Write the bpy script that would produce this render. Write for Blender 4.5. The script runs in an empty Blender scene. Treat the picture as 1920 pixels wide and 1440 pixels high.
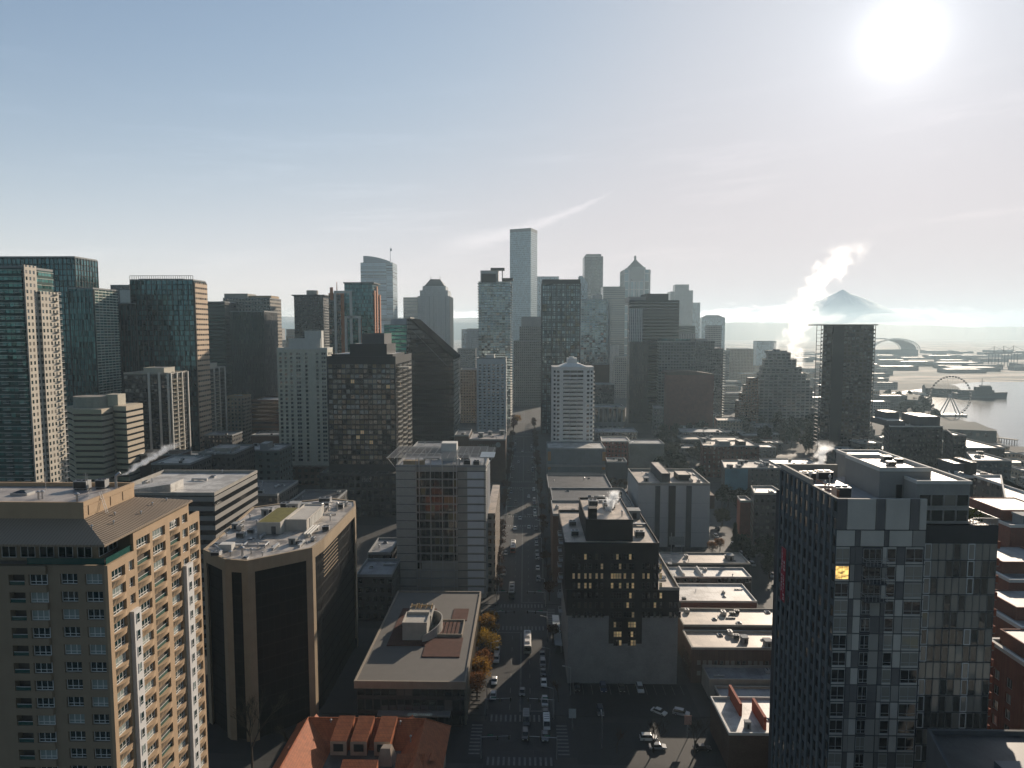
import bpy, math, random
from mathutils import Vector, Matrix
rad = math.radians
SC = bpy.context.scene
COL = SC.collection
rng = random.Random(7)

# ------------------------------------------------------------------ camera
CAMZ, FPX = 110.0, 1280.0
PITCH = math.atan(102/1280.0)
YAW = math.atan(25*math.cos(PITCH)/1280.0)
cam_d = bpy.data.cameras.new("camera"); cam = bpy.data.objects.new("camera", cam_d); COL.objects.link(cam)
cam_d.sensor_width = 36; cam_d.lens = 24; cam_d.clip_start = 0.5; cam_d.clip_end = 60000
cam.location = (0, 0, CAMZ); cam.rotation_euler = (math.pi/2-PITCH, 0, YAW)
SC.camera = cam
CAMROT = cam.rotation_euler.to_matrix()
def ray(px, py):
    return (CAMROT @ Vector(((px-960)/FPX, -(py-720)/FPX, -1))).normalized()
def at(px, py, Y):                     # world point seen at photo position (px, py) on the plane y = Y
    d = ray(px, py); k = Y/d.y
    return Vector((d.x*k, Y, CAMZ+d.z*k))
def gnd(px, py, z=0.0):
    d = ray(px, py); k = (z-CAMZ)/d.z
    return Vector((d.x*k, d.y*k, z))
SUN = ray(1690, 70)
SUN_EL = math.asin(SUN.z); SUN_AZ = math.atan2(SUN.x, SUN.y)

# ------------------------------------------------------------------ mesh builder
class MB:
    def __init__(s): s.v = []; s.f = []; s.m = []; s.uv = []
    def poly(s, pts, m=0, uv=None):
        i = len(s.v); s.v += [tuple(p) for p in pts]; s.f.append(tuple(range(i, i+len(pts)))); s.m.append(m)
        s.uv += uv if uv else [(p[0], p[1]) for p in pts]
    def wall(s, A, B, z0, z1, m=0, u0=0.0):
        L = math.hypot(B[0]-A[0], B[1]-A[1])
        s.poly([(A[0],A[1],z0),(B[0],B[1],z0),(B[0],B[1],z1),(A[0],A[1],z1)], m, [(u0,z0),(u0+L,z0),(u0+L,z1),(u0,z1)])
    def prism(s, pts, z0, z1, m=0, top=None, bottom=None):
        n = len(pts)
        for i in range(n): s.wall(pts[i], pts[(i+1) % n], z0, z1, m)
        if top is not None: s.poly([(p[0],p[1],z1) for p in pts], top)
        if bottom is not None: s.poly([(p[0],p[1],z0) for p in reversed(pts)], bottom)
    def box(s, x0, x1, y0, y1, z0, z1, m=0):
        s.prism([(x0,y0),(x1,y0),(x1,y1),(x0,y1)], z0, z1, m, m, m)
    def hexa(s, c, m=0):               # 8 corners: bottom 0-3 (ccw), top 4-7
        for q in ((3,2,1,0),(4,5,6,7),(0,1,5,4),(1,2,6,5),(2,3,7,6),(3,0,4,7)): s.poly([c[k] for k in q], m)
    def ebox(s, A, u, n, u0, u1, z0, z1, d0, d1, m=0):   # box on a facade: along u, out along n
        P = lambda a, d, z: (A[0]+u[0]*a+n[0]*d, A[1]+u[1]*a+n[1]*d, z)
        s.hexa([P(u0,d1,z0),P(u1,d1,z0),P(u1,d0,z0),P(u0,d0,z0),P(u0,d1,z1),P(u1,d1,z1),P(u1,d0,z1),P(u0,d0,z1)], m)
    def tube(s, p0, p1, r0, r1, n=6, m=0, caps=True):
        p0, p1 = Vector(p0), Vector(p1); d = (p1-p0).normalized()
        a = d.orthogonal().normalized(); b = d.cross(a)
        A = [p0+(a*math.cos(t)+b*math.sin(t))*r0 for t in [2*math.pi*k/n for k in range(n)]]
        B = [p1+(a*math.cos(t)+b*math.sin(t))*r1 for t in [2*math.pi*k/n for k in range(n)]]
        i = len(s.v); s.v += [tuple(p) for p in A+B]
        for k in range(n):
            k2 = (k+1) % n; s.f.append((i+k, i+k2, i+n+k2, i+n+k)); s.m.append(m); s.uv += [(0,0)]*4
        if caps:
            s.f.append(tuple(i+n+k for k in range(n))); s.m.append(m); s.uv += [(0,0)]*n
            s.f.append(tuple(i+k for k in reversed(range(n)))); s.m.append(m); s.uv += [(0,0)]*n
    def add(s, o, M):
        i = len(s.v); s.v += [tuple(M @ Vector(p)) for p in o.v]
        s.f += [tuple(k+i for k in f) for f in o.f]; s.m += o.m; s.uv += o.uv
    def mesh(s, name, mats, off=(0,0,0), smooth=False):
        me = bpy.data.meshes.new(name)
        ox, oy, oz = off
        me.from_pydata([(x-ox, y-oy, z-oz) for x, y, z in s.v], [], s.f)
        for m in (mats if isinstance(mats, (list, tuple)) else [mats]): me.materials.append(m)
        me.polygons.foreach_set("material_index", s.m)
        if smooth: me.polygons.foreach_set("use_smooth", [True]*len(s.f))
        l = me.uv_layers.new(name="UVMap"); flat = [c for t in s.uv for c in t]
        l.data.foreach_set("uv", flat); me.update()
        return me
    def build(s, name, mats, parent=None, smooth=False, kind=None, label=None):
        off = parent_world(parent) if parent else (0,0,0)
        o = bpy.data.objects.new(name, s.mesh(name, mats, off, smooth)); COL.objects.link(o)
        if parent: o.parent = parent
        if kind: o["kind"] = kind
        if label: o["label"] = label
        return o
def parent_world(o):
    p = Vector((0,0,0))
    while o is not None: p += o.location; o = o.parent
    return p
USED = {}
def root(name, label, cat, loc=(0,0,0), group=None):
    o = bpy.data.objects.new(name, None); o.empty_display_size = 1; COL.objects.link(o); o.location = loc
    o["label"] = label; o["category"] = cat
    if group: o["group"] = group
    return o
def tag(o, label, cat, group=None):
    o["label"] = label; o["category"] = cat
    if group: o["group"] = group
    return o
def inst(name, me, parent, pos, rz=0.0, scale=None):   # an object on shared mesh data; pos in world units
    o = bpy.data.objects.new(name, me); COL.objects.link(o)
    if parent: o.parent = parent; o.location = Vector(pos)-parent_world(parent)
    else: o.location = pos
    o.rotation_euler[2] = rz
    if scale: o.scale = scale
    return o
def copy_tree(o, parent=None):
    c = o.copy(); COL.objects.link(c)
    if parent: c.parent = parent
    for ch in list(o.children): copy_tree(ch, c)
    return c

# ------------------------------------------------------------------ materials
class NT:
    def __init__(s, tree): s.t = tree; s.n = tree.nodes; s.l = tree.links
    def node(s, typ, **kw):
        n = s.n.new(typ)
        for k, v in kw.items(): setattr(n, k, v)
        return n
    def put(s, sock, v):
        if hasattr(v, "is_output"): s.l.new(v, sock)
        else: sock.default_value = v
    def m(s, op, *a):
        n = s.node("ShaderNodeMath", operation=op)
        for i, v in enumerate(a): s.put(n.inputs[i], v)
        return n.outputs[0]
    def vm(s, op, *a):
        n = s.node("ShaderNodeVectorMath", operation=op)
        for i, v in enumerate(a): s.put(n.inputs[i], v)
        return n.outputs["Value" if op in ("DOT_PRODUCT","LENGTH") else 0]
    def xyz(s, x, y, z):
        n = s.node("ShaderNodeCombineXYZ")
        for i, v in enumerate((x, y, z)): s.put(n.inputs[i], v)
        return n.outputs[0]
    def sep(s, v):
        n = s.node("ShaderNodeSeparateXYZ"); s.put(n.inputs[0], v); return n.outputs
    def mix(s, f, a, b):
        n = s.node("ShaderNodeMix", data_type='RGBA'); s.put(n.inputs[0], f)
        s.put(n.inputs[6], a if hasattr(a, "is_output") else (*a[:3], 1)); s.put(n.inputs[7], b if hasattr(b, "is_output") else (*b[:3], 1))
        return n.outputs[2]
    def noise(s, vec, scale, detail=3.0, rough=0.55):
        n = s.node("ShaderNodeTexNoise"); s.put(n.inputs["Vector"], vec)
        n.inputs["Scale"].default_value = scale; n.inputs["Detail"].default_value = detail; n.inputs["Roughness"].default_value = rough
        return n.outputs["Fac"]
    def ramp(s, v, a, b, x=0.0, y=1.0):
        n = s.node("ShaderNodeMapRange"); n.interpolation_type = 'SMOOTHSTEP'
        for k, w in enumerate((v, a, b, x, y)): s.put(n.inputs[k], w)
        return n.outputs[0]
def new_mat(name):
    m = bpy.data.materials.new(name); m.use_nodes = True
    t = NT(m.node_tree); b = m.node_tree.nodes["Principled BSDF"]
    return m, t, b
_MC = {}
def mat(name, col, rough=0.8, var=0.25, scale=0.35, metal=0.0, spec=0.4, streak=False, fine=True):
    """Plain weathered surface: base colour with blotches, fine grain and, on walls, rain streaks."""
    if name in _MC: return _MC[name]
    m, t, b = new_mat(name)
    p = t.node("ShaderNodeNewGeometry").outputs["Position"]
    n1 = t.noise(p, scale, 4)
    f = t.m('MULTIPLY_ADD', n1, 2*var, 1-var)
    if fine:
        n2 = t.noise(p, scale*14, 2); f = t.m('MULTIPLY', f, t.m('MULTIPLY_ADD', n2, var*0.9, 1-var*0.45))
    if streak:
        sv = t.vm('MULTIPLY', p, (1.0, 1.0, 0.06)); n3 = t.noise(sv, 0.9, 3)
        f = t.m('MULTIPLY', f, t.m('MULTIPLY_ADD', n3, var, 1-var*0.5))
    c = t.vm('SCALE', (*col,)); cn = t.n[-1]; t.put(cn.inputs["Scale"], f)
    t.put(b.inputs["Base Color"], c)
    b.inputs["Roughness"].default_value = rough; b.inputs["Metallic"].default_value = metal
    b.inputs["Specular IOR Level"].default_value = spec
    _MC[name] = m; return m
def mat_roof(name, col, col2, rough=0.5):
    """Flat roof: gravel or membrane with ponding stains, seams and patches."""
    if name in _MC: return _MC[name]
    m, t, b = new_mat(name)
    p = t.node("ShaderNodeNewGeometry").outputs["Position"]
    a = t.ramp(t.noise(p, 0.16, 5, 0.6), 0.42, 0.62)
    c = t.mix(a, col, col2)
    g = t.m('MULTIPLY_ADD', t.noise(p, 3.0, 3), 0.5, 0.75)
    x, y, z = t.sep(p)
    seam = t.m('LESS_THAN', t.m('FRACT', t.m('DIVIDE', x, 3.1)), 0.05)
    g = t.m('MULTIPLY', g, t.m('MULTIPLY_ADD', seam, -0.22, 1.0))
    k = t.vm('SCALE', c); t.put(t.n[-1].inputs["Scale"], g)
    t.put(b.inputs["Base Color"], k); b.inputs["Roughness"].default_value = rough
    _MC[name] = m; return m
def mat_brick(name, col, col2, rough=0.85):
    if name in _MC: return _MC[name]
    m, t, b = new_mat(name)
    uv = t.node("ShaderNodeUVMap").outputs[0]
    br = t.node("ShaderNodeTexBrick"); t.put(br.inputs["Vector"], uv)
    br.inputs["Scale"].default_value = 1.6; br.inputs["Color1"].default_value = (*col, 1); br.inputs["Color2"].default_value = (*col2, 1)
    br.inputs["Mortar"].default_value = (0.16, 0.14, 0.12, 1); br.inputs["Mortar Size"].default_value = 0.012
    p = t.node("ShaderNodeNewGeometry").outputs["Position"]
    f = t.m('MULTIPLY_ADD', t.noise(p, 0.3, 5), 0.7, 0.65)
    k = t.vm('SCALE', br.outputs[0]); t.put(t.n[-1].inputs["Scale"], f)
    t.put(b.inputs["Base Color"], k); b.inputs["Roughness"].default_value = rough
    _MC[name] = m; return m
def mat_glass(name, col, rough=0.06, ior=1.9, tilt=0.035, blind=(0.22, 0.21, 0.18), pb=0.18):
    """A window pane: dark tinted glass, each pane tipped a little differently, some with blinds behind."""
    if name in _MC: return _MC[name]
    m, t, b = new_mat(name)
    r = t.m('FRACT', t.m('ADD', t.node("ShaderNodeObjectInfo").outputs["Random"], t.node("ShaderNodeNewGeometry").outputs["Random Per Island"]))
    w = t.node("ShaderNodeTexWhiteNoise", noise_dimensions='1D'); t.put(w.inputs["W"], t.m('MULTIPLY', r, 917.3))
    g = t.node("ShaderNodeNewGeometry")
    tip = t.vm('SCALE', t.vm('SUBTRACT', w.outputs["Color"], (0.5, 0.5, 0.5))); t.put(t.n[-1].inputs["Scale"], 2*tilt)
    wav = t.vm('SUBTRACT', t.node("ShaderNodeTexNoise").outputs["Color"], (0.5, 0.5, 0.5))
    nn = [n for n in t.n if n.bl_idname == "ShaderNodeTexNoise"][-1]; t.put(nn.inputs["Vector"], g.outputs["Position"]); nn.inputs["Scale"].default_value = 0.9
    wv = t.vm('SCALE', wav); t.put(t.n[-1].inputs["Scale"], tilt*0.8)
    t.put(b.inputs["Normal"], t.vm('NORMALIZE', t.vm('ADD', t.vm('ADD', g.outputs["Normal"], tip), wv)))
    bl = t.m('LESS_THAN', w.outputs["Value"], pb)
    t.put(b.inputs["Base Color"], t.mix(bl, col, blind))
    b.inputs["Roughness"].default_value = rough; b.inputs["IOR"].default_value = ior; b.inputs["Specular IOR Level"].default_value = 0.5
    _MC[name] = m; return m
def mat_fac(name, wall, glass, bw, fh, ww, wh, tilt=0.03, ior=1.9, pb=0.12, blind=(0.2, 0.2, 0.18), rough=0.07, var=0.18, off=0.5, lit=0.0, metal=0.0):
    """Facade seen from far: openings of ww x wh (fractions of a bay bw by a storey fh) of glass in a wall."""
    if name in _MC: return _MC[name]
    m, t, b = new_mat(name)
    u, v, _ = t.sep(t.node("ShaderNodeUVMap").outputs[0])
    u = t.m('DIVIDE', u, bw); v = t.m('DIVIDE', v, fh)
    mu = t.m('LESS_THAN', t.m('ABSOLUTE', t.m('SUBTRACT', t.m('FRACT', u), 0.5)), ww/2)
    mv = t.m('LESS_THAN', t.m('ABSOLUTE', t.m('SUBTRACT', t.m('FRACT', v), off)), wh/2)
    mask = t.m('MULTIPLY', mu, mv)
    cell = t.xyz(t.m('FLOOR', u), t.m('FLOOR', v), 0.0)
    w = t.node("ShaderNodeTexWhiteNoise", noise_dimensions='3D'); t.put(w.inputs["Vector"], cell)
    g = t.node("ShaderNodeNewGeometry")
    tip = t.vm('SCALE', t.vm('SUBTRACT', w.outputs["Color"], (0.5, 0.5, 0.5))); t.put(t.n[-1].inputs["Scale"], t.m('MULTIPLY', mask, 2*tilt))
    t.put(b.inputs["Normal"], t.vm('NORMALIZE', t.vm('ADD', g.outputs["Normal"], tip)))
    bl = t.m('LESS_THAN', w.outputs["Value"], pb)
    gv = t.vm('SCALE', t.mix(bl, glass, blind)); t.put(t.n[-1].inputs["Scale"], t.m('MULTIPLY_ADD', w.outputs["Value"], 0.9, 0.5))
    f = t.m('MULTIPLY_ADD', t.noise(g.outputs["Position"], 0.12, 4), 2*var, 1-var)
    wc = t.vm('SCALE', (*wall,)); t.put(t.n[-1].inputs["Scale"], f)
    t.put(b.inputs["Base Color"], t.mix(mask, wc, gv))
    t.put(b.inputs["Roughness"], t.m('MULTIPLY_ADD', mask, rough-0.8, 0.8))
    t.put(b.inputs["IOR"], t.m('MULTIPLY_ADD', mask, ior-1.4, 1.4))
    if metal > 0: t.put(b.inputs["Metallic"], t.m('MULTIPLY', mask, t.m('MULTIPLY_ADD', w.outputs["Value"], -0.3, metal)))
    if lit > 0:
        on = t.m('MULTIPLY', mask, t.m('GREATER_THAN', w.outputs["Value"], 1-lit))
        b.inputs["Emission Color"].default_value = (1.0, 0.72, 0.35, 1); t.put(b.inputs["Emission Strength"], t.m('MULTIPLY', on, 0.35))
    _MC[name] = m; return m
def mat_emit(name, col, s):
    if name in _MC: return _MC[name]
    m, t, b = new_mat(name)
    g = t.node("ShaderNodeNewGeometry"); oi = t.node("ShaderNodeObjectInfo").outputs["Random"]
    k = t.m('MULTIPLY', t.m('MULTIPLY_ADD', oi, 1.3, 0.25), t.ramp(t.noise(t.vm('MULTIPLY', g.outputs["Position"], (1.3, 1.3, 2.2)), 0.9, 3), 0.3, 0.68, 0.12, 1.5))
    t.put(b.inputs["Emission Strength"], t.m('MULTIPLY', k, s))
    b.inputs["Base Color"].default_value = (*col, 1)
    b.inputs["Emission Color"].default_value = (*col, 1); b.inputs["Roughness"].default_value = 0.2
    _MC[name] = m; return m
def mat_leaf(name, c1, c2, trans=0.4):
    if name in _MC: return _MC[name]
    m, t, b = new_mat(name)
    g = t.node("ShaderNodeNewGeometry"); oi = t.node("ShaderNodeObjectInfo").outputs["Random"]
    f = t.m('FRACT', t.m('ADD', g.outputs["Random Per Island"], t.m('MULTIPLY', oi, 0.5)))
    c = t.mix(f, c1, c2)
    d = t.node("ShaderNodeBsdfDiffuse"); t.put(d.inputs[0], c)
    tr = t.node("ShaderNodeBsdfTranslucent"); t.put(tr.inputs[0], c)
    mx = t.node("ShaderNodeMixShader"); mx.inputs[0].default_value = trans
    t.l.new(d.outputs[0], mx.inputs[1]); t.l.new(tr.outputs[0], mx.inputs[2])
    t.l.new(mx.outputs[0], t.n["Material Output"].inputs["Surface"])
    _MC[name] = m; return m
# shared palette
CONC = mat("concrete pale", (0.36, 0.34, 0.30), streak=True)
CREAM = mat("cream render", (0.50, 0.47, 0.39), streak=True, var=0.18)
WHITE = mat("white painted concrete", (0.62, 0.61, 0.57), streak=True, var=0.15)
GREY = mat("grey panel", (0.27, 0.28, 0.28), streak=True, var=0.15)
DGREY = mat("dark grey panel", (0.085, 0.09, 0.095), streak=True)
BLACK = mat("near black cladding", (0.022, 0.024, 0.026), rough=0.5, streak=True)
TAN = mat("tan concrete", (0.44, 0.32, 0.20), streak=True, var=0.12)
STEEL = mat("galvanised steel", (0.45, 0.46, 0.47), rough=0.4, metal=0.7, var=0.15)
WFRAME = mat("white window frame", (0.72, 0.72, 0.70), rough=0.5, var=0.06)
DFRAME = mat("dark bronze mullion", (0.03, 0.032, 0.034), rough=0.4, var=0.1)
RUST = mat("terracotta panel", (0.42, 0.16, 0.07), streak=True)
R_GRAVEL = mat_roof("gravel roof", (0.42, 0.38, 0.34), (0.26, 0.23, 0.21))
R_WHITE = mat_roof("white membrane roof", (0.60, 0.58, 0.54), (0.36, 0.34, 0.31))
R_GREY = mat_roof("grey membrane roof", (0.30, 0.31, 0.32), (0.18, 0.185, 0.19))
R_DARK = mat_roof("dark bitumen roof", (0.075, 0.072, 0.07), (0.045, 0.043, 0.042))
R_TAN = mat_roof("tan gravel roof", (0.52, 0.43, 0.34), (0.34, 0.28, 0.22))
MOSS = mat("moss on roof", (0.13, 0.12, 0.025), rough=0.95, var=0.5, scale=0.8)
BRICK = mat_brick("red brick", (0.24, 0.075, 0.04), (0.17, 0.05, 0.03))
BRICKD = mat_brick("brown brick", (0.13, 0.075, 0.05), (0.09, 0.05, 0.035))
G_TEAL = mat_glass("teal tinted glass", (0.008, 0.026, 0.028))
G_DARK = mat_glass("dark glass", (0.01, 0.012, 0.014), pb=0.1)
G_HOME = mat_glass("apartment glass", (0.012, 0.036, 0.038), pb=0.36, ior=2.1, blind=(0.30, 0.36, 0.34))
LIT = mat_emit("lit window", (1.0, 0.72, 0.36), 0.11)
LITDIM = mat_emit("dimly lit window", (0.9, 0.66, 0.36), 0.03)
LITWARM = mat_emit("warm lit room window", (1.0, 0.62, 0.18), 0.75)
# ------------------------------------------------------------------ building generator
def box_px(l, r, top, D, depth=25.0, far=None, edge=False):
    """Footprint and height of a block whose front face spans photo columns l..r with its top at row `top`, D metres off."""
    a, b = at(l, top, D), at(r, top, D)
    x0, x1, h = a.x, b.x, b.z
    if far is not None:
        d = ray(far, top); y1 = x1*d.y/d.x
    else: y1 = D+depth
    if edge:                            # sides splay along the line of sight (block turned a little on its plot)
        k = y1/D*0.985
        return [(x0, D), (x1, D), (x1*(k if x1 < 0 else 1), y1), (x0*(k if x0 > 0 else 1), y1)], h
    return [(x0, D), (x1, D), (x1, y1), (x0, y1)], h
def px_pts(lst, py): return [(at(p, py, D).x, D) for p, D in lst]
def edges(pts):
    out = []
    for i in range(len(pts)):
        A, B = Vector(pts[i]), Vector(pts[(i+1) % len(pts)]); L = (B-A).length; u = (B-A)/L
        n = Vector((u.y, -u.x)); mid = (A+B)/2
        out.append((i, A, u, n, L, n.dot(-mid)/mid.length > -0.12))
    return out
def inset(pts, d):
    n = len(pts); out = []
    for i in range(n):
        p0, p1, p2 = Vector(pts[i-1]), Vector(pts[i]), Vector(pts[(i+1) % n])
        a = (p1-p0).normalized(); b = (p2-p1).normalized()
        na, nb = Vector((-a.y, a.x)), Vector((-b.y, b.x)); k = (na+nb)/(1+na.dot(nb))
        out.append(tuple(p1+k*d))
    return out
def parapet(mb, pts, z, h, t, m=0):
    q = inset(pts, t); n = len(pts)
    for i in range(n):
        j = (i+1) % n
        mb.wall(pts[i], pts[j], z, z+h, m); mb.wall(q[j], q[i], z, z+h, m)
        mb.poly([(*pts[i], z+h), (*pts[j], z+h), (*q[j], z+h), (*q[i], z+h)], m)
# window prototypes: pane, optionally a frame with bars
def win_proto(w, h, glass, frame=None, nx=1, nz=1, ft=0.07, split=None, child=False):
    g, f = MB(), MB()
    g.poly([(0,-0.02,0),(w,-0.02,0),(w,-0.02,h),(0,-0.02,h)], 0)
    if frame:
        bars = [(0,w,0,ft),(0,w,h-ft,h),(0,ft,ft,h-ft),(w-ft,w,ft,h-ft)]
        bars += [(w*k/nx-ft/2, w*k/nx+ft/2, ft, h-ft) for k in range(1, nx)]
        for k in range(1, nz): bars.append((ft, w-ft, h*k/nz-ft/2, h*k/nz+ft/2-0.001))
        if split: bars.append((ft, w-ft, split-ft/2, split+ft/2))
        for i, (a, b, c, d) in enumerate(bars):
            e = 0.07 if i < 4 else 0.055 if i < 4+nx-1 else 0.048
            f.box(a, b, -e, -0.021, c, d, 0 if child else 1)
    P = {"gm": glass, "fm": frame, "g": g, "f": f, "child": child}
    if child: P["me"] = f.mesh("window_frame", [frame]); P["pane"] = g.mesh("window_pane", [glass])
    else:
        allm = MB(); allm.add(g, Matrix()); allm.add(f, Matrix()); P["all"] = allm; P["me"] = allm.mesh("window", [glass, frame or glass])
    return P
def place_windows(rt, specs, cap=100):
    """specs: (x, y, z, angle, prototype). The nearest `cap` become window parts, the rest one part."""
    specs.sort(key=lambda s: (s[0]**2+s[1]**2+(s[2]-CAMZ)**2))
    off = parent_world(rt)
    rest = {}
    for i, (x, y, z, a, P) in enumerate(specs):
        if i < cap:
            o = inst("window", P["me"], rt, (x, y, z), a)
            if P["child"]:
                c = bpy.data.objects.new("pane", P["pane"]); COL.objects.link(c); c.parent = o
        else:
            M = Matrix.Translation((x, y, z)) @ Matrix.Rotation(a, 4, 'Z')
            r = rest.setdefault(id(P), (P, MB()))[1]
            if P["child"]: r.add(P["f"], M); k = len(r.m); r.add(P["g"], M); r.m[k:] = [1]*(len(r.m)-k)
            else: r.add(P["all"], M)
    for P, r in rest.values():
        r.build("windows_beyond", [P["fm"], P["gm"]] if P["child"] else [P["gm"], P["fm"] or P["gm"]], rt, kind="stuff")
def balcony_proto(w, d, slab, rail, h=1.05, solid=False):
    b = MB(); b.box(0, w, -d, 0, -0.18, 0, 0)
    if solid: b.box(0, w, -d, -d+0.1, 0, h, 1); b.box(0, 0.1, -d+0.1, 0, 0, h, 1); b.box(w-0.1, w, -d+0.1, 0, 0, h, 1)
    else:
        b.box(0, w, -d, -d+0.05, h-0.08, h, 1); b.box(0, 0.05, -d+0.05, 0, h-0.08, h, 1); b.box(w-0.05, w, -d+0.05, 0, h-0.08, h, 1)
        k = max(2, int(w/0.6))
        for i in range(k+1):
            x = (w-0.05)*i/k; b.box(x, x+0.05, -d, -d+0.05, 0, h-0.08, 1)
    return b.mesh("balcony", [slab, rail])
# roof clutter prototypes, unit sized
def _ac():
    b = MB(); b.box(-.5,.5,-.5,.5,0.12,1,0); b.box(-.42,-.3,-.5,.5,0,0.12,1); b.box(.3,.42,-.5,.5,0,0.12,1)
    b.tube((-.22,0,1.0),(-.22,0,1.12),.2,.2,10,1); b.tube((.22,0,1.0),(.22,0,1.12),.2,.2,10,1); b.box(-.46,.46,-.53,-.5,.2,.9,1)
    return b
def _vent():
    b = MB(); b.tube((0,0,0),(0,0,.75),.16,.16,8,0); b.tube((0,0,.75),(0,0,.85),.34,.34,8,0); b.tube((0,0,.85),(0,0,1),.34,.06,8,0); return b
def _duct():
    b = MB(); b.box(-.5,.5,-.12,.12,.15,.42,0); b.box(.36,.5,-.12,.12,0,.15,0); b.box(-.5,-.36,-.12,.12,0,.15,0); b.box(-.06,.06,.12,.4,.15,.4,0); return b
def _sky():
    b = MB(); b.box(-.5,.5,-.5,.5,0,.4,0); b.hexa([(-.45,-.45,.4),(.45,-.45,.4),(.45,.45,.4),(-.45,.45,.4),(-.2,-.2,.7),(.2,-.2,.7),(.2,.2,.7),(-.2,.2,.7)],1); return b
def _hatch():
    b = MB(); b.box(-.5,.5,-.5,.5,0,.85,0); b.box(-.56,.56,-.56,.56,.85,1,0); b.box(-.15,.2,-.53,-.5,.05,.7,1); return b
ACM = mat("sheet metal unit", (0.46, 0.46, 0.45), rough=0.5, metal=0.2)
UNITS = {"air_handler": _ac().mesh("air_handler", [ACM, DFRAME]), "vent_pipe": _vent().mesh("vent_pipe", [STEEL]),
         "duct": _duct().mesh("duct", [ACM]), "skylight": _sky().mesh("skylight", [ACM, G_DARK]), "stair_hatch": _hatch().mesh("stair_hatch", [GREY, BLACK])}
def unit(rt, kind, x, y, z, sx, sy, sz, rz=0.0): return inst(kind, UNITS[kind], rt, (x, y, z), rz, (sx, sy, sz))
def inside(pts, x, y):
    return all((B[0]-A[0])*(y-A[1])-(B[1]-A[1])*(x-A[0]) > 0 for A, B in zip(pts, pts[1:]+pts[:1]))
def clutter(rt, pts, z, n, r, size=1.0, avoid=()):
    q = inset(pts, 1.3); xs = [p[0] for p in q]; ys = [p[1] for p in q]; done = []
    for _ in range(n*6):
        if len(done) >= n: break
        x, y = r.uniform(min(xs), max(xs)), r.uniform(min(ys), max(ys))
        if not inside(q, x, y) or any(a <= x <= b and c <= y <= d for a, b, c, d in avoid): continue
        if any(abs(x-p)+abs(y-w) < 2.6*size for p, w in done): continue
        done.append((x, y))
        k = r.choice(["air_handler","air_handler","vent_pipe","duct","vent_pipe","skylight","stair_hatch" if n > 5 else "vent_pipe"])
        s = size*r.uniform(0.8, 1.4)
        if k == "air_handler": unit(rt, k, x, y, z, 2.2*s, 1.5*s, 1.4*s, r.choice([0, math.pi/2]))
        elif k == "vent_pipe": unit(rt, k, x, y, z, 1.0*s, 1.0*s, 1.3*s)
        elif k == "duct": unit(rt, k, x, y, z, 4.5*s, 2.5*s, 1.6*s, r.choice([0, math.pi/2]))
        elif k == "skylight": unit(rt, k, x, y, z, 1.6*s, 1.6*s, .9*s)
        else: unit(rt, k, x, y, z, 2.6*s, 3*s, 2.5*s)
FOOT = []
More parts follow.
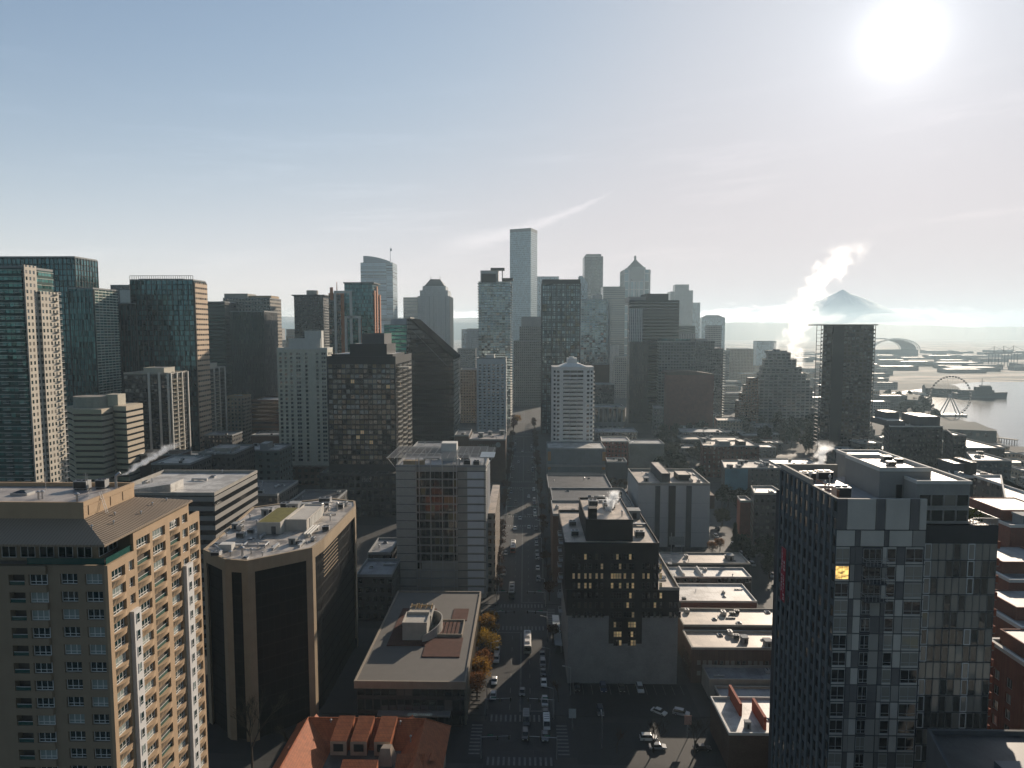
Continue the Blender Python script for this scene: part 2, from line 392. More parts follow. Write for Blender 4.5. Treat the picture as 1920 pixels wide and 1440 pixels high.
def tower(name, label, pts, h, fac, z0=0.0, roof=R_GREY, par=None, hz=None, vt=None, units=0, win=None, pent=(), cat="building",
          group=None, loc=None, us=1.0, rt=None, only=None):
    """A block: wall shaft, roof, parapet, relief of floor bands and mullions, windows, penthouses, roof units."""
    r = random.Random(hash(label) % 9999 if False else sum(ord(c) for c in label))
    if rt is None:
        cx = sum(p[0] for p in pts)/len(pts); cy = sum(p[1] for p in pts)/len(pts)
        rt = root(name, label, cat, (cx, cy, 0), group); FOOT.append((name, label, pts))
    w = MB(); w.prism(pts, z0, h, 0)
    mats = [fac]
    if win:                             # lattice of piers and spandrels round real openings
        d = win.get("d", 0.22); fh = win["fh"]; zb = win.get("zb", z0+4.0); nf = int((h-win.get("zt", 1.0)-zb)/fh); specs = []
        wm = win["wall"]; mats = [win.get("core", wm), wm]
        for i, A, u, n, L, vis in edges(pts):
            if not vis or L < win["bay"] or (only and i not in only):
                w.ebox(A, u, n, 0, L, z0, h, 0, d, 1); continue
            cols = win["cols"](L) if callable(win.get("cols")) else None
            if cols is None:
                k = int((L-0.8)/win["bay"]); s = (L-k*win["bay"])/2
                cols = [(s+win["bay"]*(c+0.5)-win["w"]/2, win["w"]) for c in range(k)]
            e = d if i % 2 == 0 and len(pts) == 4 else 0
            last = -e
            ang = math.atan2(u.y, u.x)
            for c, (uu, ww) in enumerate(cols):
                w.ebox(A, u, n, last, uu, z0, h, 0, d, 1); last = uu+ww
                zz = z0
                for f in range(nf):
                    zw = zb+f*fh; w.ebox(A, u, n, uu, uu+ww, zz, zw, 0, d-0.003, 1); zz = zw+win["h"]
                    P = win["proto"]; P = P(c, f, nf, i, r) if callable(P) else P
                    p = A+u*uu+n*0.03; specs.append((p.x, p.y, zw, ang, P))
                w.ebox(A, u, n, uu, uu+ww, zz, h, 0, d-0.003, 1)
            w.ebox(A, u, n, last, L+e, z0, h, 0, d, 1)
        place_windows(rt, specs, win.get("cap", 100))
    w.build("wall" if not win and fac.name.find("glass") < 0 else "wall" if win else "curtain_wall", mats, rt)
    pm, ph, pt = par or (GREY, 1.0, 0.35)
    rb = MB(); rb.poly([(x, y, h+0.02) for x, y in inset(pts, 0.05)], 0); rb.build("roof", [roof], rt)
    pb = MB(); op = inset(pts, -(win.get("d", 0.22) if win else 0.0)-0.06); parapet(pb, op, h+0.004, ph, pt+0.06+(win.get("d", 0.22) if win else 0)); pb.build("parapet", [pm], rt)
    if hz or vt:
        rel = MB(); bm_ = MB()
        for i, A, u, n, L, vis in edges(pts):
            if not vis: continue
            if hz:
                z = hz.get("z0", z0+hz["fh"])
                while z < h-0.2:
                    bm_.ebox(A, u, n, -hz["d"]*0.9, L+hz["d"]*0.9, z, z+hz["t"], 0.0, hz["d"]); z += hz["fh"]
            if vt:
                k = max(1, round(L/vt["bay"]))
                for c in range(k+1):
                    uu = L*c/k; rel.ebox(A, u, n, uu-vt["t"]/2, uu+vt["t"]/2, z0, h, 0.0, vt["d"])
        if hz: bm_.build("storey_trim", [hz["m"]], rt)
        if vt: rel.build("mullions", [vt["m"]], rt)
    av = []
    for q in pent:                      # penthouse: (x0f, x1f, y0f, y1f, height, material)
        xs = [p[0] for p in pts]; ys = [p[1] for p in pts]; X = lambda f: min(xs)+(max(xs)-min(xs))*f; Y = lambda f: min(ys)+(max(ys)-min(ys))*f
        x0, x1, y0, y1 = X(q[0]), X(q[1]), Y(q[2]), Y(q[3]); av.append((x0-1, x1+1, y0-1, y1+1)); zb = q[6] if len(q) > 6 else 0
        pb = MB(); pp = [(x0,y0),(x1,y0),(x1,y1),(x0,y1)]; pb.prism(pp, h+0.03+zb, h+zb+q[4], 0)
        parapet(pb, inset(pp, -0.12), h+zb+q[4]-0.25, 0.45, 0.3, 0); pb.poly([(x, y, h+zb+q[4]) for x, y in pp], 1)
        pb.build("penthouse", [q[5], roof], rt)
    if units: clutter(rt, pts, h+0.03, units, r, us, av)
    return rt
# ------------------------------------------------------------------ world, sun, air
SC.view_settings.view_transform = 'Standard'; SC.view_settings.look = 'None'
SC.view_settings.exposure = 0.14; SC.view_settings.gamma = 1.0; SC.view_settings.use_curve_mapping = False
cy = SC.cycles
cy.max_bounces = 6; cy.diffuse_bounces = 2; cy.glossy_bounces = 3; cy.transmission_bounces = 2; cy.transparent_max_bounces = 6
cy.volume_bounces = 3; cy.volume_step_rate = 0.35; cy.volume_max_steps = 256
cy.sample_clamp_indirect = 4.0; cy.caustics_reflective = False; cy.caustics_refractive = False
wd = bpy.data.worlds.new("World"); SC.world = wd; wd.use_nodes = True
t = NT(wd.node_tree); bg = t.n["Background"]
sky = t.node("ShaderNodeTexSky"); sky.sky_type = 'NISHITA'; sky.sun_disc = False
sky.sun_elevation = SUN_EL; sky.sun_rotation = SUN_AZ; sky.altitude = 100; sky.air_density = 1.0; sky.dust_density = 0.45; sky.ozone_density = 1.5
dirv = t.node("ShaderNodeTexCoord").outputs["Generated"]
x, y, z = t.sep(dirv)
az = t.m('MULTIPLY', t.m('ARCTAN2', x, y), 57.2958); el = t.m('MULTIPLY', t.m('ARCSINE', z), 57.2958)
hs = t.node("ShaderNodeHueSaturation"); hs.inputs["Saturation"].default_value = 0.8; t.put(hs.inputs["Color"], sky.outputs[0])
c3 = t.sep(hs.outputs[0])      # soft shoulder: the sky round the sun tops out instead of burning
col = t.xyz(*[t.m('DIVIDE', c, t.m('POWER', t.m('ADD', 1.0, t.m('POWER', t.m('DIVIDE', c, k), 3.0)), 0.3333)) for c, k in zip(c3, (5.3, 5.2, 5.45))])
# aureole of the hazy winter sun
dt = t.m('MAXIMUM', t.vm('DOT_PRODUCT', dirv, tuple(SUN)), 0.0)
ang = t.m('MULTIPLY', t.m('ARCCOSINE', t.m('MINIMUM', dt, 1.0)), 57.2958)
glow = t.m('ADD', t.m('MULTIPLY', t.m('EXPONENT', t.m('MULTIPLY', t.m('POWER', t.m('DIVIDE', ang, 2.2), 2.0), -1.0)), 3.6),
           t.m('MULTIPLY', t.m('EXPONENT', t.m('DIVIDE', ang, -4.8)), 2.9))
gl = t.vm('SCALE', (1.0, 0.96, 0.92)); t.put(t.n[-1].inputs["Scale"], glow)
col = t.vm('ADD', col, gl)
# thin cirrus: long faint bands, and one feathered trail rising to the right
cv = t.xyz(t.m('MULTIPLY', az, 0.045), t.m('MULTIPLY', t.m('ADD', el, t.m('MULTIPLY', az, -0.05)), 0.42), 3.3)
band = t.m('MULTIPLY', t.ramp(t.noise(cv, 1.6, 6, 0.6), 0.5, 0.78), t.m('MULTIPLY', t.ramp(el, 1.0, 5.0), t.ramp(el, 12.0, 22.0, 1.0, 0.0)))
ln = t.m('SUBTRACT', el, t.m('ADD', 8.3, t.m('ADD', t.m('MULTIPLY', az, 0.30), t.m('MULTIPLY', t.m('MULTIPLY', az, az), 0.012))))
wob = t.m('MULTIPLY_ADD', t.noise(t.xyz(t.m('MULTIPLY', az, 0.5), t.m('MULTIPLY', el, 1.8), 0.0), 1.0, 5, 0.65), 1.5, -0.75)
wid = t.m('MULTIPLY_ADD', az, -0.075, 0.75)
tr = t.m('MULTIPLY', t.ramp(t.m('ABSOLUTE', t.m('ADD', ln, t.m('MULTIPLY', wob, 0.6))), 0.0, wid, 1.0, 0.0), t.m('MULTIPLY', t.ramp(az, -8.5, -3.0), t.ramp(az, 4.5, 7.8, 1.0, 0.0)))
cir = t.m('MINIMUM', t.m('ADD', t.m('MULTIPLY', band, 0.26), t.m('MULTIPLY', tr, 0.55)), 1.0)
# low bank of fog and cloud on the horizon
bn = t.noise(t.xyz(t.m('MULTIPLY', az, 0.35), t.m('MULTIPLY', el, 0.9), 7.0), 1.0, 6, 0.6)
topd = t.m('ADD', t.m('MULTIPLY', t.ramp(az, 20.0, 31.0, 1.0, 0.55), 1.0), t.m('MULTIPLY', t.m('SUBTRACT', bn, 0.5), 3.4))
bank = t.m('MULTIPLY', t.ramp(t.m('SUBTRACT', el, t.m('ADD', topd, 0.7)), -0.5, 0.35, 1.0, 0.0), t.ramp(t.m('ABSOLUTE', t.m('SUBTRACT', az, 12.0)), 16.0, 24.0, 1.0, 0.12))
CIRF, BANKF = cir, bank
ccol = t.vm('ADD', t.vm('MULTIPLY', col, (1.25, 1.22, 1.2)), (0.6, 0.56, 0.54))
col = t.mix(cir, col, ccol)
col = t.mix(t.m('MULTIPLY', bank, 0.9), col, t.vm('ADD', t.vm('MULTIPLY', col, (1.5, 1.48, 1.46)), (4.0, 3.9, 3.8)))
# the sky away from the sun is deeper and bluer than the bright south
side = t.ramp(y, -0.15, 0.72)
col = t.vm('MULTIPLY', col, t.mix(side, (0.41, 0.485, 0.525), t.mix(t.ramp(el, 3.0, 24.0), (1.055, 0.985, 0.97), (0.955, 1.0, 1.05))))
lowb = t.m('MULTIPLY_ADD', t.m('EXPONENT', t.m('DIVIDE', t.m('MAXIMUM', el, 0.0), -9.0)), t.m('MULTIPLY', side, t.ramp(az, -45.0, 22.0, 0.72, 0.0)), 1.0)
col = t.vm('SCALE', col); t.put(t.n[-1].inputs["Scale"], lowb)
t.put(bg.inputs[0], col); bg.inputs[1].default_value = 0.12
sl = bpy.data.lights.new("sun", 'SUN'); sl.energy = 5.0; sl.angle = rad(0.55); sl.color = (1.0, 0.84, 0.67)
so = bpy.data.objects.new("sun", sl); COL.objects.link(so); so.rotation_euler = SUN.to_track_quat('Z', 'Y').to_euler(); so.location = SUN*900
# the hazy air over the city: one closed box
hb = MB(); hb.box(-9000, 9000, -1500, 9900, -1.5, 335, 0)
hm = bpy.data.materials.new("hazy air"); hm.use_nodes = True; ht = NT(hm.node_tree); ht.n.remove(ht.n["Principled BSDF"])
pv = ht.node("ShaderNodeVolumePrincipled"); pv.inputs["Color"].default_value = (0.66, 0.86, 0.98, 1); pv.inputs["Density"].default_value = 0.0001; pv.inputs["Anisotropy"].default_value = 0.36
ht.l.new(pv.outputs[0], ht.n["Material Output"].inputs["Volume"])
hz_o = hb.build("haze", [hm], kind="stuff"); hz_o["label"] = "pale morning haze hanging over the whole city"

# ------------------------------------------------------------------ ground
gm, t, b = new_mat("city ground")
p = t.node("ShaderNodeNewGeometry").outputs["Position"]
X, Y, Z = t.sep(p)
far = t.ramp(Y, 1100.0, 1500.0)
n1 = t.noise(t.vm('MULTIPLY', p, (0.4, 1.0, 1.0)), 0.011, 6, 0.6)
patch = t.mix(t.ramp(n1, 0.45, 0.58), (0.07, 0.075, 0.065), (0.42, 0.36, 0.30))
near = t.mix(t.ramp(t.noise(p, 0.05, 5), 0.4, 0.65), (0.026, 0.028, 0.028), (0.045, 0.043, 0.04))
t.put(b.inputs["Base Color"], t.mix(far, near, patch)); b.inputs["Roughness"].default_value = 0.9
g = MB(); g.poly([(-8900,-1450,0),(8900,-1450,0),(8900,9850,0),(-8900,9850,0)]); g.build("ground", [gm], kind="structure")
rm, t, b = new_mat("asphalt roadway")
p = t.node("ShaderNodeNewGeometry").outputs["Position"]
a1 = t.noise(t.vm('MULTIPLY', p, (1.0, 0.05, 1.0)), 0.5, 4); a2 = t.noise(p, 0.12, 5); a3 = t.noise(p, 9.0, 2)
f = t.m('MULTIPLY', t.m('MULTIPLY_ADD', a1, 0.6, 0.7), t.m('MULTIPLY', t.m('MULTIPLY_ADD', a2, 0.7, 0.65), t.m('MULTIPLY_ADD', a3, 0.3, 0.85)))
vo = t.node("ShaderNodeTexVoronoi", feature='DISTANCE_TO_EDGE'); t.put(vo.inputs["Vector"], p); vo.inputs["Scale"].default_value = 0.14
crack = t.m('LESS_THAN', vo.outputs["Distance"], 0.012)
k = t.vm('SCALE', t.mix(crack, (0.016, 0.017, 0.018), (0.010, 0.010, 0.010))); t.put(t.n[-1].inputs["Scale"], f)
t.put(b.inputs["Base Color"], k); b.inputs["Roughness"].default_value = 0.75
SX0, SX1 = -10.5, 7.5
CROSS = [(168, 184), (246, 263), (378, 394), (470, 486), (590, 606), (700, 715), (810, 825)]
r = MB(); r.poly([(SX0,60,.004),(SX1,60,.004),(SX1,955,.004),(SX0,955,.004)])
for a, c in CROSS:
    r.poly([(SX1,a,.004),(300,a,.004),(300,c,.004),(SX1,c,.004)]); r.poly([(-300,a,.004),(SX0,a,.004),(SX0,c,.004),(-300,c,.004)])
for x0, x1 in ((95, 113), (-140, -122)):
    ys = [60]+[q for ac in CROSS for q in ac]+[955]
    for a, c in zip(ys[::2], ys[1::2]): r.poly([(x0,a,.004),(x1,a,.004),(x1,c,.004),(x0,c,.004)])
r.build("road", [rm], kind="structure")
pavm = mat("concrete pavement", (0.045, 0.045, 0.044), var=0.3, scale=0.25)
ys = [60]+[q for ac in CROSS for q in ac]+[955]
for x0, x1 in ((-119, SX0), (SX1, 92), (116, 230), (-260, -143)):
    for a, c in zip(ys[::2], ys[1::2]):
        q = MB(); q.box(x0, x1, a+3, c-3, 0.0, 0.14); q.build("pavement", [pavm], kind="structure")
paint = mat("worn road paint", (0.16, 0.16, 0.155), var=0.8, scale=1.2)
k = MB()
def mark(x0, x1, y0, y1): k.poly([(x0,y0,.009),(x1,y0,.009),(x1,y1,.009),(x0,y1,.009)])
for a, c in zip(ys[::2], ys[1::2]):
    yy = a+6
    while yy < c-8:
        for xx in (-4.4, 1.6): mark(xx-.08, xx+.08, yy, yy+3)
        yy += 9
    mark(-1.55, -1.40, a+5, c-5); mark(-1.25, -1.10, a+5, c-5)
    for e in (a, c):
        s = 1 if e == c else -1
        if e in (60, 955): continue
        for i in range(13):
            xx = SX0+0.8+i*1.35; mark(xx, xx+.55, min(e, e-s*3.4), max(e, e-s*3.4))
        mark(SX0+.4, -1.8, e-s*5.6, e-s*5.2) if s > 0 else mark(-1.0, SX1-.4, e-s*5.6, e-s*5.2)
for a, c in CROSS:
    for i in range(10):
        yy = a+1+i*1.6
        if yy < c-1: mark(SX0-4.2, SX0-1.2, yy, yy+.6); mark(SX1+1.2, SX1+4.2, yy, yy+.6)
k.build("road_marking", [paint], kind="structure")
# parking lot on the right-hand corner
lot = MB(); lot.poly([(13.5,186.8,.15),(50,186.8,.15),(50,204.6,.15),(13.5,204.6,.15)])
lot.poly([(13.5,120,.005),(50,120,.005),(50,168,.005),(13.5,168,.005)])
lot.build("parking_lot", [rm], kind="structure")
k = MB()
for i in range(13):
    xx = 15+i*2.75; k.poly([(xx,198.6,.156),(xx+.12,198.6,.156),(xx+.12,204.2,.156),(xx,204.2,.156)])
for i in range(12):
    xx = 15+i*2.75; k.poly([(xx,156,.012),(xx+.12,156,.012),(xx+.12,161.5,.012),(xx,161.5,.012)])
k.build("bay_marking", [paint], kind="structure")
# water of the bay
wm, t, b = new_mat("bay water")
p = t.node("ShaderNodeNewGeometry").outputs["Position"]
h = t.m('ADD', t.m('MULTIPLY', t.noise(t.vm('MULTIPLY', p, (0.5, 1.0, 1.0)), 0.22, 4), 1.0), t.m('MULTIPLY', t.noise(p, 0.03, 3), 2.0))
bu = t.node("ShaderNodeBump"); bu.inputs["Strength"].default_value = 0.25; bu.inputs["Distance"].default_value = 0.5; t.put(bu.inputs["Height"], h)
b.inputs["Base Color"].default_value = (0.03, 0.05, 0.055, 1); b.inputs["Roughness"].default_value = 0.16; t.l.new(bu.outputs[0], b.inputs["Normal"])
w = MB(); w.poly([(*gnd(px, py).xy, .05) for px, py in ((1925,838),(1880,836),(1868,806),(1770,778),(1735,752),(1660,746),(1655,738),(1745,727),(1800,719),(1840,716),(1925,716))] + [])
w.poly([(*gnd(1925,838).xy,.05), (*gnd(1925,716).xy,.05), (3900,1500,.05), (3900,500,.05)][::-1])
w.build("water", [wm], kind="structure")
# far hills, and the mountain beyond
hm2 = mat("hill forest", (0.045, 0.055, 0.045), var=0.5, scale=0.02)
hmb = MB(); rr = random.Random(3); prev = None
N = 420
for i in range(N+1):
    px = -700+i*(3400/N)
    d = ray(px, 618); hz_ = d.y
    top = 262 if px < 900 else 262-(min(px, 1500)-900)/600*74 if px < 1500 else 188-(px-1500)/420*46
    top += 9*math.sin(px*0.013)+5*math.sin(px*0.051)+rr.uniform(-3, 3.5)+(rr.random() < .12)*rr.uniform(1, 6)
    q = [(d.x/d.y*Yh, Yh, zz) for Yh, zz in ((7200, -0.5), (8000, top*0.55), (8600, top), (9200, top*0.7), (9700, -0.5))]
    if prev:
        for j in range(4): hmb.poly([prev[j], q[j], q[j+1], prev[j+1]])
    prev = q
hmb.build("hills", [hm2], kind="structure")
mm = mat("mountain rock and snow", (0.93, 0.94, 0.97), var=0.03, scale=0.002)
mt = MB(); ap = at(1580, 543, 15000); R = 3300; rr = random.Random(5)
rings = [(0.004, 1.0), (0.05, .90), (0.12, .79), (0.22, .62), (0.35, .42), (0.55, .22), (1.0, 0.0)]; pr = None; seg = 40
wig = [[rr.uniform(-.022, .022) for _ in range(seg)] for _ in rings]
for k_, (f_, zz) in enumerate(rings):
    q = [(ap.x+R*f_*(1+2*wig[k_][s])*math.cos(2*math.pi*s/seg), ap.y+R*f_*math.sin(2*math.pi*s/seg), 40+(ap.z-40)*(zz+wig[k_][s]*0.5*(k_ > 1))) for s in range(seg)]
    if pr:
        for s in range(seg): mt.poly([q[s], q[(s+1) % seg], pr[(s+1) % seg], pr[s]])
    else: mt.poly(q)
    pr = q
mt.build("mountain", [mm], kind="structure", smooth=True)

# the bank of low fog lying across the far valley
fb = MB(); x0, x1 = at(470, 600, 5200).x, at(1675, 600, 5200).x; zt_, zb_ = at(960, 564, 5200).z, at(960, 608, 5200).z
fb.box(x0, x1, 5200, 5650, zb_, zt_)
fm = bpy.data.materials.new("fog bank vapour"); fm.use_nodes = True; t = NT(fm.node_tree); t.n.remove(t.n["Principled BSDF"])
p = t.node("ShaderNodeNewGeometry").outputs["Position"]; X, Y, Z = t.sep(p)
f = t.m('DIVIDE', t.m('SUBTRACT', Z, zb_), zt_-zb_)
n = t.noise(t.vm('MULTIPLY', p, (0.6, 0.5, 1.5)), 0.0075, 6, 0.62)
crest = t.m('MULTIPLY_ADD', t.ramp(X, x1-620, x1-60), -0.30, 0.50)
v = t.ramp(t.m('SUBTRACT', t.m('ADD', crest, t.m('MULTIPLY', t.m('SUBTRACT', n, 0.5), 2.6)), f), -0.02, 0.22)
v = t.m('MULTIPLY', t.m('MULTIPLY', v, t.ramp(f, 0.0, 0.25)), t.m('MULTIPLY', t.ramp(X, x0, x0+300), t.ramp(X, x1-260, x1-5, 1.0, 0.0)))
vol = t.node("ShaderNodeVolumePrincipled"); vol.inputs["Color"].default_value = (.97, .97, .97, 1); vol.inputs["Anisotropy"].default_value = 0.6
t.put(vol.inputs["Density"], t.m('MULTIPLY', v, 0.0010)); t.l.new(vol.outputs[0], t.n["Material Output"].inputs["Volume"])
fo = fb.build("fog_bank", [fm], kind="stuff"); fo["label"] = "bright low bank of fog along the far horizon"; fo["category"] = "fog"
# ================================================================== foreground buildings
WFR = WFRAME
P_BIG = win_proto(2.8, 1.75, G_HOME, WFR, 3, 1, 0.1, 0.5, child=True)
P_SM = win_proto(1.5, 1.75, G_HOME, WFR, 2, 1, 0.1, 0.5, child=True)
P_LONG = win_proto(3.6, 1.75, G_HOME, WFR, 4, 1, 0.1, 0.5, child=True)
def steam(name, label, base, path, r0, r1, H, dens, seedv, nscale=0.09):
    """Billowing steam: a closed hull that follows the plume, filled with uneven vapour.  path(z)->(dx, dy)."""
    a1, a2 = path
    mb = MB(); seg, st = 14, 16
    def ctr(f): z = f*H; return Vector((a1[0]*z+a2[0]*z*z, a1[1]*z+a2[1]*z*z, z))
    for k in range(st+1):
        f = k/st; c = ctr(f); r = (r0+(r1-r0)*f)*1.75
        for s in range(seg):
            q = 2*math.pi*s/seg; mb.v.append((base[0]+c.x+r*math.cos(q), base[1]+c.y+r*math.sin(q), base[2]+c.z))
    for k in range(st):
        for s in range(seg):
            i, j = k*seg+s, k*seg+(s+1) % seg; mb.f.append((i, j, j+seg, i+seg)); mb.m.append(0); mb.uv += [(0,0)]*4
    mb.f.append(tuple(reversed(range(seg)))); mb.f.append(tuple(range(st*seg, st*seg+seg))); mb.m += [0,0]; mb.uv += [(0,0)]*(2*seg)
    m = bpy.data.materials.new(name+" vapour"); m.use_nodes = True; t = NT(m.node_tree); t.n.remove(t.n["Principled BSDF"])
    p = t.vm('SUBTRACT', t.node("ShaderNodeNewGeometry").outputs["Position"], tuple(base))
    wv = t.node("ShaderNodeTexNoise"); t.put(wv.inputs["Vector"], t.vm('ADD', p, (seedv, 0, 0))); wv.inputs["Scale"].default_value = nscale*0.7; wv.inputs["Detail"].default_value = 2
    ws = t.vm('SCALE', t.vm('SUBTRACT', wv.outputs["Color"], (.5,.5,.5))); t.put(t.n[-1].inputs["Scale"], r0*1.7)
    x, y, z = t.sep(t.vm('ADD', p, ws))
    zz = t.m('MULTIPLY', z, z)
    cx = t.m('ADD', t.m('MULTIPLY', z, a1[0]), t.m('MULTIPLY', zz, a2[0])); cyy = t.m('ADD', t.m('MULTIPLY', z, a1[1]), t.m('MULTIPLY', zz, a2[1]))
    d = t.vm('LENGTH', t.xyz(t.m('SUBTRACT', x, cx), t.m('SUBTRACT', y, cyy), 0.0))
    r = t.m('MULTIPLY_ADD', z, (r1-r0)/H, r0)
    s = t.m('SUBTRACT', 1.0, t.m('DIVIDE', d, r))
    nz = t.noise(t.vm('ADD', p, (seedv, 3, 1)), nscale*1.6, 6, 0.62)
    v = t.m('ADD', t.m('MULTIPLY', s, 0.9), t.m('MULTIPLY', t.m('SUBTRACT', nz, 0.5), 3.6))
    v = t.m('MULTIPLY', t.ramp(v, 0.12, 0.75), t.ramp(z, H*0.55, H*1.0, 1.0, 0.0))
    vol = t.node("ShaderNodeVolumePrincipled"); vol.inputs["Color"].default_value = (0.94, 0.97, 1.0, 1); vol.inputs["Anisotropy"].default_value = 0.65
    t.put(vol.inputs["Density"], t.m('MULTIPLY', v, dens)); t.l.new(vol.outputs[0], t.n["Material Output"].inputs["Volume"])
    o = mb.build(name, [m], kind="stuff"); o["label"] = label; o["category"] = "steam"; return o

# ---- tan apartment tower, left foreground
def tan_tower():
    XR, Y0 = -66.0, 104.0
    rt = root("apartment_tower", "tan apartment tower with bowed window sills and a sloping metal roof edge at lower left", "apartment tower", (-83, 119, 0))
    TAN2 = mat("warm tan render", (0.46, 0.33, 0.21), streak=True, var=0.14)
    TAND = mat("taupe shade-side render", (0.30, 0.235, 0.165), streak=True, var=0.14)  # the tan, darkened in its colour for the front face in shade
    FH, d = 2.9, 0.55
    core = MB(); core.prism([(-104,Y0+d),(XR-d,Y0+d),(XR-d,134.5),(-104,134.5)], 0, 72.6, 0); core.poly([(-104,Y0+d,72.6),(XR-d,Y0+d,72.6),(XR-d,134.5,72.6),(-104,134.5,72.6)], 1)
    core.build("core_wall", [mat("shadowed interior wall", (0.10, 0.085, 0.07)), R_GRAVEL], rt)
    w = MB(); A = (XR-d, Y0, 0); u = (0, 1); n = (1, 0); specs = []
    sills = []; balc = []
    # right-hand (sunlit) face: columns (u0, u1, kind) and rows k, top of window row 0 at 71.5
    cols = [(1.0,4.7,'A'),(5.7,7.3,'n'),(8.2,12.3,'B'),(13.2,17.4,'C'),(19.0,22.7,'D'),(23.6,25.7,'n'),(26.3,29.9,'E')]
    top_of = {'A':72.8,'n':72.8,'B':76.4,'C':76.4,'D':76.4,'E':73.4}
    last = 0.0; nrow = 19
    tops = [72.8,72.8,76.4,76.4,76.4,76.4,73.4]
    for c, (a, b, k) in enumerate(cols):
        T = tops[c]; prevT = tops[c-1] if c else 72.8
        w.ebox(A, u, n, last, a, 0, max(T, prevT) if c in (2,6) else min(T, prevT) if False else T, 0, d)
        z = 0.0; row0 = -1 if T > 75 else 0
        lst = []
        for r in range(nrow, row0-1, -1):
            zt = 71.45-r*FH; zb = zt-1.75; lst.append((r, zb, zt))
        for r, zb, zt in lst:
            w.ebox(A, u, n, a, b, z, zb, 0, d-0.004); z = zt
            isb = (k == 'B' and r in (0, 1)) or (k == 'C' and r >= 2) or (k == 'D' and r in (0, 1))
            W = b-a
            if isb: balc.append((a, b, zb))
            else:
                P = P_SM if k == 'n' else P_BIG if W < 3.75 else P_LONG
                pw = 1.5 if k == 'n' else 2.8 if W < 3.75 else 3.6
                specs.append((XR-d+0.12, Y0+a+(W-pw)/2, zb, math.pi/2, P))
            if k != 'n': sills.append((a, b, zb))
        w.ebox(A, u, n, a, b, z, T, 0, d-0.004); last = b
    w.ebox(A, u, n, last, 30.5, 0, 73.4, 0, d)
    # front (shaded) face
    A2 = (-104.0, Y0+d); u2 = (1, 0); n2 = (0, -1)
    fcols = [(-101.5,-98.7,0),(-97.3,-94.5,0),(-92.0,-89.2,0),(-87.6,-84.8,0),(-81.6,-79.0,1),(-78.4,-75.6,0),(-73.7,-70.9,0),(-69.7,-66.9,0)]
    last = 0.0
    for a, b, k in fcols:
        a += 104; b += 104; proj = 0.5 if b-104 < -75 else 0.0
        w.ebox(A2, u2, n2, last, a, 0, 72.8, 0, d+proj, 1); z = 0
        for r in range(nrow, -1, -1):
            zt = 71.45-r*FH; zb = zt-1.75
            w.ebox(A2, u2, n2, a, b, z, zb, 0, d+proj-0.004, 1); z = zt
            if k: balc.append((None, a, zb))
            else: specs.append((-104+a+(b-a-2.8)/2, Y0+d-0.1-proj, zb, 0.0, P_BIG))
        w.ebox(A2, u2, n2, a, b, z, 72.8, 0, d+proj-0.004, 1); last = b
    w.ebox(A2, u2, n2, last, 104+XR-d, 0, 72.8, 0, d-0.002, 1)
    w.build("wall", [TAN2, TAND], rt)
    place_windows(rt, specs)
    # bowed sill aprons under the windows of the sunlit face
    sb = {}
    for a, b, zb in sills[:]:
        L = round(b-a, 2)
        if L not in sb:
            q = MB(); N = 6
            P = [(L*i/N, -0.55*math.sin(math.pi*i/N)-0.02) for i in range(N+1)]
            for i in range(N):
                (x0, y0), (x1, y1) = P[i], P[i+1]
                q.poly([(x0,y0*.35,-1.0),(x1,y1*.35,-1.0),(x1,y1,0.06),(x0,y0,0.06)]); q.poly([(x0,y0,0.06),(x1,y1,0.06),(x1,0,0.06),(x0,0,0.06)]); q.poly([(x0,0,-1.0),(x1,0,-1.0),(x1,y1*.35,-1.0),(x0,y0*.35,-1.0)])
            sb[L] = q.mesh("sill_apron", [TAN2])
    for a, b, zb in sorted(sills, key=lambda s: -s[2])[:95]: inst("sill_apron", sb[round(b-a, 2)], rt, (XR, Y0+a, zb), math.pi/2)
    # balcony rails in the recesses
    rl = MB(); rl.box(0, 3.8, -0.04, 0.02, 0.95, 1.03); rl.box(0, 3.8, -0.02, 0, 0.05, 0.95)
    gm = mat_glass("green rail glass", (0.03, 0.10, 0.085), pb=0)
    rl.m = [0]*6+[1]*6
    rme = rl.mesh("balcony_rail", [WFRAME, gm])
    for a, b, zb in balc[:70]:
        if a is None: inst("balcony_rail", rme, rt, (-104+b, Y0-0.25, zb-0.4), 0, (2.6/3.8, 1, 1))
        else: inst("balcony_rail", rme, rt, (XR-0.35, Y0+a, zb-0.3), math.pi/2, ((b-a)/3.8, 1, 1))
    # white bays that climb the sunlit face
    bay = win_proto(0.95, 1.7, G_HOME, WFR, 1, 1, .08, .5)
    WB = mat("white bay panel", (0.66, 0.65, 0.63), var=0.1)
    for a, b, zt in ((5.45, 7.55, 63.0), (23.3, 25.9, 64.5)):
        q = MB(); q.box(XR, XR+.7, Y0+a, Y0+b, 0, zt); o = q.build("white_bay", [WB], rt)
        for k in range(18):
            zb = zt-2.3-k*FH
            if zb > 8: inst("bay_window", bay["me"], o, (XR+.71, Y0+a+(b-a-.95)/2, zb), math.pi/2)
    # set-back top storey behind the corner terrace, and its green glass balustrade
    q = MB(); q.prism([(-104,Y0+2.6),(XR-3.2,Y0+2.6),(XR-3.2,Y0+8.2),(XR-d,Y0+8.2),(XR-d,130.3),(-104,130.3)], 72.62, 76.5, 0); q.build("top_storey", [TAND], rt)
    tw = win_proto(2.4, 2.1, G_TEAL, WFR, 2, 1, .08)
    for i in range(9): inst("terrace_window", tw["me"], rt, (-73.6-i*3.1+1.2, Y0+2.56, 73.2))
    for i in range(2): inst("terrace_window", tw["me"], rt, (XR-3.16, Y0+2.9+i*2.6, 73.2), math.pi/2)
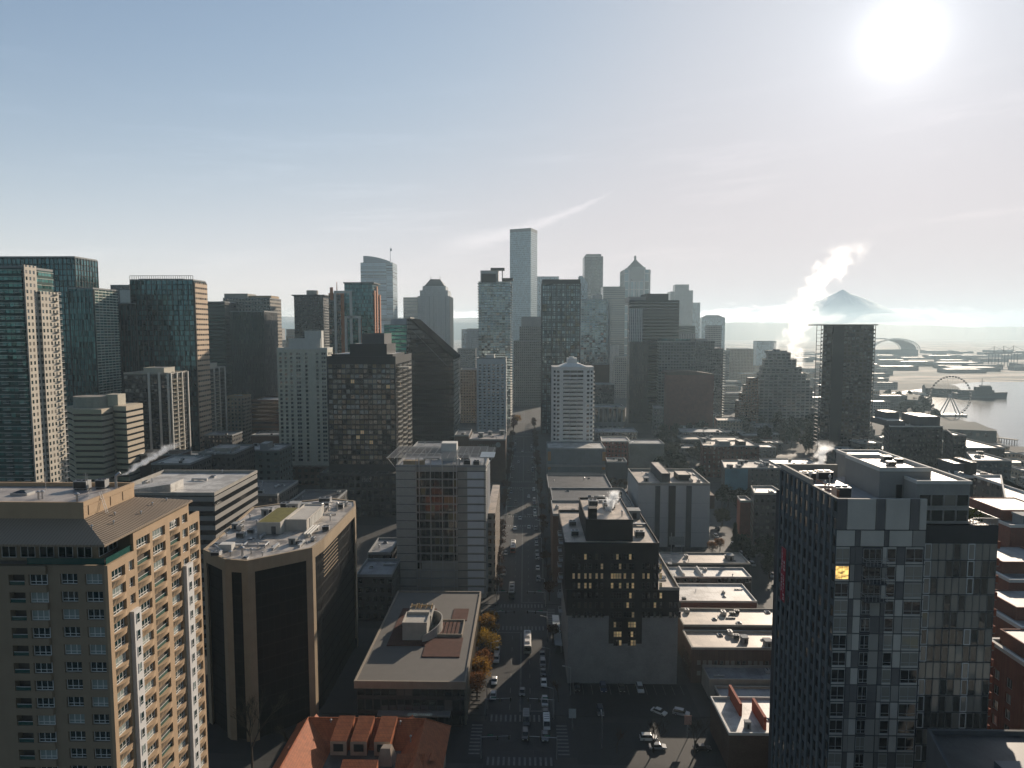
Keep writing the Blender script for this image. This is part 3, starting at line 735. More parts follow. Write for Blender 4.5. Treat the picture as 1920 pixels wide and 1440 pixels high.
    q = MB(); q.ebox((XR-.35, Y0+.2), (0,1), (1,0), 0, 7.6, 72.9, 73.9, 0, 0.05); q.ebox((-79, Y0+.25), (1,0), (0,-1), 0, 12.4, 72.9, 73.9, 0, .05); q.build("terrace_balustrade", [gm], rt)
    # standing-seam roof skirt
    rm_, t, b = new_mat("standing seam roof metal")
    X, Y, Z = t.sep(t.node("ShaderNodeNewGeometry").outputs["Position"]); N = t.sep(t.node("ShaderNodeNewGeometry").outputs["Normal"])
    along = t.m('ADD', t.m('MULTIPLY', Y, t.m('GREATER_THAN', N[0], 0.15)), t.m('MULTIPLY', X, t.m('LESS_THAN', N[0], 0.15)))
    seam = t.m('LESS_THAN', t.m('FRACT', t.m('DIVIDE', along, 0.55)), 0.16)
    t.put(b.inputs["Base Color"], t.mix(seam, (0.30, 0.235, 0.17), (0.17, 0.13, 0.095))); b.inputs["Roughness"].default_value = 0.55
    q = MB()
    E = [(-110,102.6,76.6),(XR+.6,102.6,76.6),(XR+.6,130.8,76.6),(-110,130.8,76.6)]; T = [(-110,108.2,79.3),(-72.2,108.2,79.3),(-72.2,122.3,79.3),(-110,122.3,79.3)]
    for i in range(3): q.poly([E[i], E[i+1], T[i+1], T[i]])
    for i in range(3): q.poly([(E[i][0],E[i][1],76.25),(E[i+1][0],E[i+1][1],76.25),E[i+1],E[i]])
    q.poly([(p[0],p[1],76.25) for p in reversed(E)]); q.build("roof_skirt", [rm_], rt)
    # seams as raised ribs on the visible slopes
    q = MB()
    for i in range(48):
        y = 103.2+i*.57
        f0 = min(1, (y-102.6)/5.6) if y < 108.2 else min(1, (130.8-y)/8.5) if y > 122.3 else 1
        p0 = Vector((XR+.6, y, 76.64)); p1 = Vector((XR+.6-7.7*f0 if False else XR+.6+(T[1][0]-XR-.6)*f0, y, 76.64+2.7*f0)); q.tube(p0, p1, .035, .035, 3, 0, False)
    q.build("roof_seams", [rm_], rt)
    # penthouse with recessed panels
    q = MB(); pp = [(-110,108),(-72,108),(-72,122.4),(-110,122.4)]; q.prism(pp, 78.6, 81.9, 0); parapet(q, inset(pp, -.08), 81.2, .75, .4, 0); q.poly([(x, y, 81.25) for x, y in pp], 1)
    for a, b in ((1.2,5.6),(7.2,10.0),(10.8,13.8)): q.ebox((-72,108), (0,1), (1,0), a, b, 79.6, 81.1, 0.0, 0.09, 0)
    q.build("penthouse", [TAN2, R_GRAVEL], rt)
    r = random.Random(2)
    for k, x, y, s in (("vent_pipe",-75,111,(1.2,1.2,1.6)),("air_handler",-80,120,(2.4,1.5,1.6)),("air_handler",-77,121,(1.8,1.3,1.6)),("vent_pipe",-83,113,(1,1,1.4)),("vent_pipe",-82.3,113,(1,1,1.5)),("skylight",-88,116,(3,2,1))):
        unit(rt, k, x, y, 81.25, *s)
    for x, y, s in ((-69.5,106,.7),(-68.4,110,.7),(-70,113,.7),(-67.8,117,.7),(-68.5,122,.7),(-68,126,.7)): unit(rt, "vent_pipe", x, y, 76.6+(XR+.6-x)/6.8*2.7-.1, s, s, s)
    q = MB()                                  # ladder
    for s in (-.25, .25): q.tube((-70.6,112.6+s,77.4),(-72.1,112.6+s,82.6),.04,.04,5)
    for k in range(9): z = 77.6+k*.55; x = -70.6-(z-77.4)*.288; q.tube((x,112.35,z),(x,112.85,z),.03,.03,4)
    q.build("ladder", [STEEL], rt)
    q = MB(); q.tube((-74.2,120.6,81.2),(-74.2,120.6,83.6),.22,.22,8); q.tube((-74.2,120.6,83.6),(-73.5,120.9,84.1),.22,.22,8); q.build("boiler_flue", [STEEL], rt)
    for x, y in ((-79,119.5),(-77.4,117.5),(-86,119)):
        q = MB(); q.tube((x,y,81.2),(x,y,84.4),.05,.03,5); q.tube((x-.5,y,84),(x+.5,y,84),.03,.03,4); q.build("antenna", [STEEL], rt)
    FOOT.append(("L1","tan",[(-104,104),(-66,104),(-66,134.5),(-104,134.5)]))
    return rt
tan_tower()
steam("steam_plume", "small wisp of steam drifting from the tan tower's roof flue", (-73.4,121,83.6), ((1.6,.5),(0.0,0.0)), .7, 1.9, 6.0, 1.4, 11.0, .5)

# ---- dark glass block with concrete corner piers
def pier_block():
    P = [(-88.6,182),(-79,174),(-72.6,173),(-59,184),(-58,192),(-58,229),(-60,236),(-70,240),(-84,233),(-93,227)]
    rt = root("office_block", "dark glass office block with tan concrete corner piers and a cluttered mossy roof", "office building", (-74,205,0))
    FOOT.append(("L2","pier",P))
    GL = mat_fac("dark curtain glass piers", (0.012,0.012,0.013), (0.006,0.007,0.008), 1.6, 3.6, .93, .9, tilt=.015, ior=1.25, pb=.03, blind=(.02,.02,.02), rough=.45)
    CT = mat("exposed aggregate concrete", (0.37,0.285,0.19), streak=True, var=.2)
    q = MB(); q.prism(inset(P, 1.0), 0, 46.4, 0); q.build("curtain_wall", [GL], rt)
    q = MB(); q.prism(P, 46.4, 49.4, 0); parapet(q, inset(P, -.01), 49.38, .35, .7, 0); q.build("roof_band", [CT], rt)
    q = MB(); q.poly([(x, y, 49.42) for x, y in inset(P, .4)]); q.poly([(x, y, 46.39) for x, y in reversed(P)]); q.build("roof", [mat_roof("patched grey roof", (.50,.45,.39), (.17,.155,.14))], rt)
    for i in (0,1,2,3,5,6,8):
        c = Vector(P[i]); a = (Vector(P[i-1])-c).normalized(); b = (Vector(P[(i+1) % 10])-c).normalized(); m = (a+b)
        q = MB(); s = 1.5
        c2 = c+m*0.1
        pts = [c, c+b*s*1.2, c+b*s*1.2+a*s*.8+m*.2, c+a*s*1.2]
        q.prism([tuple(p) for p in [pts[0], pts[1], pts[2], pts[3]]], 0, 46.39, 0); q.build("corner_pier", [CT], rt)
    # slatted louvres high on the right flank
    q = MB()
    for k in range(7): q.ebox((-58,192), (0,1), (1,0), 2, 17, 44.6-k*1.15, 44.7-k*1.15, -1.0, -.82)
    q.build("sunshade_slats", [CT], rt)
    z = 49.43
    LG = mat("pale plant room render", (.50,.47,.42), streak=True)
    q = MB(); q.box(-79.5,-72.5,197,214,z,z+3.6); q.build("plant_room", [LG], rt)
    q = MB(); q.poly([(-79.3,197.2,z+3.63),(-72.7,197.2,z+3.63),(-72.7,213.8,z+3.63),(-79.3,213.8,z+3.63)]); q.build("green_roof", [MOSS], rt)
    q = MB(); q.box(-72.49,-66,201,219,z,z+3.1); parapet(q, [(-72.5,200.9),(-65.9,200.9),(-65.9,219.1),(-72.5,219.1)], z+3.05, .4, .35); q.build("plant_room", [LG], rt)
    q = MB()
    for k in range(9): q.box(-65.99,-65.8,204+k*1.4,204.9+k*1.4,z+.2,z+3.0)
    q.build("louvre_panel", [WHITE], rt)
    q = MB(); q.box(-75.2,-73.9,196.9,196.99,z+.05,z+2.4); q.build("plant_room_door", [DGREY], rt)
    for k in range(3):
        q = MB(); q.tube((-64.6+k*.85,194,z+1),(-64.6+k*.85,203,z+1),.3,.3,8); q.box(-64.8+k*.85,-64.4+k*.85,195,195.3,z,z+.72); q.box(-64.8+k*.85,-64.4+k*.85,201.5,201.8,z,z+.72); q.build("steam_pipe", [WHITE], rt)
    q = MB(); q.box(-84,-80.5,181.5,184,z,z+1.8); q.build("fan_housing", [WHITE], rt)
    q = MB()
    for a, b in (((-78.5,184.5),(-72.5,184.5)),((-72.5,184.5),(-72.5,187.5)),((-78.5,184.5),(-78.5,187.5)),((-78.5,187.5),(-72.5,187.5)),((-86,186),(-80.5,189.5)),((-86.5,184.5),(-82,179.5))):
        q.tube((*a,z+.7),(*b,z+.7),.22,.22,6); 
    for a in ((-78.5,184.5),(-72.5,184.5),(-72.5,187.5),(-78.5,187.5),(-86,186),(-80.5,189.5)): q.tube((*a,z),(*a,z+.7),.2,.2,6)
    q.build("pipe_run", [STEEL], rt)
    for k, x, y, s in (("vent_pipe",-76,178,(2,2,2.6)),("vent_pipe",-74.2,179.5,(1.4,1.4,1.6)),("vent_pipe",-79,177.5,(1.6,1.6,1.5)),("air_handler",-83,177.8,(2.4,1.8,1.2)),("duct",-82,185,(6,4,2.2)),("air_handler",-84.5,219,(3.4,2.4,2.0)),("air_handler",-81,226,(3.2,2.6,2.2)),("duct",-77,230,(7,4,2)),("air_handler",-68,228,(2.6,2,1.8)),("vent_pipe",-63,224,(1.6,1.6,3)),("vent_pipe",-62,212,(1.2,1.2,2)),("air_handler",-70,234,(4,2.4,2)),("air_handler",-64,188.6,(2.2,1.8,1.0)),("skylight",-79,191,(2,2,1))): unit(rt, k, x, y, z, *s)
    clutter(rt, P, z, 34, random.Random(91), .8, [(-80.5,-65,196,220),(-65.5,-62,193,204),(-87,-80,179,190)])
    for k in range(7): q = MB(); xx = -84+k*3.1; q.tube((xx,220+k*.8,z+.35),(xx+5,226+k*.9,z+.35),.14,.14,5); q.build("conduit", [STEEL], rt)
    q = MB(); N = 14
    for k in range(N):
        a, b = 2*math.pi*k/N, 2*math.pi*(k+1)/N; q.tube((-66+2.2*math.cos(a),224+2.2*math.sin(a),z+2.2),(-66+2.2*math.cos(b),224+2.2*math.sin(b),z+2.2),.1,.1,5)
    for k in range(4): a = math.pi*k/2+.3; q.tube((-66+2.2*math.cos(a),224+2.2*math.sin(a),z),(-66+2.2*math.cos(a),224+2.2*math.sin(a),z+2.2),.08,.08,5)
    q.build("tank_ring", [STEEL], rt)
    q = MB(); q.tube((-62.5,233,z),(-62.5,233,z+5),.1,.06,6); q.build("mast", [STEEL], rt)
    return rt
pier_block()

# ---- clay-tiled hall at the bottom edge
def tile_hall():
    rt = root("tiled_hall", "low hall with orange clay tile roof, dormers and a shaded courtyard at the bottom edge", "hall", (-38,150,0))
    FOOT.append(("L3","hall",[(-58,134),(-19,134),(-19,166),(-58,166)]))
    tm, t, b = new_mat("clay roof tile")
    g = t.node("ShaderNodeNewGeometry"); X, Y, Z = t.sep(g.outputs["Position"]); N = t.sep(g.outputs["True Normal"])
    sel = t.m('GREATER_THAN', t.m('ABSOLUTE', N[0]), 0.25)
    al = t.m('ADD', t.m('MULTIPLY', Y, sel), t.m('MULTIPLY', X, t.m('SUBTRACT', 1.0, sel)))
    row = t.m('FRACT', t.m('MULTIPLY', Z, 3.2)); rib = t.m('FRACT', t.m('DIVIDE', al, 0.34))
    dk = t.m('MULTIPLY', t.m('MULTIPLY_ADD', t.m('LESS_THAN', rib, 0.3), -0.45, 1.0), t.m('MULTIPLY_ADD', t.m('LESS_THAN', row, 0.14), -0.3, 1.0))
    nz = t.m('MULTIPLY_ADD', t.noise(g.outputs["Position"], 0.9, 5), 1.0, 0.5)
    cc = t.vm('SCALE', t.mix(t.noise(g.outputs["Position"], 0.3, 3), (0.33,0.085,0.028), (0.50,0.155,0.05))); t.put(t.n[-1].inputs["Scale"], t.m('MULTIPLY', dk, nz))
    t.put(b.inputs["Base Color"], cc); b.inputs["Roughness"].default_value = 0.75
    wall = mat("hall render", (0.40,0.33,0.26), streak=True)
    q = MB(); q.prism([(-57,135),(-20,135),(-20,165),(-57,165)], 0, 9.4, 0); q.build("wall", [wall], rt)
    # hipped range along the back, arms left and right, courtyard in the middle
    ez, rz = 9.2, 14.2
    q = MB()
    o = [(-58.2,134),(-18.8,134),(-18.8,166.2),(-58.2,166.2)]; i_ = [(-50.5,134),(-29.5,134),(-29.5,160),(-50.5,160)]
    q.poly([(-58.2,166.2,ez),(-18.8,166.2,ez),(-24.5,161,rz),(-53.6,161,rz)][::-1])
    q.poly([(-53.6,161,rz),(-24.5,161,rz),(-29.5,155.5,ez+.2),(-46.5,155.5,ez+.2)][::-1])
    q.poly([(-58.2,134,ez),(-58.2,166.2,ez),(-53.6,161,rz),(-53.6,134,rz)][::-1])
    q.poly([(-53.6,134,rz),(-53.6,161,rz),(-46.5,155.5,ez+.2),(-46.5,134,ez+.2)][::-1])
    q.poly([(-18.8,166.2,ez),(-18.8,134,ez),(-24.5,134,rz),(-24.5,161,rz)][::-1])
    q.poly([(-24.5,161,rz),(-24.5,134,rz),(-29.5,134,ez+.2),(-29.5,155.5,ez+.2)][::-1])
    q.build("roof", [tm], rt)
    q = MB(); q.poly([(-46.5,134,9.42),(-29.5,134,9.42),(-29.5,155.5,9.42),(-46.5,155.5,9.42)]); q.build("courtyard_deck", [R_DARK], rt)
    q = MB()
    for a, b in (((-58.2,166.2,ez),(-53.6,161,rz)),((-18.8,166.2,ez),(-24.5,161,rz)),((-53.6,161,rz),(-24.5,161,rz)),((-53.6,161,rz),(-53.6,134,rz)),((-24.5,161,rz),(-24.5,134,rz))): q.tube(a, b, .17, .17, 6)
    q.build("ridge_tiles", [tm], rt)
    for x in (-46, -41.2, -35.6):                     # three big shed dormers over the courtyard side
        q = MB(); q.poly([(x,153.2,13.1),(x+3.9,153.2,13.1),(x+4.3,160.2,15.3),(x+.4,160.2,15.3)]); q.poly([(x,153.2,13.1),(x+.4,160.2,15.3),(x+.4,160.2,13.5),(x,153.2,9.6)][::1]); q.poly([(x+3.9,153.2,13.1),(x+3.9,153.2,9.6),(x+4.3,160.2,13.5),(x+4.3,160.2,15.3)]); d = q.build("dormer", [tm], rt)
        q = MB(); q.poly([(x,153.19,9.6),(x+3.9,153.19,9.6),(x+3.9,153.19,13.05),(x,153.19,13.05)]); q.build("dormer_front", [wall], d)
        q = MB(); q.box(x+.8,x+3.1,153.1,153.18,10.6,12.4); q.build("dormer_window", [G_DARK], d)
    for x, y in ((-53,163.3),(-28.5,163.3),(-24,151),(-21.5,148)):
        q = MB(); q.poly([(x-1.6,y+1.4,11.2),(x,y-1.2,12.8),(x,y+2.2,12.6)]); q.poly([(x,y-1.2,12.8),(x+1.6,y+1.4,11.2),(x,y+2.2,12.6)]); q.build("eyebrow_vent", [tm], rt)
    for z_, x0, x1, y0, y1 in ((11.9,-29,-22.6,143.5,147.5),(12.2,-29.4,-22.4,136.5,140.8),(11.4,-41,-33,140,146)):
        q = MB(); q.poly([(x0,y0,z_),(x1,y0,z_),(x1,y1,z_+2),(x0,y1,z_+2)]); q.poly([(x0,y0,z_-2.2),(x1,y0,z_-2.2),(x1,y0,z_),(x0,y0,z_)]); q.poly([(x0,y1,z_+2),(x0,y0,z_),(x0,y0,z_-2.2),(x0,y1,z_-2.2)]); q.poly([(x1,y0,z_-2.2),(x1,y0,z_),(x1,y1,z_+2),(x1,y1,z_-2.2)][::-1]); q.build("dormer", [tm], rt)
    q = MB(); q.hexa([(-34.2,149.5,9.4),(-30.6,149.5,9.4),(-29.7,152.6,9.4),(-33.3,152.6,9.4),(-33.4,150.4,13.2),(-31.2,150.4,13.2),(-31.0,151.8,13.4),(-33,151.8,13.4)]); q.build("stucco_turret", [wall], rt)
    for x, y in ((-47.8,160.3),(-44.8,159.5),(-30.6,160),(-27,154)): unit(rt, "vent_pipe", x, y, 12.6, .9, .9, 1.8)
    for x, y in ((-54.2,150),(-53.4,144)):
        q = MB(); q.box(x-.6,x+.6,y-.6,y+.6,11,13.6); q.build("chimney", [BRICK], rt)
tile_hall()

def text(s, loc, size, m, parent, name, rz=0.0, ex=0.04, align='LEFT', up=True):
    c = bpy.data.curves.new(name, 'FONT'); c.body = s; c.size = size; c.extrude = ex; c.align_x = align
    o = bpy.data.objects.new(name+"_tmp", c); COL.objects.link(o)
    bpy.context.view_layer.update()
    me = bpy.data.meshes.new_from_object(o.evaluated_get(bpy.context.evaluated_depsgraph_get())); bpy.data.objects.remove(o)
    me.materials.clear(); me.materials.append(m)
    o = bpy.data.objects.new(name, me); COL.objects.link(o)
    if parent: o.parent = parent; o.location = Vector(loc)-parent_world(parent)
    else: o.location = loc
    o.rotation_euler = (math.pi/2, 0, rz)
    return o
# ---- low building with curved terrace and planted roof
def terrace_building():
    x0, x1, y0, y1, z = -46.5, -16.7, 181, 245, 13.0
    rt = root("low_building", "low flat-roofed building with brown planted roof beds and a curved roof pavilion", "building", (-31,213,0))
    FOOT.append(("L4","terrace",[(x0,y0),(x1,y0),(x1,y1),(x0,y1)]))
    GF = mat_fac("storefront glass", (0.05,0.05,0.05), (0.02,0.03,0.032), 2.2, 4.2, .86, .72, pb=.08)
    q = MB(); q.prism([(x0,y0),(x1,y0),(x1,y1),(x0,y1)], 0, 11.3, 0); q.build("wall", [GF], rt)
    CS = mat("sandy cornice", (0.28,0.24,0.19), streak=True)
    q = MB(); pp = [(x0-.6,y0-.8),(x1+.5,y0-.8),(x1+.5,y1+.4),(x0-.6,y1+.4)]; q.prism(pp, 11.3, z, 0, bottom=0); parapet(q, inset(pp, -.02), z-.02, .5, .5, 0); q.build("cornice", [CS], rt)
    pav = mat("roof paver", (0.15,0.14,0.126), var=.15, scale=.3)
    q = MB(); q.poly([(x, y, z+.03) for x, y in inset(pp, .3)]); q.build("roof", [pav], rt)
    soil = mat("brown sedum bed", (0.085,0.035,0.024), rough=.95, var=.6, scale=.6)
    for a, b, c, d in ((-42.5,-30.6,202,230),(-30.6,-19.4,195,207.6),(-24.6,-19.4,220.5,230)):
        q = MB(); q.box(a, b, c, d, z+.02, z+.32); q.build("planted_bed", [soil], rt)
    for k in range(6):
        q = MB(); q.box(-28.5+k*1.25,-27.6+k*1.25,209.5,218.5,z+.03,z+.62); q.build("planter_box", [soil], rt)
    q = MB(); q.box(-30,-20.2,208.4,208.8,z,z+1.0); q.box(-20.2,-19.9,208.4,219.6,z,z+1.0); q.box(-30,-20.2,219.3,219.7,z,z+1.0); q.build("planter_wall", [CS], rt)
    LG = mat("pavilion stucco", (0.42,0.40,0.36), streak=True)
    q = MB(); q.box(-38.2,-30.6,205.5,213.5,z,z+5.2); pp2 = [(-38.3,205.4),(-30.5,205.4),(-30.5,213.6),(-38.3,213.6)]; parapet(q, pp2, z+5.15, .9, .3); q.build("pavilion", [LG], rt)
    q = MB(); q.box(-38.2,-30.4,213.7,222,z,z+4.0); parapet(q, [(-38.3,213.65),(-30.3,213.65),(-30.3,222.1),(-38.3,222.1)], z+3.95, .8, .3); q.build("pavilion", [LG], rt)
    q = MB(); N = 22; cx, cy_, R0, R1 = -36.5, 213.0, 9.6, 9.9      # the big curved screen wall
    for k in range(N):
        a, b = math.radians(-62+k*(150/N)), math.radians(-62+(k+1)*(150/N)); h0 = 2.2+2.0*math.sin(math.pi*k/N); h1 = 2.2+2.0*math.sin(math.pi*(k+1)/N)
        P = lambda r, a_, zz: (cx+r*math.cos(a_), cy_+r*math.sin(a_), zz)
        q.hexa([P(R1,a,z),P(R1,b,z),P(R0,b,z),P(R0,a,z),P(R1,a,z+h0),P(R1,b,z+h1),P(R0,b,z+h1),P(R0,a,z+h0)])
    q.build("curved_screen", [LG], rt)
    q = MB()
    for k in range(5): q.tube((-37.8+k*1.7,218.4,z+4.9),(-37.8+k*1.7,221.6,z+5.4),.18,.18,6)
    q.tube((-38,220,z+5.6),(-30.6,220,z+5.6),.22,.22,6); q.tube((-35,219,z+4.9),(-35,219,z+6.6),.25,.25,8); q.build("exhaust_pipes", [mat("brassy pipe", (.5,.36,.2), rough=.4, metal=.5)], rt)
    q = MB()                                               # white fins down the street side
    for k in range(26): q.box(x1+.02, x1+.5, y0+1+k*2.4, y0+1.35+k*2.4, 0.2, 11.2)
    q.build("street_fins", [CS], rt)
    q = MB(); q.box(x0+6, x0+26, y0-2.6, y0-.02, 4.3, 4.7); q.build("entrance_canopy", [STEEL], rt)
    q = MB()
    for k in range(9): q.box(x0+11+k*.95, x0+11.7+k*.95, y0-2.72, y0-2.62, 4.75, 5.5)
    sg = text("GREEN MARKET", (x0+14.5, y0-2.75, 4.78), .95, mat_emit("pale sign letter", (.55,.7,.68), .12), rt, "sign_lettering")
    for k in range(9):                                     # steps to the pavement
        q = MB(); q.box(x1+.6, x1+3.4, 190+k*2.2, 191.5+k*2.2, .14, .32); q.build("step", [pavm], rt)
terrace_building()

# ---- steel-framed office with rooftop trellis
def trellis_office():
    x0, x1, y0, y1, h = -52.4, -15.9, 272.0, 297.0, 54.5
    rt = root("office_building", "grey panelled office with a central glazed bay and a steel trellis over its roof", "office building", (-34,284,0))
    FOOT.append(("L5","trellis",[(x0,y0),(x1,y0),(x1,y1),(x0,y1)]))
    X = lambda px: at(px, 950, y0).x
    xa, xb, xc, xd = X(780), X(858), X(876), X(903)
    fh = 3.42
    beige = mat("beige panel", (.33,.30,.26), streak=True); pale = mat("pale metal panel", (.58,.59,.61), rough=.5, streak=True, var=.08)
    q = MB(); q.prism([(x0,y0),(xa,y0),(xa,y0+.9),(xb,y0+.9),(xb,y0),(x1,y0),(x1,y1),(x0,y1)], 0, h, 0); q.build("wall", [mat("warm grey panel", (.40,.385,.35), streak=True, var=.14)], rt)
    q = MB(); q.box(xb+.02, xc, y0-.05, y0-.001, 0, h); q.build("beige_strip", [beige], rt)
    for k in range(15):
        q = MB(); z = h-1.6-(k+1)*fh; q.box(xc+.1, xd+.9, y0-.12, y0-.001, max(z+.55, .1), z+fh-.12)
        if z > -1: q.build("metal_panel", [pale], rt)
    GZ = mat_glass("bay glass", (.012,.017,.019), ior=1.6, tilt=.02, pb=.14, blind=(.17,.15,.08))
    n = 9; W = (xb-xa)/n
    pm = MB(); pm.poly([(0,0,0),(W-.1,0,0),(W-.1,0,fh-.25),(0,0,fh-.25)]); pme = pm.mesh("window", [GZ]); cnt = 0
    for k in range(15):
        for c in range(n):
            z = h-1.5-(k+1)*fh
            if z > 3 and cnt < 100: inst("window", pme, rt, (xa+c*W+.05, y0+.86, z+.12)); cnt += 1
    q = MB()                                                # exposed steel grid in front of the bay
    for xx in (xa+.3, xa+(xb-xa)*.09, xa+(xb-xa)*.36, xa+(xb-xa)*.64, xa+(xb-xa)*.91, xb-.3): q.box(xx-.14, xx+.14, y0-.7, y0-.4, 0, h+4.2)
    for k in range(15): z = h-1.6-k*fh; q.box(xa, xb, y0-.4, y0-.15, z-.12, z+.12)
    q.build("steel_grid", [STEEL], rt)
    q = MB(); q2 = MB()
    for k in range(15): z = h-1.6-k*fh; q.box(x0+.1, xa-.05, y0-.1, y0-.001, z-.14, z+.1); q2.box(xb+.05, x1, y0-.3, y0-.13, z-.16, z+.16)
    q.build("storey_trim", [DGREY], rt); q2.build("storey_trim", [DGREY], rt)
    q = MB(); xm = (x0+xa)/2
    for k in range(0, 15, 2):
        z = h-1.7-k*fh
        for s in (0, 1): a = (x0+.4 if s else xa-.4); q.tube((xm,y0-.2,z),(a,y0-.2,z-2.2),.07,.07,4); q.tube((xm,y0-.2,z-2*fh+.4),(a,y0-.2,z-2*fh+2.4),.07,.07,4)
    q.build("cross_bracing", [STEEL], rt)
    q = MB()
    for k in range(15):
        z = h-1.7-k*fh
        for j in range(4): q.box(x1+.01, x1+.55, y0+.6, y1-.6, z-j*.8-.1, z-j*.8)
    q.build("louvres", [STEEL], rt)
    q = MB(); parapet(q, [(x0-.08,y0-.08),(x1+.08,y0-.08),(x1+.08,y1+.08),(x0-.08,y1+.08)], h, .9, .4); q.build("parapet", [GREY], rt)
    q = MB(); q.poly([(x0+.1,y0+1,h+.02),(x1-.1,y0+1,h+.02),(x1-.1,y1-.1,h+.02),(x0+.1,y1-.1,h+.02)]); q.build("roof", [R_GREY], rt)
    tz = h+4.3; q = MB()                                    # trellis
    for k in range(12): yy = y0-2.6+k*2.35; q.box(x0-3.2, x1+(3.4 if k < 11 else 0), yy-.07, yy+.07, tz, tz+.22)
    for k in range(15): xx = x0-3+k*3.0; q.box(xx-.06, xx+.06, y0-2.7, y0+23.4, tz-.31, tz-.01)
    q.build("trellis", [STEEL], rt)
    q = MB()
    for xx in (x0+.5, x0+9, x1-9, x1-.5):
        for yy in (y0+.6, y1-3): q.tube((xx,yy,h),(xx,yy,tz-.3),.14,.14,6)
    for xx, e in ((x0+.3, -3), (x1-.3, 3)): q.tube((xx,y0+.3,h-1),(xx+e,y0-2.2,tz-.3),.1,.1,5); q.tube((xx,y1-3,h-1),(xx+e,y1-3,tz-.3),.1,.1,5)
    q.build("trellis_posts", [STEEL], rt)
    q = MB(); q.box(x1-2.2, x1+3.6, y0-2.8, y0+9, tz+.31, tz+.42); q.build("solar_panel", [mat("blue grey panel", (.2,.24,.28), rough=.3)], rt)
    q = MB(); q.box(-35.5,-29,y0+13,y0+19,h,h+7.6); q.build("lift_overrun", [WHITE], rt)
    q = MB(); q.box(x0+2.5,x0+11,y0+3,y0+6,h,h+2.0); q.build("roof_deck", [TAN], rt)
    for k, x, y, s in (("air_handler",x1-4,y0+4,(2.6,2,2)),("air_handler",x1-8,y0+5,(3,2,2.2)),("vent_pipe",x1-11,y0+4,(1.4,1.4,3)),("air_handler",-26,y0+17,(4,3,2.4)),("duct",-40,y0+16,(7,4,2))): unit(rt, k, x, y, h+.03, *s)
    # lower street wing stepping out on the right
    q = MB(); q.prism([(-15.88,278),(-12.4,278),(-12.4,330),(-15.88,330)], 0, 34, 0); q.build("street_wing", [mat_fac("street wing facade", (.33,.28,.23), (.02,.02,.02), 2.4, 3.4, .6, .55)], rt)
    q = MB(); q.poly([(-15.88,278,34.02),(-12.4,278,34.02),(-12.4,330,34.02),(-15.88,330,34.02)]); q.build("wing_roof", [R_TAN], rt)
trellis_office()

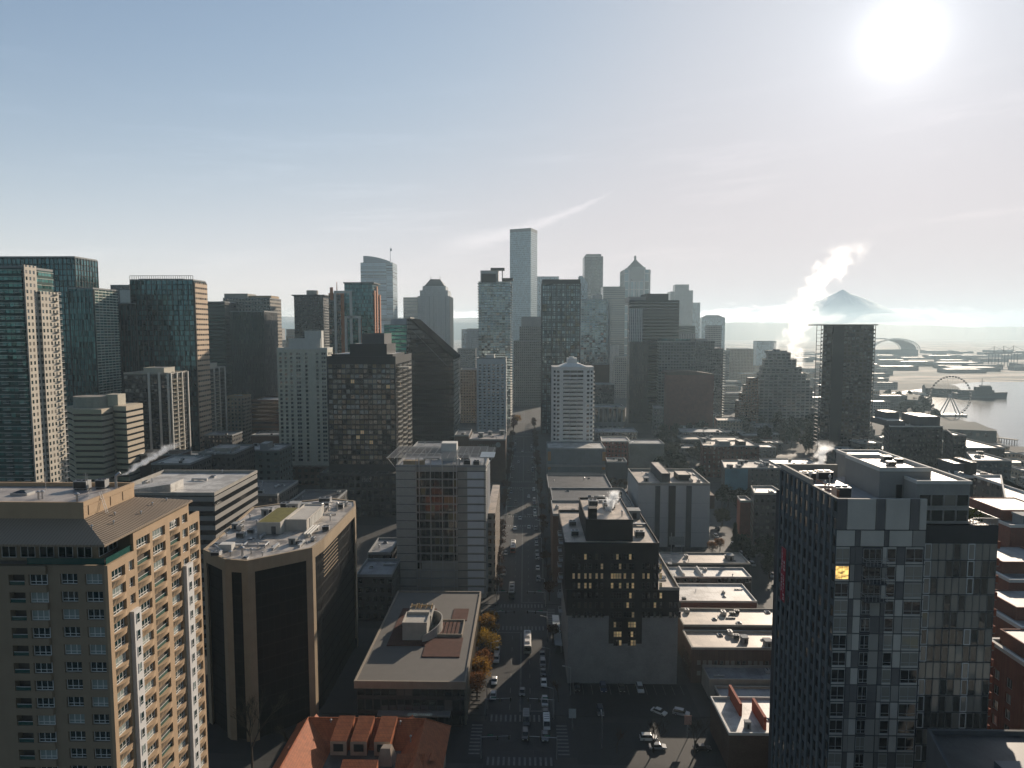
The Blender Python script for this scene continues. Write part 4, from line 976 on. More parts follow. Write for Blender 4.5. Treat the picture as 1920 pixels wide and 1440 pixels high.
# ---- black stepped apartment block with lit windows over a blank grey wall
def black_block():
    x0, x1, y0, y1 = 13.3, 47.2, 205.0, 243.0
    rt = root("apartment_block", "black stepped apartment block with yellow lit windows above a blank grey party wall", "apartment block", (30,224,0))
    FOOT.append(("R7","black",[(x0,y0),(x1,y0),(x1,y1),(x0,y1)]))
    X = lambda px, py=1130: at(px, py, y0).x
    BK = mat("black brick", (.02,.018,.018), streak=True, var=.3); PW = mat_brick("grey blockwork", (.29,.295,.285), (.25,.255,.25))
    q = MB(); q.prism([(x0,y0),(x1,y0),(x1,y1),(x0,y1)], 0, 22, 0); q.build("party_wall", [PW], rt)
    q = MB(); q.prism([(x0-.5,y0-.25),(x1+.2,y0-.25),(x1+.2,y1),(x0-.5,y1)], 22, 30.2, 0, bottom=0); q.prism([(X(1142),y0-.3),(X(1204),y0-.3),(X(1204),y0-.001),(X(1142),y0-.001)], 13.2, 22, 0, bottom=0)
    q.prism([(x0-1.2,y0),(41,y0),(41,y1),(x0-1.2,y1)], 30.2, 44.2, 0); q.prism([(19,y0+4),(33.6,y0+4),(33.6,y1-6),(19,y1-6)], 44.2, 50.5, 0)
    q.build("wall", [BK], rt)
    q = MB(); q.poly([(41.02,y0+.2,30.25),(x1,y0+.2,30.25),(x1,y1,30.25),(41.02,y1,30.25)]); q.poly([(x0-1,y0+.2,44.22),(40.8,y0+.2,44.22),(40.8,y1-.2,44.22),(x0-1,y1-.2,44.22)]); q.poly([(19.1,y0+4.1,50.52),(33.5,y0+4.1,50.52),(33.5,y1-6.1,50.52),(19.1,y1-6.1,50.52)]); q.build("roof", [R_TAN], rt)
    q = MB(); parapet(q, [(x0-1.3,y0-.1),(41.1,y0-.1),(41.1,y1+.1),(x0-1.3,y1+.1)], 44.2, .8, .3); parapet(q, [(18.9,y0+3.9),(33.7,y0+3.9),(33.7,y1-5.9),(18.9,y1-5.9)], 50.5, .6, .3); q.build("parapet", [BK], rt)
    q = MB(); q.box(x1-.1,x1+.25,y0-.3,y1,30.2,31.2); q.box(41.2,x1-.12,y0-.3,y0,30.2,31.2); q.build("terrace_parapet", [CONC], rt)
    narrow = {g: win_proto(.85, 1.85, m_, DFRAME, 1, 2, .07) for g, m_ in (("d", mat_glass("black block glass", (.012,.013,.014), pb=.22, blind=(.07,.06,.05))), ("l", LIT), ("m", LITDIM))}
    rows = [1060, 1080, 1097, 1115, 1135, 1153]
    colpx = [1073,1083,1095,1104,1116,1126, 1145,1150,1155,1160, 1169,1174,1179,1184, 1204,1213,1225,1236]
    r = random.Random(12); specs = []
    for k, py in enumerate((1044, 1062, 1080, 1098, 1116, 1134, 1152)):
        for px in colpx + ([1254, 1263, 1271] if k >= 5 else []):
            if k == 0 and px > 1200: continue
            p = at(px, py, y0)
            pl = .7 if k == 2 else .4 if k == 3 else .3 if (k == 4 and px > 1195) or k == 5 and px > 1240 else .06
            g = "l" if r.random() < pl*.6 else "m" if r.random() < pl else "d"
            specs.append((p.x, y0-(.29 if p.z < 30 else .04), p.z-.9, 0, narrow[g]))
    for py in (1171, 1189, 1205):
        for px in (1150,1155,1160,1177,1182,1187):
            p = at(px, py, y0); g = "l" if (px > 1170 and py == 1171) or r.random() < .35 else "m" if r.random() < .3 else "d"
            specs.append((p.x, y0-.33, p.z-.8, 0, narrow[g]))
    place_windows(rt, specs, 130)
    bp = balcony_proto(2.2, 1.3, GREY, STEEL)
    for k in range(5): inst("balcony", bp, rt, (x0-1.2, y0+9+0, 20+k*5.6), -math.pi/2); inst("balcony", bp, rt, (x0-1.2, y0+16, 22+k*5.2), -math.pi/2)
    for k in range(5): inst("balcony", bp, rt, (41.0 if k > 2 else x1+.2, y0+6+k*5, 26+k*3.4), math.pi/2)
    q = MB(); q.box(20,22.6,y0+6,y0+9,50.5,54); q.build("chimney_stack", [BK], rt)
    for k, x, y, z, s in (("air_handler",28,225,50.52,(4,3,2.2)),("air_handler",23,228,50.52,(3,3,2)),("duct",29,233,50.52,(7,4,2)),("vent_pipe",31,215,50.52,(1.2,1.2,2)),("air_handler",36.5,214,44.24,(3,2,1.8)),("duct",37.5,226,44.24,(6,4,2)),("air_handler",16,215,44.24,(2.4,2,1.6)),("air_handler",16,226,44.24,(2.4,2,1.6)),("skylight",44,214,30.27,(2,3,.8)),("air_handler",44.5,223,30.27,(2,2,1.3)),("vent_pipe",45,232,30.27,(1,1,1.5)),("stair_hatch",38,236,44.24,(4,4,3))): unit(rt, k, x, y, z, *s)
black_block()
steam("steam_plume", "pale puff of steam above the black apartment block's roof", (27.5,221,50.3), ((.25,.3),(.02,0)), 1.6, 2.4, 7.0, 1.6, 31.0, .4)

# ---- patterned grey tower, right foreground
def grey_tower():
    x0, xm, x1, y0, h = 51.2, 65.7, 79.0, 111.0, 82.4
    rt = root("residential_tower", "grey patchwork-panelled residential tower with reflective windows at lower right", "apartment tower", (65,126,0))
    FOOT.append(("R4","grey",[(x0,y0),(x1,y0),(x1,140),(x0,140)]))
    PAL = mat("light stone panel", (.58,.545,.49), streak=True, var=.12); MID = mat("warm mid grey panel", (.34,.32,.29), streak=True, var=.12); DK = mat("charcoal panel", (.15,.145,.145), streak=True)
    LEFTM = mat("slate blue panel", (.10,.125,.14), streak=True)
    fh = 2.95
    q = MB(); q.prism([(x0,y0),(xm,y0),(xm,y0+2.2),(x1,y0+2.2),(x1,138),(x0,138)], 0, h-5, 0); q.build("core_wall", [mat("tower core", (.05,.052,.055))], rt)
    # front face: panels and windows in a 9-module grid, window row tops measured from the photograph
    mods = [(1577,1603,'W'),(1605,1613,'p'),(1614,1627,'q'),(1629,1664,'B'),(1666,1673,'p'),(1674,1691,'w'),(1693,1707,'q'),(1709,1742,'V')]
    Xf = lambda px: x0+.02+(px-1577)/(1745-1577)*(xm-x0-.02)
    rnd = random.Random(4); specs = []
    PW2 = {}
    def wp(w, g, nx, split): 
        k = (round(w, 2), g.name, nx)
        if k not in PW2: PW2[k] = win_proto(w, 2.3, g, mat("grey aluminium frame", (.42,.42,.41), rough=.4, var=.05), nx, 1, .07, split, child=True)
        return PW2[k]
    GR = mat_glass("tower reflective glass", (.018,.022,.024), tilt=.06, ior=2.3, pb=.30, blind=(.30,.285,.245))
    bands = MB(); PANELS = []
    class _P:
        def __init__(s, m): s.m = m
        def box(s, *a): PANELS.append((a, s.m))
    pan = {m.name: _P(m) for m in (PAL, MID, DK)}; bal = []
    for k in range(22):
        z0_ = h-8.0-(k+1)*fh
        if z0_ < 6: break
        bands.box(x0-.05, xm+.03, y0-.16, y0-.001, z0_-.08, z0_+.08)
        for a, b, t_ in mods:
            xa, xb = Xf(a), Xf(b)
            v = rnd.random()
            sw = rnd.random() < .18
            if t_ == 'W' : specs.append((xa, y0-.02, z0_+.35, 0, wp(xb-xa, LITWARM if k == 1 else GR, 2, .6)))
            elif t_ == 'w' and not (4 < k < 7 and False): specs.append((xa, y0-.02, z0_+.35, 0, wp(xb-xa, GR, 1, .6)))
            elif t_ == 'V' and k < 18: specs.append((xa, y0-.02, z0_+.35, 0, wp(xb-xa, GR, 2, .6)))
            elif t_ == 'B':
                if k < 3: specs.append((xa, y0-.02, z0_+.3, 0, wp(xb-xa, GR, 3, 0.6))); bal.append((xa-.2, z0_+.15))
                else:
                    xc = xa+(xb-xa)*.5; specs.append((xa, y0-.02, z0_+.35, 0, wp(xc-xa, GR, 2, .6)))
                    pan[(DK if v < .5 else MID).name].box(xc+.02, xb, y0-.1, y0-.001, z0_+.1, z0_+fh-.1)
            else:
                m_ = DK if (t_ == 'q' and v < .35) or (t_ == 'p' and v < .45) else PAL if v < .8 else MID
                pan[m_.name].box(xa, xb, y0-.1, y0-.001, z0_+.1, z0_+fh-.1)
            if t_ in 'WwV': pan[(PAL if v < .7 else MID).name].box(xa, xb, y0-.1, y0-.001, z0_+2.66, z0_+fh-.09); pan[PAL.name].box(xa, xb, y0-.1, y0-.001, z0_+.09, z0_+.34)
    # crown panels
    for k, (a, b, m_) in enumerate(((1577,1595,DK),(1596,1649,PAL),(1650,1667,DK),(1668,1713,PAL),(1714,1731,DK),(1732,1745,PAL))):
        pan[m_.name].box(Xf(a), Xf(b)-.04, y0-.14, y0-.001, h-5.1, h)
    for k, (a, b, m_) in enumerate(((1577,1612,PAL),(1613,1622,DK),(1623,1667,PAL),(1668,1676,DK),(1677,1720,PAL),(1721,1745,MID))):
        pan[m_.name].box(Xf(a), Xf(b)-.04, y0-.1, y0-.001, h-7.9, h-5.3)
    PANELS.sort(key=lambda p: -p[0][5]); rest = {}
    for i, (a, m_) in enumerate(PANELS):
        if i < 100: q = MB(); q.box(*a); q.build("cladding_panel", [m_], rt)
        else: rest.setdefault(m_.name, (MB(), m_))[0].box(*a)
    for q, m_ in rest.values(): q.build("cladding_beyond", [m_], rt, kind="stuff")
    bands.build("storey_trim", [DGREY], rt)
    # curtain-wall bay on the right
    GW = mat_glass("patchwork bay glass", (.06,.064,.058), tilt=.08, ior=2.3, pb=.42, blind=(.30,.285,.245))
    nb = 11; bw = (x1-xm-.1)/nb; pm = win_proto(bw-.06, fh-.2, GW, mat("thin bay mullion", (.25,.25,.24), rough=.4), 1, 1, .05)
    pv = win_proto(bw-.06, fh-.2, GW, WFRAME, 1, 1, .13)
    for k in range(21):
        z0_ = h-8.0-(k+1)*fh
        if z0_ < 6: break
        for c in range(nb): specs.append((xm+.06+c*bw, y0+2.18, z0_+.1, 0, pv if (c in (1, 7) and rnd.random() < .75) else pm))
    # left flank in shade
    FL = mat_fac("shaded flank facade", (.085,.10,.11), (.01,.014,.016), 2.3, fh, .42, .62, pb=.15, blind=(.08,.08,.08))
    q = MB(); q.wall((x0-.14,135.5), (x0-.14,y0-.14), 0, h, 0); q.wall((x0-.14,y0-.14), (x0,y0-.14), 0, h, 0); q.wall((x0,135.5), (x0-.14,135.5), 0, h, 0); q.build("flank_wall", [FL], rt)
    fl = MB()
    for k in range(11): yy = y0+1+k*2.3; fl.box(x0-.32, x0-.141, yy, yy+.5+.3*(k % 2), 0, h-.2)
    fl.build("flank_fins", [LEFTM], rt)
    place_windows(rt, specs)
    bme = balcony_proto(3.6, 1.5, DGREY, STEEL)
    for xx, zz in bal: inst("balcony", bme, rt, (xx, y0-.16, zz))
    # roof: crown parapets, terraces, penthouse
    q = MB(); pp = [(x0-.14,y0-.14),(xm,y0-.14),(xm,135.5),(x0-.14,135.5)]
    q.box(x0-.13, x0+.4, y0+10.5, 135.5, h-5, h+.9); q.box(x0-.13, x0+.4, y0+.4, y0+9.8, h-5, h); q.box(x0-.13, xm, y0+.001, y0+.4, h-5, h-.02); q.box(x0+.41, 62, 134.9, 135.5, h-5, h+.9); q.build("parapet", [CONC], rt)
    q = MB(); q.poly([(x0,y0+.2,h-1.6),(xm,y0+.2,h-1.6),(xm,135.2,h-1.6),(x0,135.2,h-1.6)]); q.build("roof", [R_GREY], rt)
    q = MB(); q.prism([(61.5,118),(70.3,118),(70.3,130.6),(61.5,130.6)], h-1.6, 86, 0); q.poly([(61.7,118.2,85.6),(70.1,118.2,85.6),(70.1,130.4,85.6),(61.7,130.4,85.6)], 1); parapet(q, [(61.4,117.9),(70.4,117.9),(70.4,130.7),(61.4,130.7)], 85.5, .7, .35, 2)
    ph = q.build("penthouse", [mat("penthouse panel", (.30,.29,.27), streak=True, var=.1), R_TAN, WHITE], rt)
    q = MB(); q.box(64.4,65.4,117.9,117.99,h-1.6,h+.8); q.build("penthouse_door", [BLACK], ph)
    q = MB(); q.prism([(xm+.02,y0+3.2),(74.6,y0+3.2),(74.6,144),(xm+.02,144)], h-5, 84.3, 0); q.build("penthouse_flat", [mat("pale flat panel", (.33,.32,.30), streak=True)], rt)
    q = MB(); q.poly([(xm,y0+3.2,84.32),(74.6,y0+3.2,84.32),(74.6,144,84.32),(xm,144,84.32)]); q.build("flat_roof", [R_TAN], rt)
    q = MB(); parapet(q, [(xm-.02,y0+3),(74.8,y0+3),(74.8,144.1),(xm-.02,144.1)], 84.2, .55, .4); q.build("roof_coping", [WHITE], rt)
    gp = win_proto(2.0, 2.0, G_TEAL, STEEL, 1, 1, .07)
    for k in range(4):
        for j in range(2): inst("penthouse_window", gp["me"], rt, (xm+.5+k*2.08, y0+3.17, h-4.6+j*2.6))
    q = MB(); q.poly([(x1-4.4,y0+2.3,h-4.95),(x1,y0+2.3,h-4.95),(x1,138,h-4.95),(x1-4.4,138,h-4.95)]); q.build("terrace", [R_TAN], rt)
    q = MB()
    for k in range(8): q.box(74.8+k*.56, 74.85+k*.56, y0+2.2, y0+2.25, h-4.9, h-3.8)
    q.box(74.7, x1, y0+2.2, y0+2.25, h-3.8, h-3.72); q.box(x1-.1, x1, y0+2.3, 138, h-5, h-3.8); q.build("terrace_railing", [STEEL], rt)
    hedge = mat_leaf("planter foliage", (.03,.045,.015), (.06,.07,.02), .3); lf = MB(); rr = random.Random(8)
    for _ in range(420):
        c = Vector((rr.uniform(74.9,78.4), rr.uniform(y0+4,y0+22), h-4.9+rr.uniform(.1,1.5))); a = Vector((rr.uniform(-1,1),rr.uniform(-1,1),rr.uniform(-1,1))).normalized()*.25; b = a.orthogonal().normalized()*.2; lf.poly([c-a-b,c+a-b,c+a+b,c-a+b])
    lf.build("terrace_planting", [hedge], rt)
    red = mat("rust balcony panel", (.36,.10,.05), var=.2); rb = MB(); rb.box(0,1.5,-1.3,-1.2,0,1.2,0); rb.box(0,1.5,-1.2,0,-.15,0,1); rb.box(0,.08,-1.2,0,0,1.2,0); rb.box(1.42,1.5,-1.2,0,0,1.2,0); rme = rb.mesh("side_balcony", [red, CONC])
    for k in range(14): inst("side_balcony", rme, rt, (x1, y0+3.4, h-9.3-k*fh), math.pi/2)
    for k, x, y, s in (("air_handler",54.5,131,(2.6,2,1.8)),("air_handler",58,132,(3,2,1.8)),("duct",56,124,(6,4,2)),("air_handler",55,118,(2.6,2,2)),("vent_pipe",53.5,121,(1,1,2.4)),("vent_pipe",53.5,127.5,(1,1,2.6)),("vent_pipe",57,127,(1,1,2.2))): unit(rt, k, x, y, h-1.58, *s)
    for x, y, s in ((67.5,127.5,1.2),(66,123,1.0),(69,126,.9)): unit(rt, "air_handler", x, y, 85.62, 1.4*s, 1.1*s, .7*s)
    q = MB()
    for k in range(20): yy = y0+.8+k*.45; q.box(x0+.5, x0+.54, yy, yy+.04, h, h+1.1)
    q.box(x0+.5, x0+.54, y0+.6, y0+9.8, h+1.1, h+1.16); q.build("roof_railing", [RUST], rt)
    return rt
gt = grey_tower()
bn = MB(); bn.box(50.62, 50.72, 130.6, 132.7, 56.8, 67.4)
ban = tag(bn.build("banner", [mat("crimson banner cloth", (.30,.012,.03), var=.12)]), "tall red banner with white lettering on the grey tower's shaded flank", "banner")
wl = mat("banner lettering white", (.62,.6,.6), var=.05)
for s_, yy, zz in (("LUXURY HOMES", 132.1, 66.6), ("NOW LEASING", 131.1, 64.4)):
    for k, ch in enumerate(s_):
        if ch != " ": text(ch, (50.6, yy+.32, zz-k*.72), .78, wl, ban, "letter", -math.pi/2, .02)
steam("steam_plume", "small puff of steam behind the grey tower's penthouse", (60.4,141,80.5), ((.25,.3),(.04,0)), .9, 1.9, 6.5, 1.5, 51.0, .4)
# ================================================================== towers of the middle distance and the far skyline
F = mat_fac
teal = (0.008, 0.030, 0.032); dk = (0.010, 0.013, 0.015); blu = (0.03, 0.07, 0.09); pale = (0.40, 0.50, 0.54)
GRN = F("green curtain glass", (.008,.02,.02), (.085,.205,.22), 1.5, 3.9, .92, .80, tilt=.022, ior=1.6, pb=.08, blind=(.05,.14,.13), metal=.8)
GRNV = F("dark ribbed curtain glass", (.008,.014,.015), (.06,.17,.18), 1.4, 3.9, .80, .9, tilt=.02, ior=1.6, pb=.05, blind=(.04,.1,.1), metal=.8)
BLK = F("black gridded glass", (.014,.014,.015), (.012,.011,.010), 1.5, 3.8, .86, .72, tilt=.03, ior=1.9, pb=.10, blind=(.05,.035,.025))
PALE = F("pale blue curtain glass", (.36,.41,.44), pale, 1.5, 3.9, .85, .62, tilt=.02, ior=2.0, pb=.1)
PUN = F("punched pale stone", (.36,.34,.31), (.03,.035,.04), 3.0, 3.6, .52, .5)
PUNG = F("punched grey stone", (.19,.19,.18), (.02,.025,.028), 2.8, 3.6, .55, .52)
PUND = F("punched dark stone", (.09,.085,.08), (.012,.014,.016), 2.8, 3.4, .5, .5)
PUNT = F("punched tan stone", (.42,.33,.24), (.03,.028,.026), 3.2, 3.3, .5, .5)
RIB = F("vertical ribbed stone", (.52,.52,.51), (.13,.155,.17), 2.2, 3.6, .45, .92)
RIBD = F("dark ribbed office", (.05,.052,.054), (.02,.022,.024), 1.3, 3.6, .5, .95)
BAND = F("banded stone", (.34,.33,.31), (.025,.03,.034), 60, 3.7, 1.0, .45)
BANDD = F("dark banded office", (.055,.055,.052), (.018,.022,.022), 60, 3.8, 1.0, .5, tilt=.01)
CONDO = F("condominium glass", (.30,.31,.30), (.44,.54,.57), 3.4, 2.95, .82, .70, tilt=.05, ior=1.6, metal=.9, pb=.12, blind=(.36,.42,.44))
CONDOD = F("dark condominium glass", (.03,.031,.031), (.012,.015,.017), 2.6, 3.0, .8, .74, tilt=.06, ior=2.0, pb=.2, blind=(.09,.07,.05), lit=.004)
# ---------------- left side
p = [(at(-160,600,310).x,310),(-230,310),(-230,331),(at(-160,600,310).x,331)]
GREENG = F("sea green condominium glass", (.03,.06,.055), (.08,.24,.21), 2.2, 3.0, .84, .66, tilt=.04, ior=1.95, pb=.12, blind=(.08,.2,.17), metal=.7)
rt = tower("condo_tower", "green glass condominium tower with a cream panelled flank at the far left edge", [(-300,310),(-230,310),(-230,331),(-300,331)], 138, GREENG,
           hz=dict(fh=3.0, t=.22, d=.28, m=mat("pale slab edge", (.5,.48,.43)), z0=20))
CRP = F("cream condominium flank", (.56,.51,.43), (.02,.035,.035), 2.4, 3.0, .5, .55, tilt=.05, pb=.3, blind=(.3,.28,.24))
q = MB(); q.prism([(-229.6,310.6),(-228.9,310.6),(-228.9,318.4),(-229.6,318.4)], 14, 139.6, 0, top=0); q.build("cream_panel", [CRP], rt)
q = MB(); q.prism([(-229.6,318.5),(-227.6,318.5),(-227.6,331),(-229.6,331)], 14, 128, 0, top=0); q.build("cream_bay", [CRP], rt)
bme = balcony_proto(3.0, 1.5, WHITE, STEEL); bm2 = balcony_proto(2.6, 1.3, WHITE, STEEL)
for k in range(33):
    inst("balcony", bme, rt, (-227.6, 327.6, 127-k*3.0), math.pi/2); inst("balcony", bm2, rt, (-233.2, 310, 127-k*3.0)); 
    if k < 30: inst("balcony", bm2, rt, (-241, 310, 127-k*3.0))
pts, h = box_px(-190, 140, 483, 480, far=182)
tower("office_tower", "very wide teal glass office tower with a bright right flank, tallest at the far left", pts, h, GRN, vt=dict(bay=3.0, t=.3, d=.35, m=DFRAME), pent=[(.3,.9,.3,.8,1.2,DGREY)], units=0)
SHIM = F("rippled horizontal glass", (.50,.53,.46), (.03,.08,.075), 4.1, 1.95, .9, .66, tilt=.10, ior=2.1, pb=.25, blind=(.20,.21,.17))
rt = tower("office_tower", "lower teal glass block with a rippled glinting flank beside the widest left tower", [(-316,470),(-299,470),(-299,498),(-316,498)], 138, GRNV, vt=dict(bay=2.8, t=.25, d=.3, m=DFRAME))
q = MB(); q.prism([(-298.9,471),(-298.4,471),(-298.4,497.5),(-298.9,497.5)], 2, 137.6, 0, top=0); q.build("rippled_flank", [SHIM], rt)
pts, h = box_px(207, 243, 536, 640, 30)
rt = tower("office_tower", "beige tower with a white slab side peeping between two dark glass towers", pts, h, PUNG, units=3)
q = MB(); q.prism([(pts[1][0]-9,639),(pts[1][0]+4,639),(pts[1][0]+4,639.9),(pts[1][0]-9,639.9)], 0, h-4, 0, top=0); q.build("white_slab", [WHITE], rt)
pts, h = box_px(212, 243.5, 570, 514, 24)
tower("office_tower", "narrow dark glass annex low against the square green glass tower", pts, h, GRNV, vt=dict(bay=2.5, t=.3, d=.3, m=DFRAME))
pts, h = box_px(244, 362, 526, 522, far=385)
rt = tower("office_tower", "square dark green glass tower with a screened crown and a sunlit tan flank", pts, h, GRN, vt=dict(bay=4.0, t=.35, d=.5, m=DFRAME), pent=[(.1,.8,.2,.8,1.5,DGREY)])
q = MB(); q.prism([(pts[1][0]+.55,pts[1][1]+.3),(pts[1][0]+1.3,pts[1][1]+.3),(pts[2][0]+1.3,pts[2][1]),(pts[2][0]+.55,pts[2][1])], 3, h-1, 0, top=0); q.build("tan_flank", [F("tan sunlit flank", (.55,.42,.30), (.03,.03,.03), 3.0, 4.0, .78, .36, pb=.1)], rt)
q = MB()
for k in range(30): xx = pts[0][0]+(pts[1][0]-pts[0][0])*k/29; q.box(xx-.15, xx+.15, pts[0][1]-.35, pts[0][1]-.1, h, h+3.6)
q.box(pts[0][0], pts[1][0], pts[0][1]-.3, pts[0][1]-.15, h+3.6, h+3.9); q.build("crown_screen", [DFRAME], rt)
pts, h = box_px(385, 421, 567, 710, 30)
tower("office_tower", "dark blue grey office tower behind the square green tower's tan flank", pts, h, BANDD, units=3)
pts, h = box_px(418, 506, 560, 740, 34)
rt = tower("office_tower", "broad beige concrete tower with a stepped mechanical crown", pts, h, PUNT if False else F("beige office bays", (.33,.30,.26), (.02,.024,.026), 3.4, 3.8, .6, .5), units=4, pent=[(.0,.5,.1,.8,5.5,CONC),(.42,.98,.2,.9,3.4,TAN)])
pts, h = box_px(431, 495, 585, 620, far=520)
tower("office_tower", "dark pinstriped slab tower with a plain grey right side, in front of the beige tower", pts, h, RIBD, par=(GREY, 1.2, .4), units=4)
# striped faceted office
STR = mat("cream precast band", (.52,.45,.35), streak=True, var=.1)
def striped_office():
    P1 = [(-296,432),(-287.5,424),(-281,416),(-263,416),(-263,428.5),(-274,436),(-296,440)]; P2 = [(-262,427),(-252.8,425),(-252.8,444),(-268,450),(-272,438)]
    rt = root("striped_office", "cream and black horizontally striped faceted office block with a rounded penthouse", "office building", (-275,432,0)); FOOT.append(("T7","striped",P1))
    gl = mat_glass("strip window glass", (.008,.009,.010), tilt=.01, pb=0)
    for nm, P, h in (("wing", P1, 60.6), ("wing", P2, 61.5)):
        q = MB(); q.prism(inset(P, .5), 0, h-.5, 0); q.build(nm, [gl], rt)
        for k in range(15):
            z = h-2.9-k*3.75; q = MB()
            if z > 0: q.prism(P, z, z+2.35+(.6 if k == 0 else 0), 0, top=0, bottom=0); q.build("spandrel_band", [STR], rt)
    q = MB(); q.prism([(-274,431),(-262.6,431),(-262.6,436),(-270,440)], 0, 63, 0, top=0); q.build("core_shaft", [CONC], rt)
    q = MB(); N = 18; q.prism([(-278+11*math.cos(2*math.pi*k/N), 430.5+8.5*math.sin(2*math.pi*k/N)) for k in range(N)], 60, 67.6, 0, top=1); q.build("round_penthouse", [CONC, R_GRAVEL], rt)
    q = MB(); q.box(-268.5,-260.5,429.5,438,61,68.6); q.build("stair_tower", [CREAM], rt)
striped_office()
# condos with white fins and balconies
def fin_condo(name, label, px0, pxc, far, top, D, fins):
    pts, h = box_px(px0, pxc, top, D, far=far)
    rt = tower(name, label, pts, h, CONDOD, par=(CONC, 1.2, .3), units=3, pent=[(.35,.8,.2,.8,4.2,CREAM)], hz=dict(fh=3.0, t=.2, d=.3, m=DGREY, z0=12))
    x1 = pts[1][0]; q = MB()
    for f in fins: xx = pts[0][0]+(x1-pts[0][0])*f; q.box(xx-.7, xx+.7, D-.9, D-.32, 10, h+1.2)
    q.build("white_fins", [WHITE], rt)
    q = MB(); L = pts[2][1]-D
    for f in (.0,.32,.62,.95): q.box(x1+.31, x1+1.1, D+L*f, D+L*f+1.1, 10, h+.8)
    q.build("flank_fins", [WHITE], rt)
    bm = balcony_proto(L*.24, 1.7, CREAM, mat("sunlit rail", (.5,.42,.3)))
    for k in range(24):
        for f in (.07,.38): inst("balcony", bm, rt, (x1, D+L*f, h-4-k*3.0), math.pi/2)
    return rt
fin_condo("condo_tower", "dark balconied condominium with white vertical fins, nearer of the two beside the striped office", 232, 318, 351, 702, 470, (.55,.78,.97))
fin_condo("condo_tower", "dark balconied condominium with sunlit gold balconies, farther of the two finned towers", 350, 388, 421, 693, 545, (.4,.95))
pts, h = box_px(425, 456, 745, 600, far=471)
tower("apartment_building", "small tan block with a stepped sunlit side below the pinstriped slab tower", pts, h, PUNT, par=(TAN,1.2,.4), units=2)
pts, h = box_px(471, 524, 752, 562, 30)
tower("parking_garage", "low brown banded garage tucked beside the tall cream tower", pts, h, F("brown garage decks", (.14,.095,.07), (.012,.01,.01), 60, 3.4, 1, .45), par=(BRICKD,1,.3), cat="garage", units=3)
pts, h = box_px(551, 606, 557, 760, 30)
rt = tower("apartment_tower", "brown square tower with a drum on its flat overhanging roof", pts, h, F("brown window grid", (.10,.092,.085), (.02,.024,.026), 2.9, 3.0, .55, .5, pb=.3), par=(DGREY,1.2,-.0 or .4))
q = MB(); a, b = pts[0], pts[2]; q.box(a[0]-2, b[0]+2, a[1]-2, b[1]+2, h+1.3, h+2.6); q.build("roof_overhang", [DGREY], rt)
q = MB(); q.tube(((a[0]+b[0])/2, a[1]+14, h+2.6), ((a[0]+b[0])/2, a[1]+14, h+8), 6.5, 6.5, 20); q.build("roof_drum", [CONC], rt)
q = MB()
for k in range(42): q.box(b[0]+.01, b[0]+1.2, a[1]+2, a[1]+26, 12+k*3, 12.3+k*3)
q.build("balcony_slabs", [WHITE], rt)
pts, h = box_px(616, 700, 552, 700, far=714)
rt = tower("apartment_tower", "green glass tower with orange end panels and white inverted frames on its front", pts, h, CONDOD, par=(RUST,1.2,.4), hz=dict(fh=3.1, t=.2, d=.25, m=GREY, z0=15))
X0, X1 = pts[0][0], pts[1][0]; Wd = X1-X0
q = MB(); q.prism([(X0+Wd*.36,699.2),(X1-.5,699.2),(X1-.5,728),(X0+Wd*.36,728)], 20, 157, 0, top=0); q.build("glass_shaft", [GRN], rt)
q = MB(); q.box(X0+Wd*.34, X1+1, 698.6, 730, 157, 158.2); q.build("roof_canopy", [DGREY], rt)
for f0, f1, zt in ((.13,.53,149.5),(.36,.72,124)):
    q = MB(); a, b = X0+Wd*f0, X0+Wd*f1; q.box(a, a+2.4, 697.6, 699.1, 20, zt-2.4); q.box(b-2.4, b, 697.6, 699.1, 60, zt-2.4); q.box(a, b, 697.6, 699.1, zt-2.4, zt); q.build("white_frame", [WHITE], rt)
for f, z0_, z1_ in ((.28,60,147),(.04,140,153),(.66,60,120)):
    q = MB(); q.box(X0+Wd*f, X0+Wd*f+3.2, 698.4, 699.15, z0_, z1_); q.build("orange_panel", [RUST], rt)
for yy, z0_, z1_ in ((701,60,150),(712,40,155),(726,70,147)):
    q = MB(); q.box(X1+.3, X1+1.1, yy, yy+5, z0_, z1_); q.build("orange_panel", [RUST], rt)
q = MB(); q.tube((X0+Wd*.16,705,h),(X0+Wd*.16,705,h+13),.6,.3,5); q.build("roof_mast", [RUST], rt)
# pale curved-top tower
pts, h = box_px(676, 736, 493, 1600, far=744)
rt = tower("office_tower", "tall pale blue tower with a curved sloping top and a flagpole", pts, h, F("pale banded blue glass", (.42,.49,.53), pale, 60, 3.9, 1, .55, tilt=.012, ior=2.1), vt=dict(bay=14, t=.5, d=.4, m=GREY))
x0, x1 = pts[0][0], pts[1][0]; q = MB(); N = 10
for k in range(N):
    a, b = k/N, (k+1)/N; za, zb = h+17-13*a**2, h+17-13*b**2; q.hexa([(x0+5+(x1-x0-12)*a,1606,h),(x0+5+(x1-x0-12)*b,1606,h),(x0+5+(x1-x0-12)*b,1640,h),(x0+5+(x1-x0-12)*a,1640,h),(x0+5+(x1-x0-12)*a,1606,za),(x0+5+(x1-x0-12)*b,1606,zb),(x0+5+(x1-x0-12)*b,1640,zb),(x0+5+(x1-x0-12)*a,1640,za)])
q.build("curved_crown", [mat("crown glass panel", (.34,.38,.41), rough=.3)], rt)
q = MB(); q.tube((x1-8,1615,h),(x1-8,1615,h+38),.7,.4,6); q.box(x1-8,x1-4,1614.9,1615.2,h+29,h+35); q.build("flagpole", [STEEL], rt)
pts, h = box_px(783, 843, 556, 1400, 64)
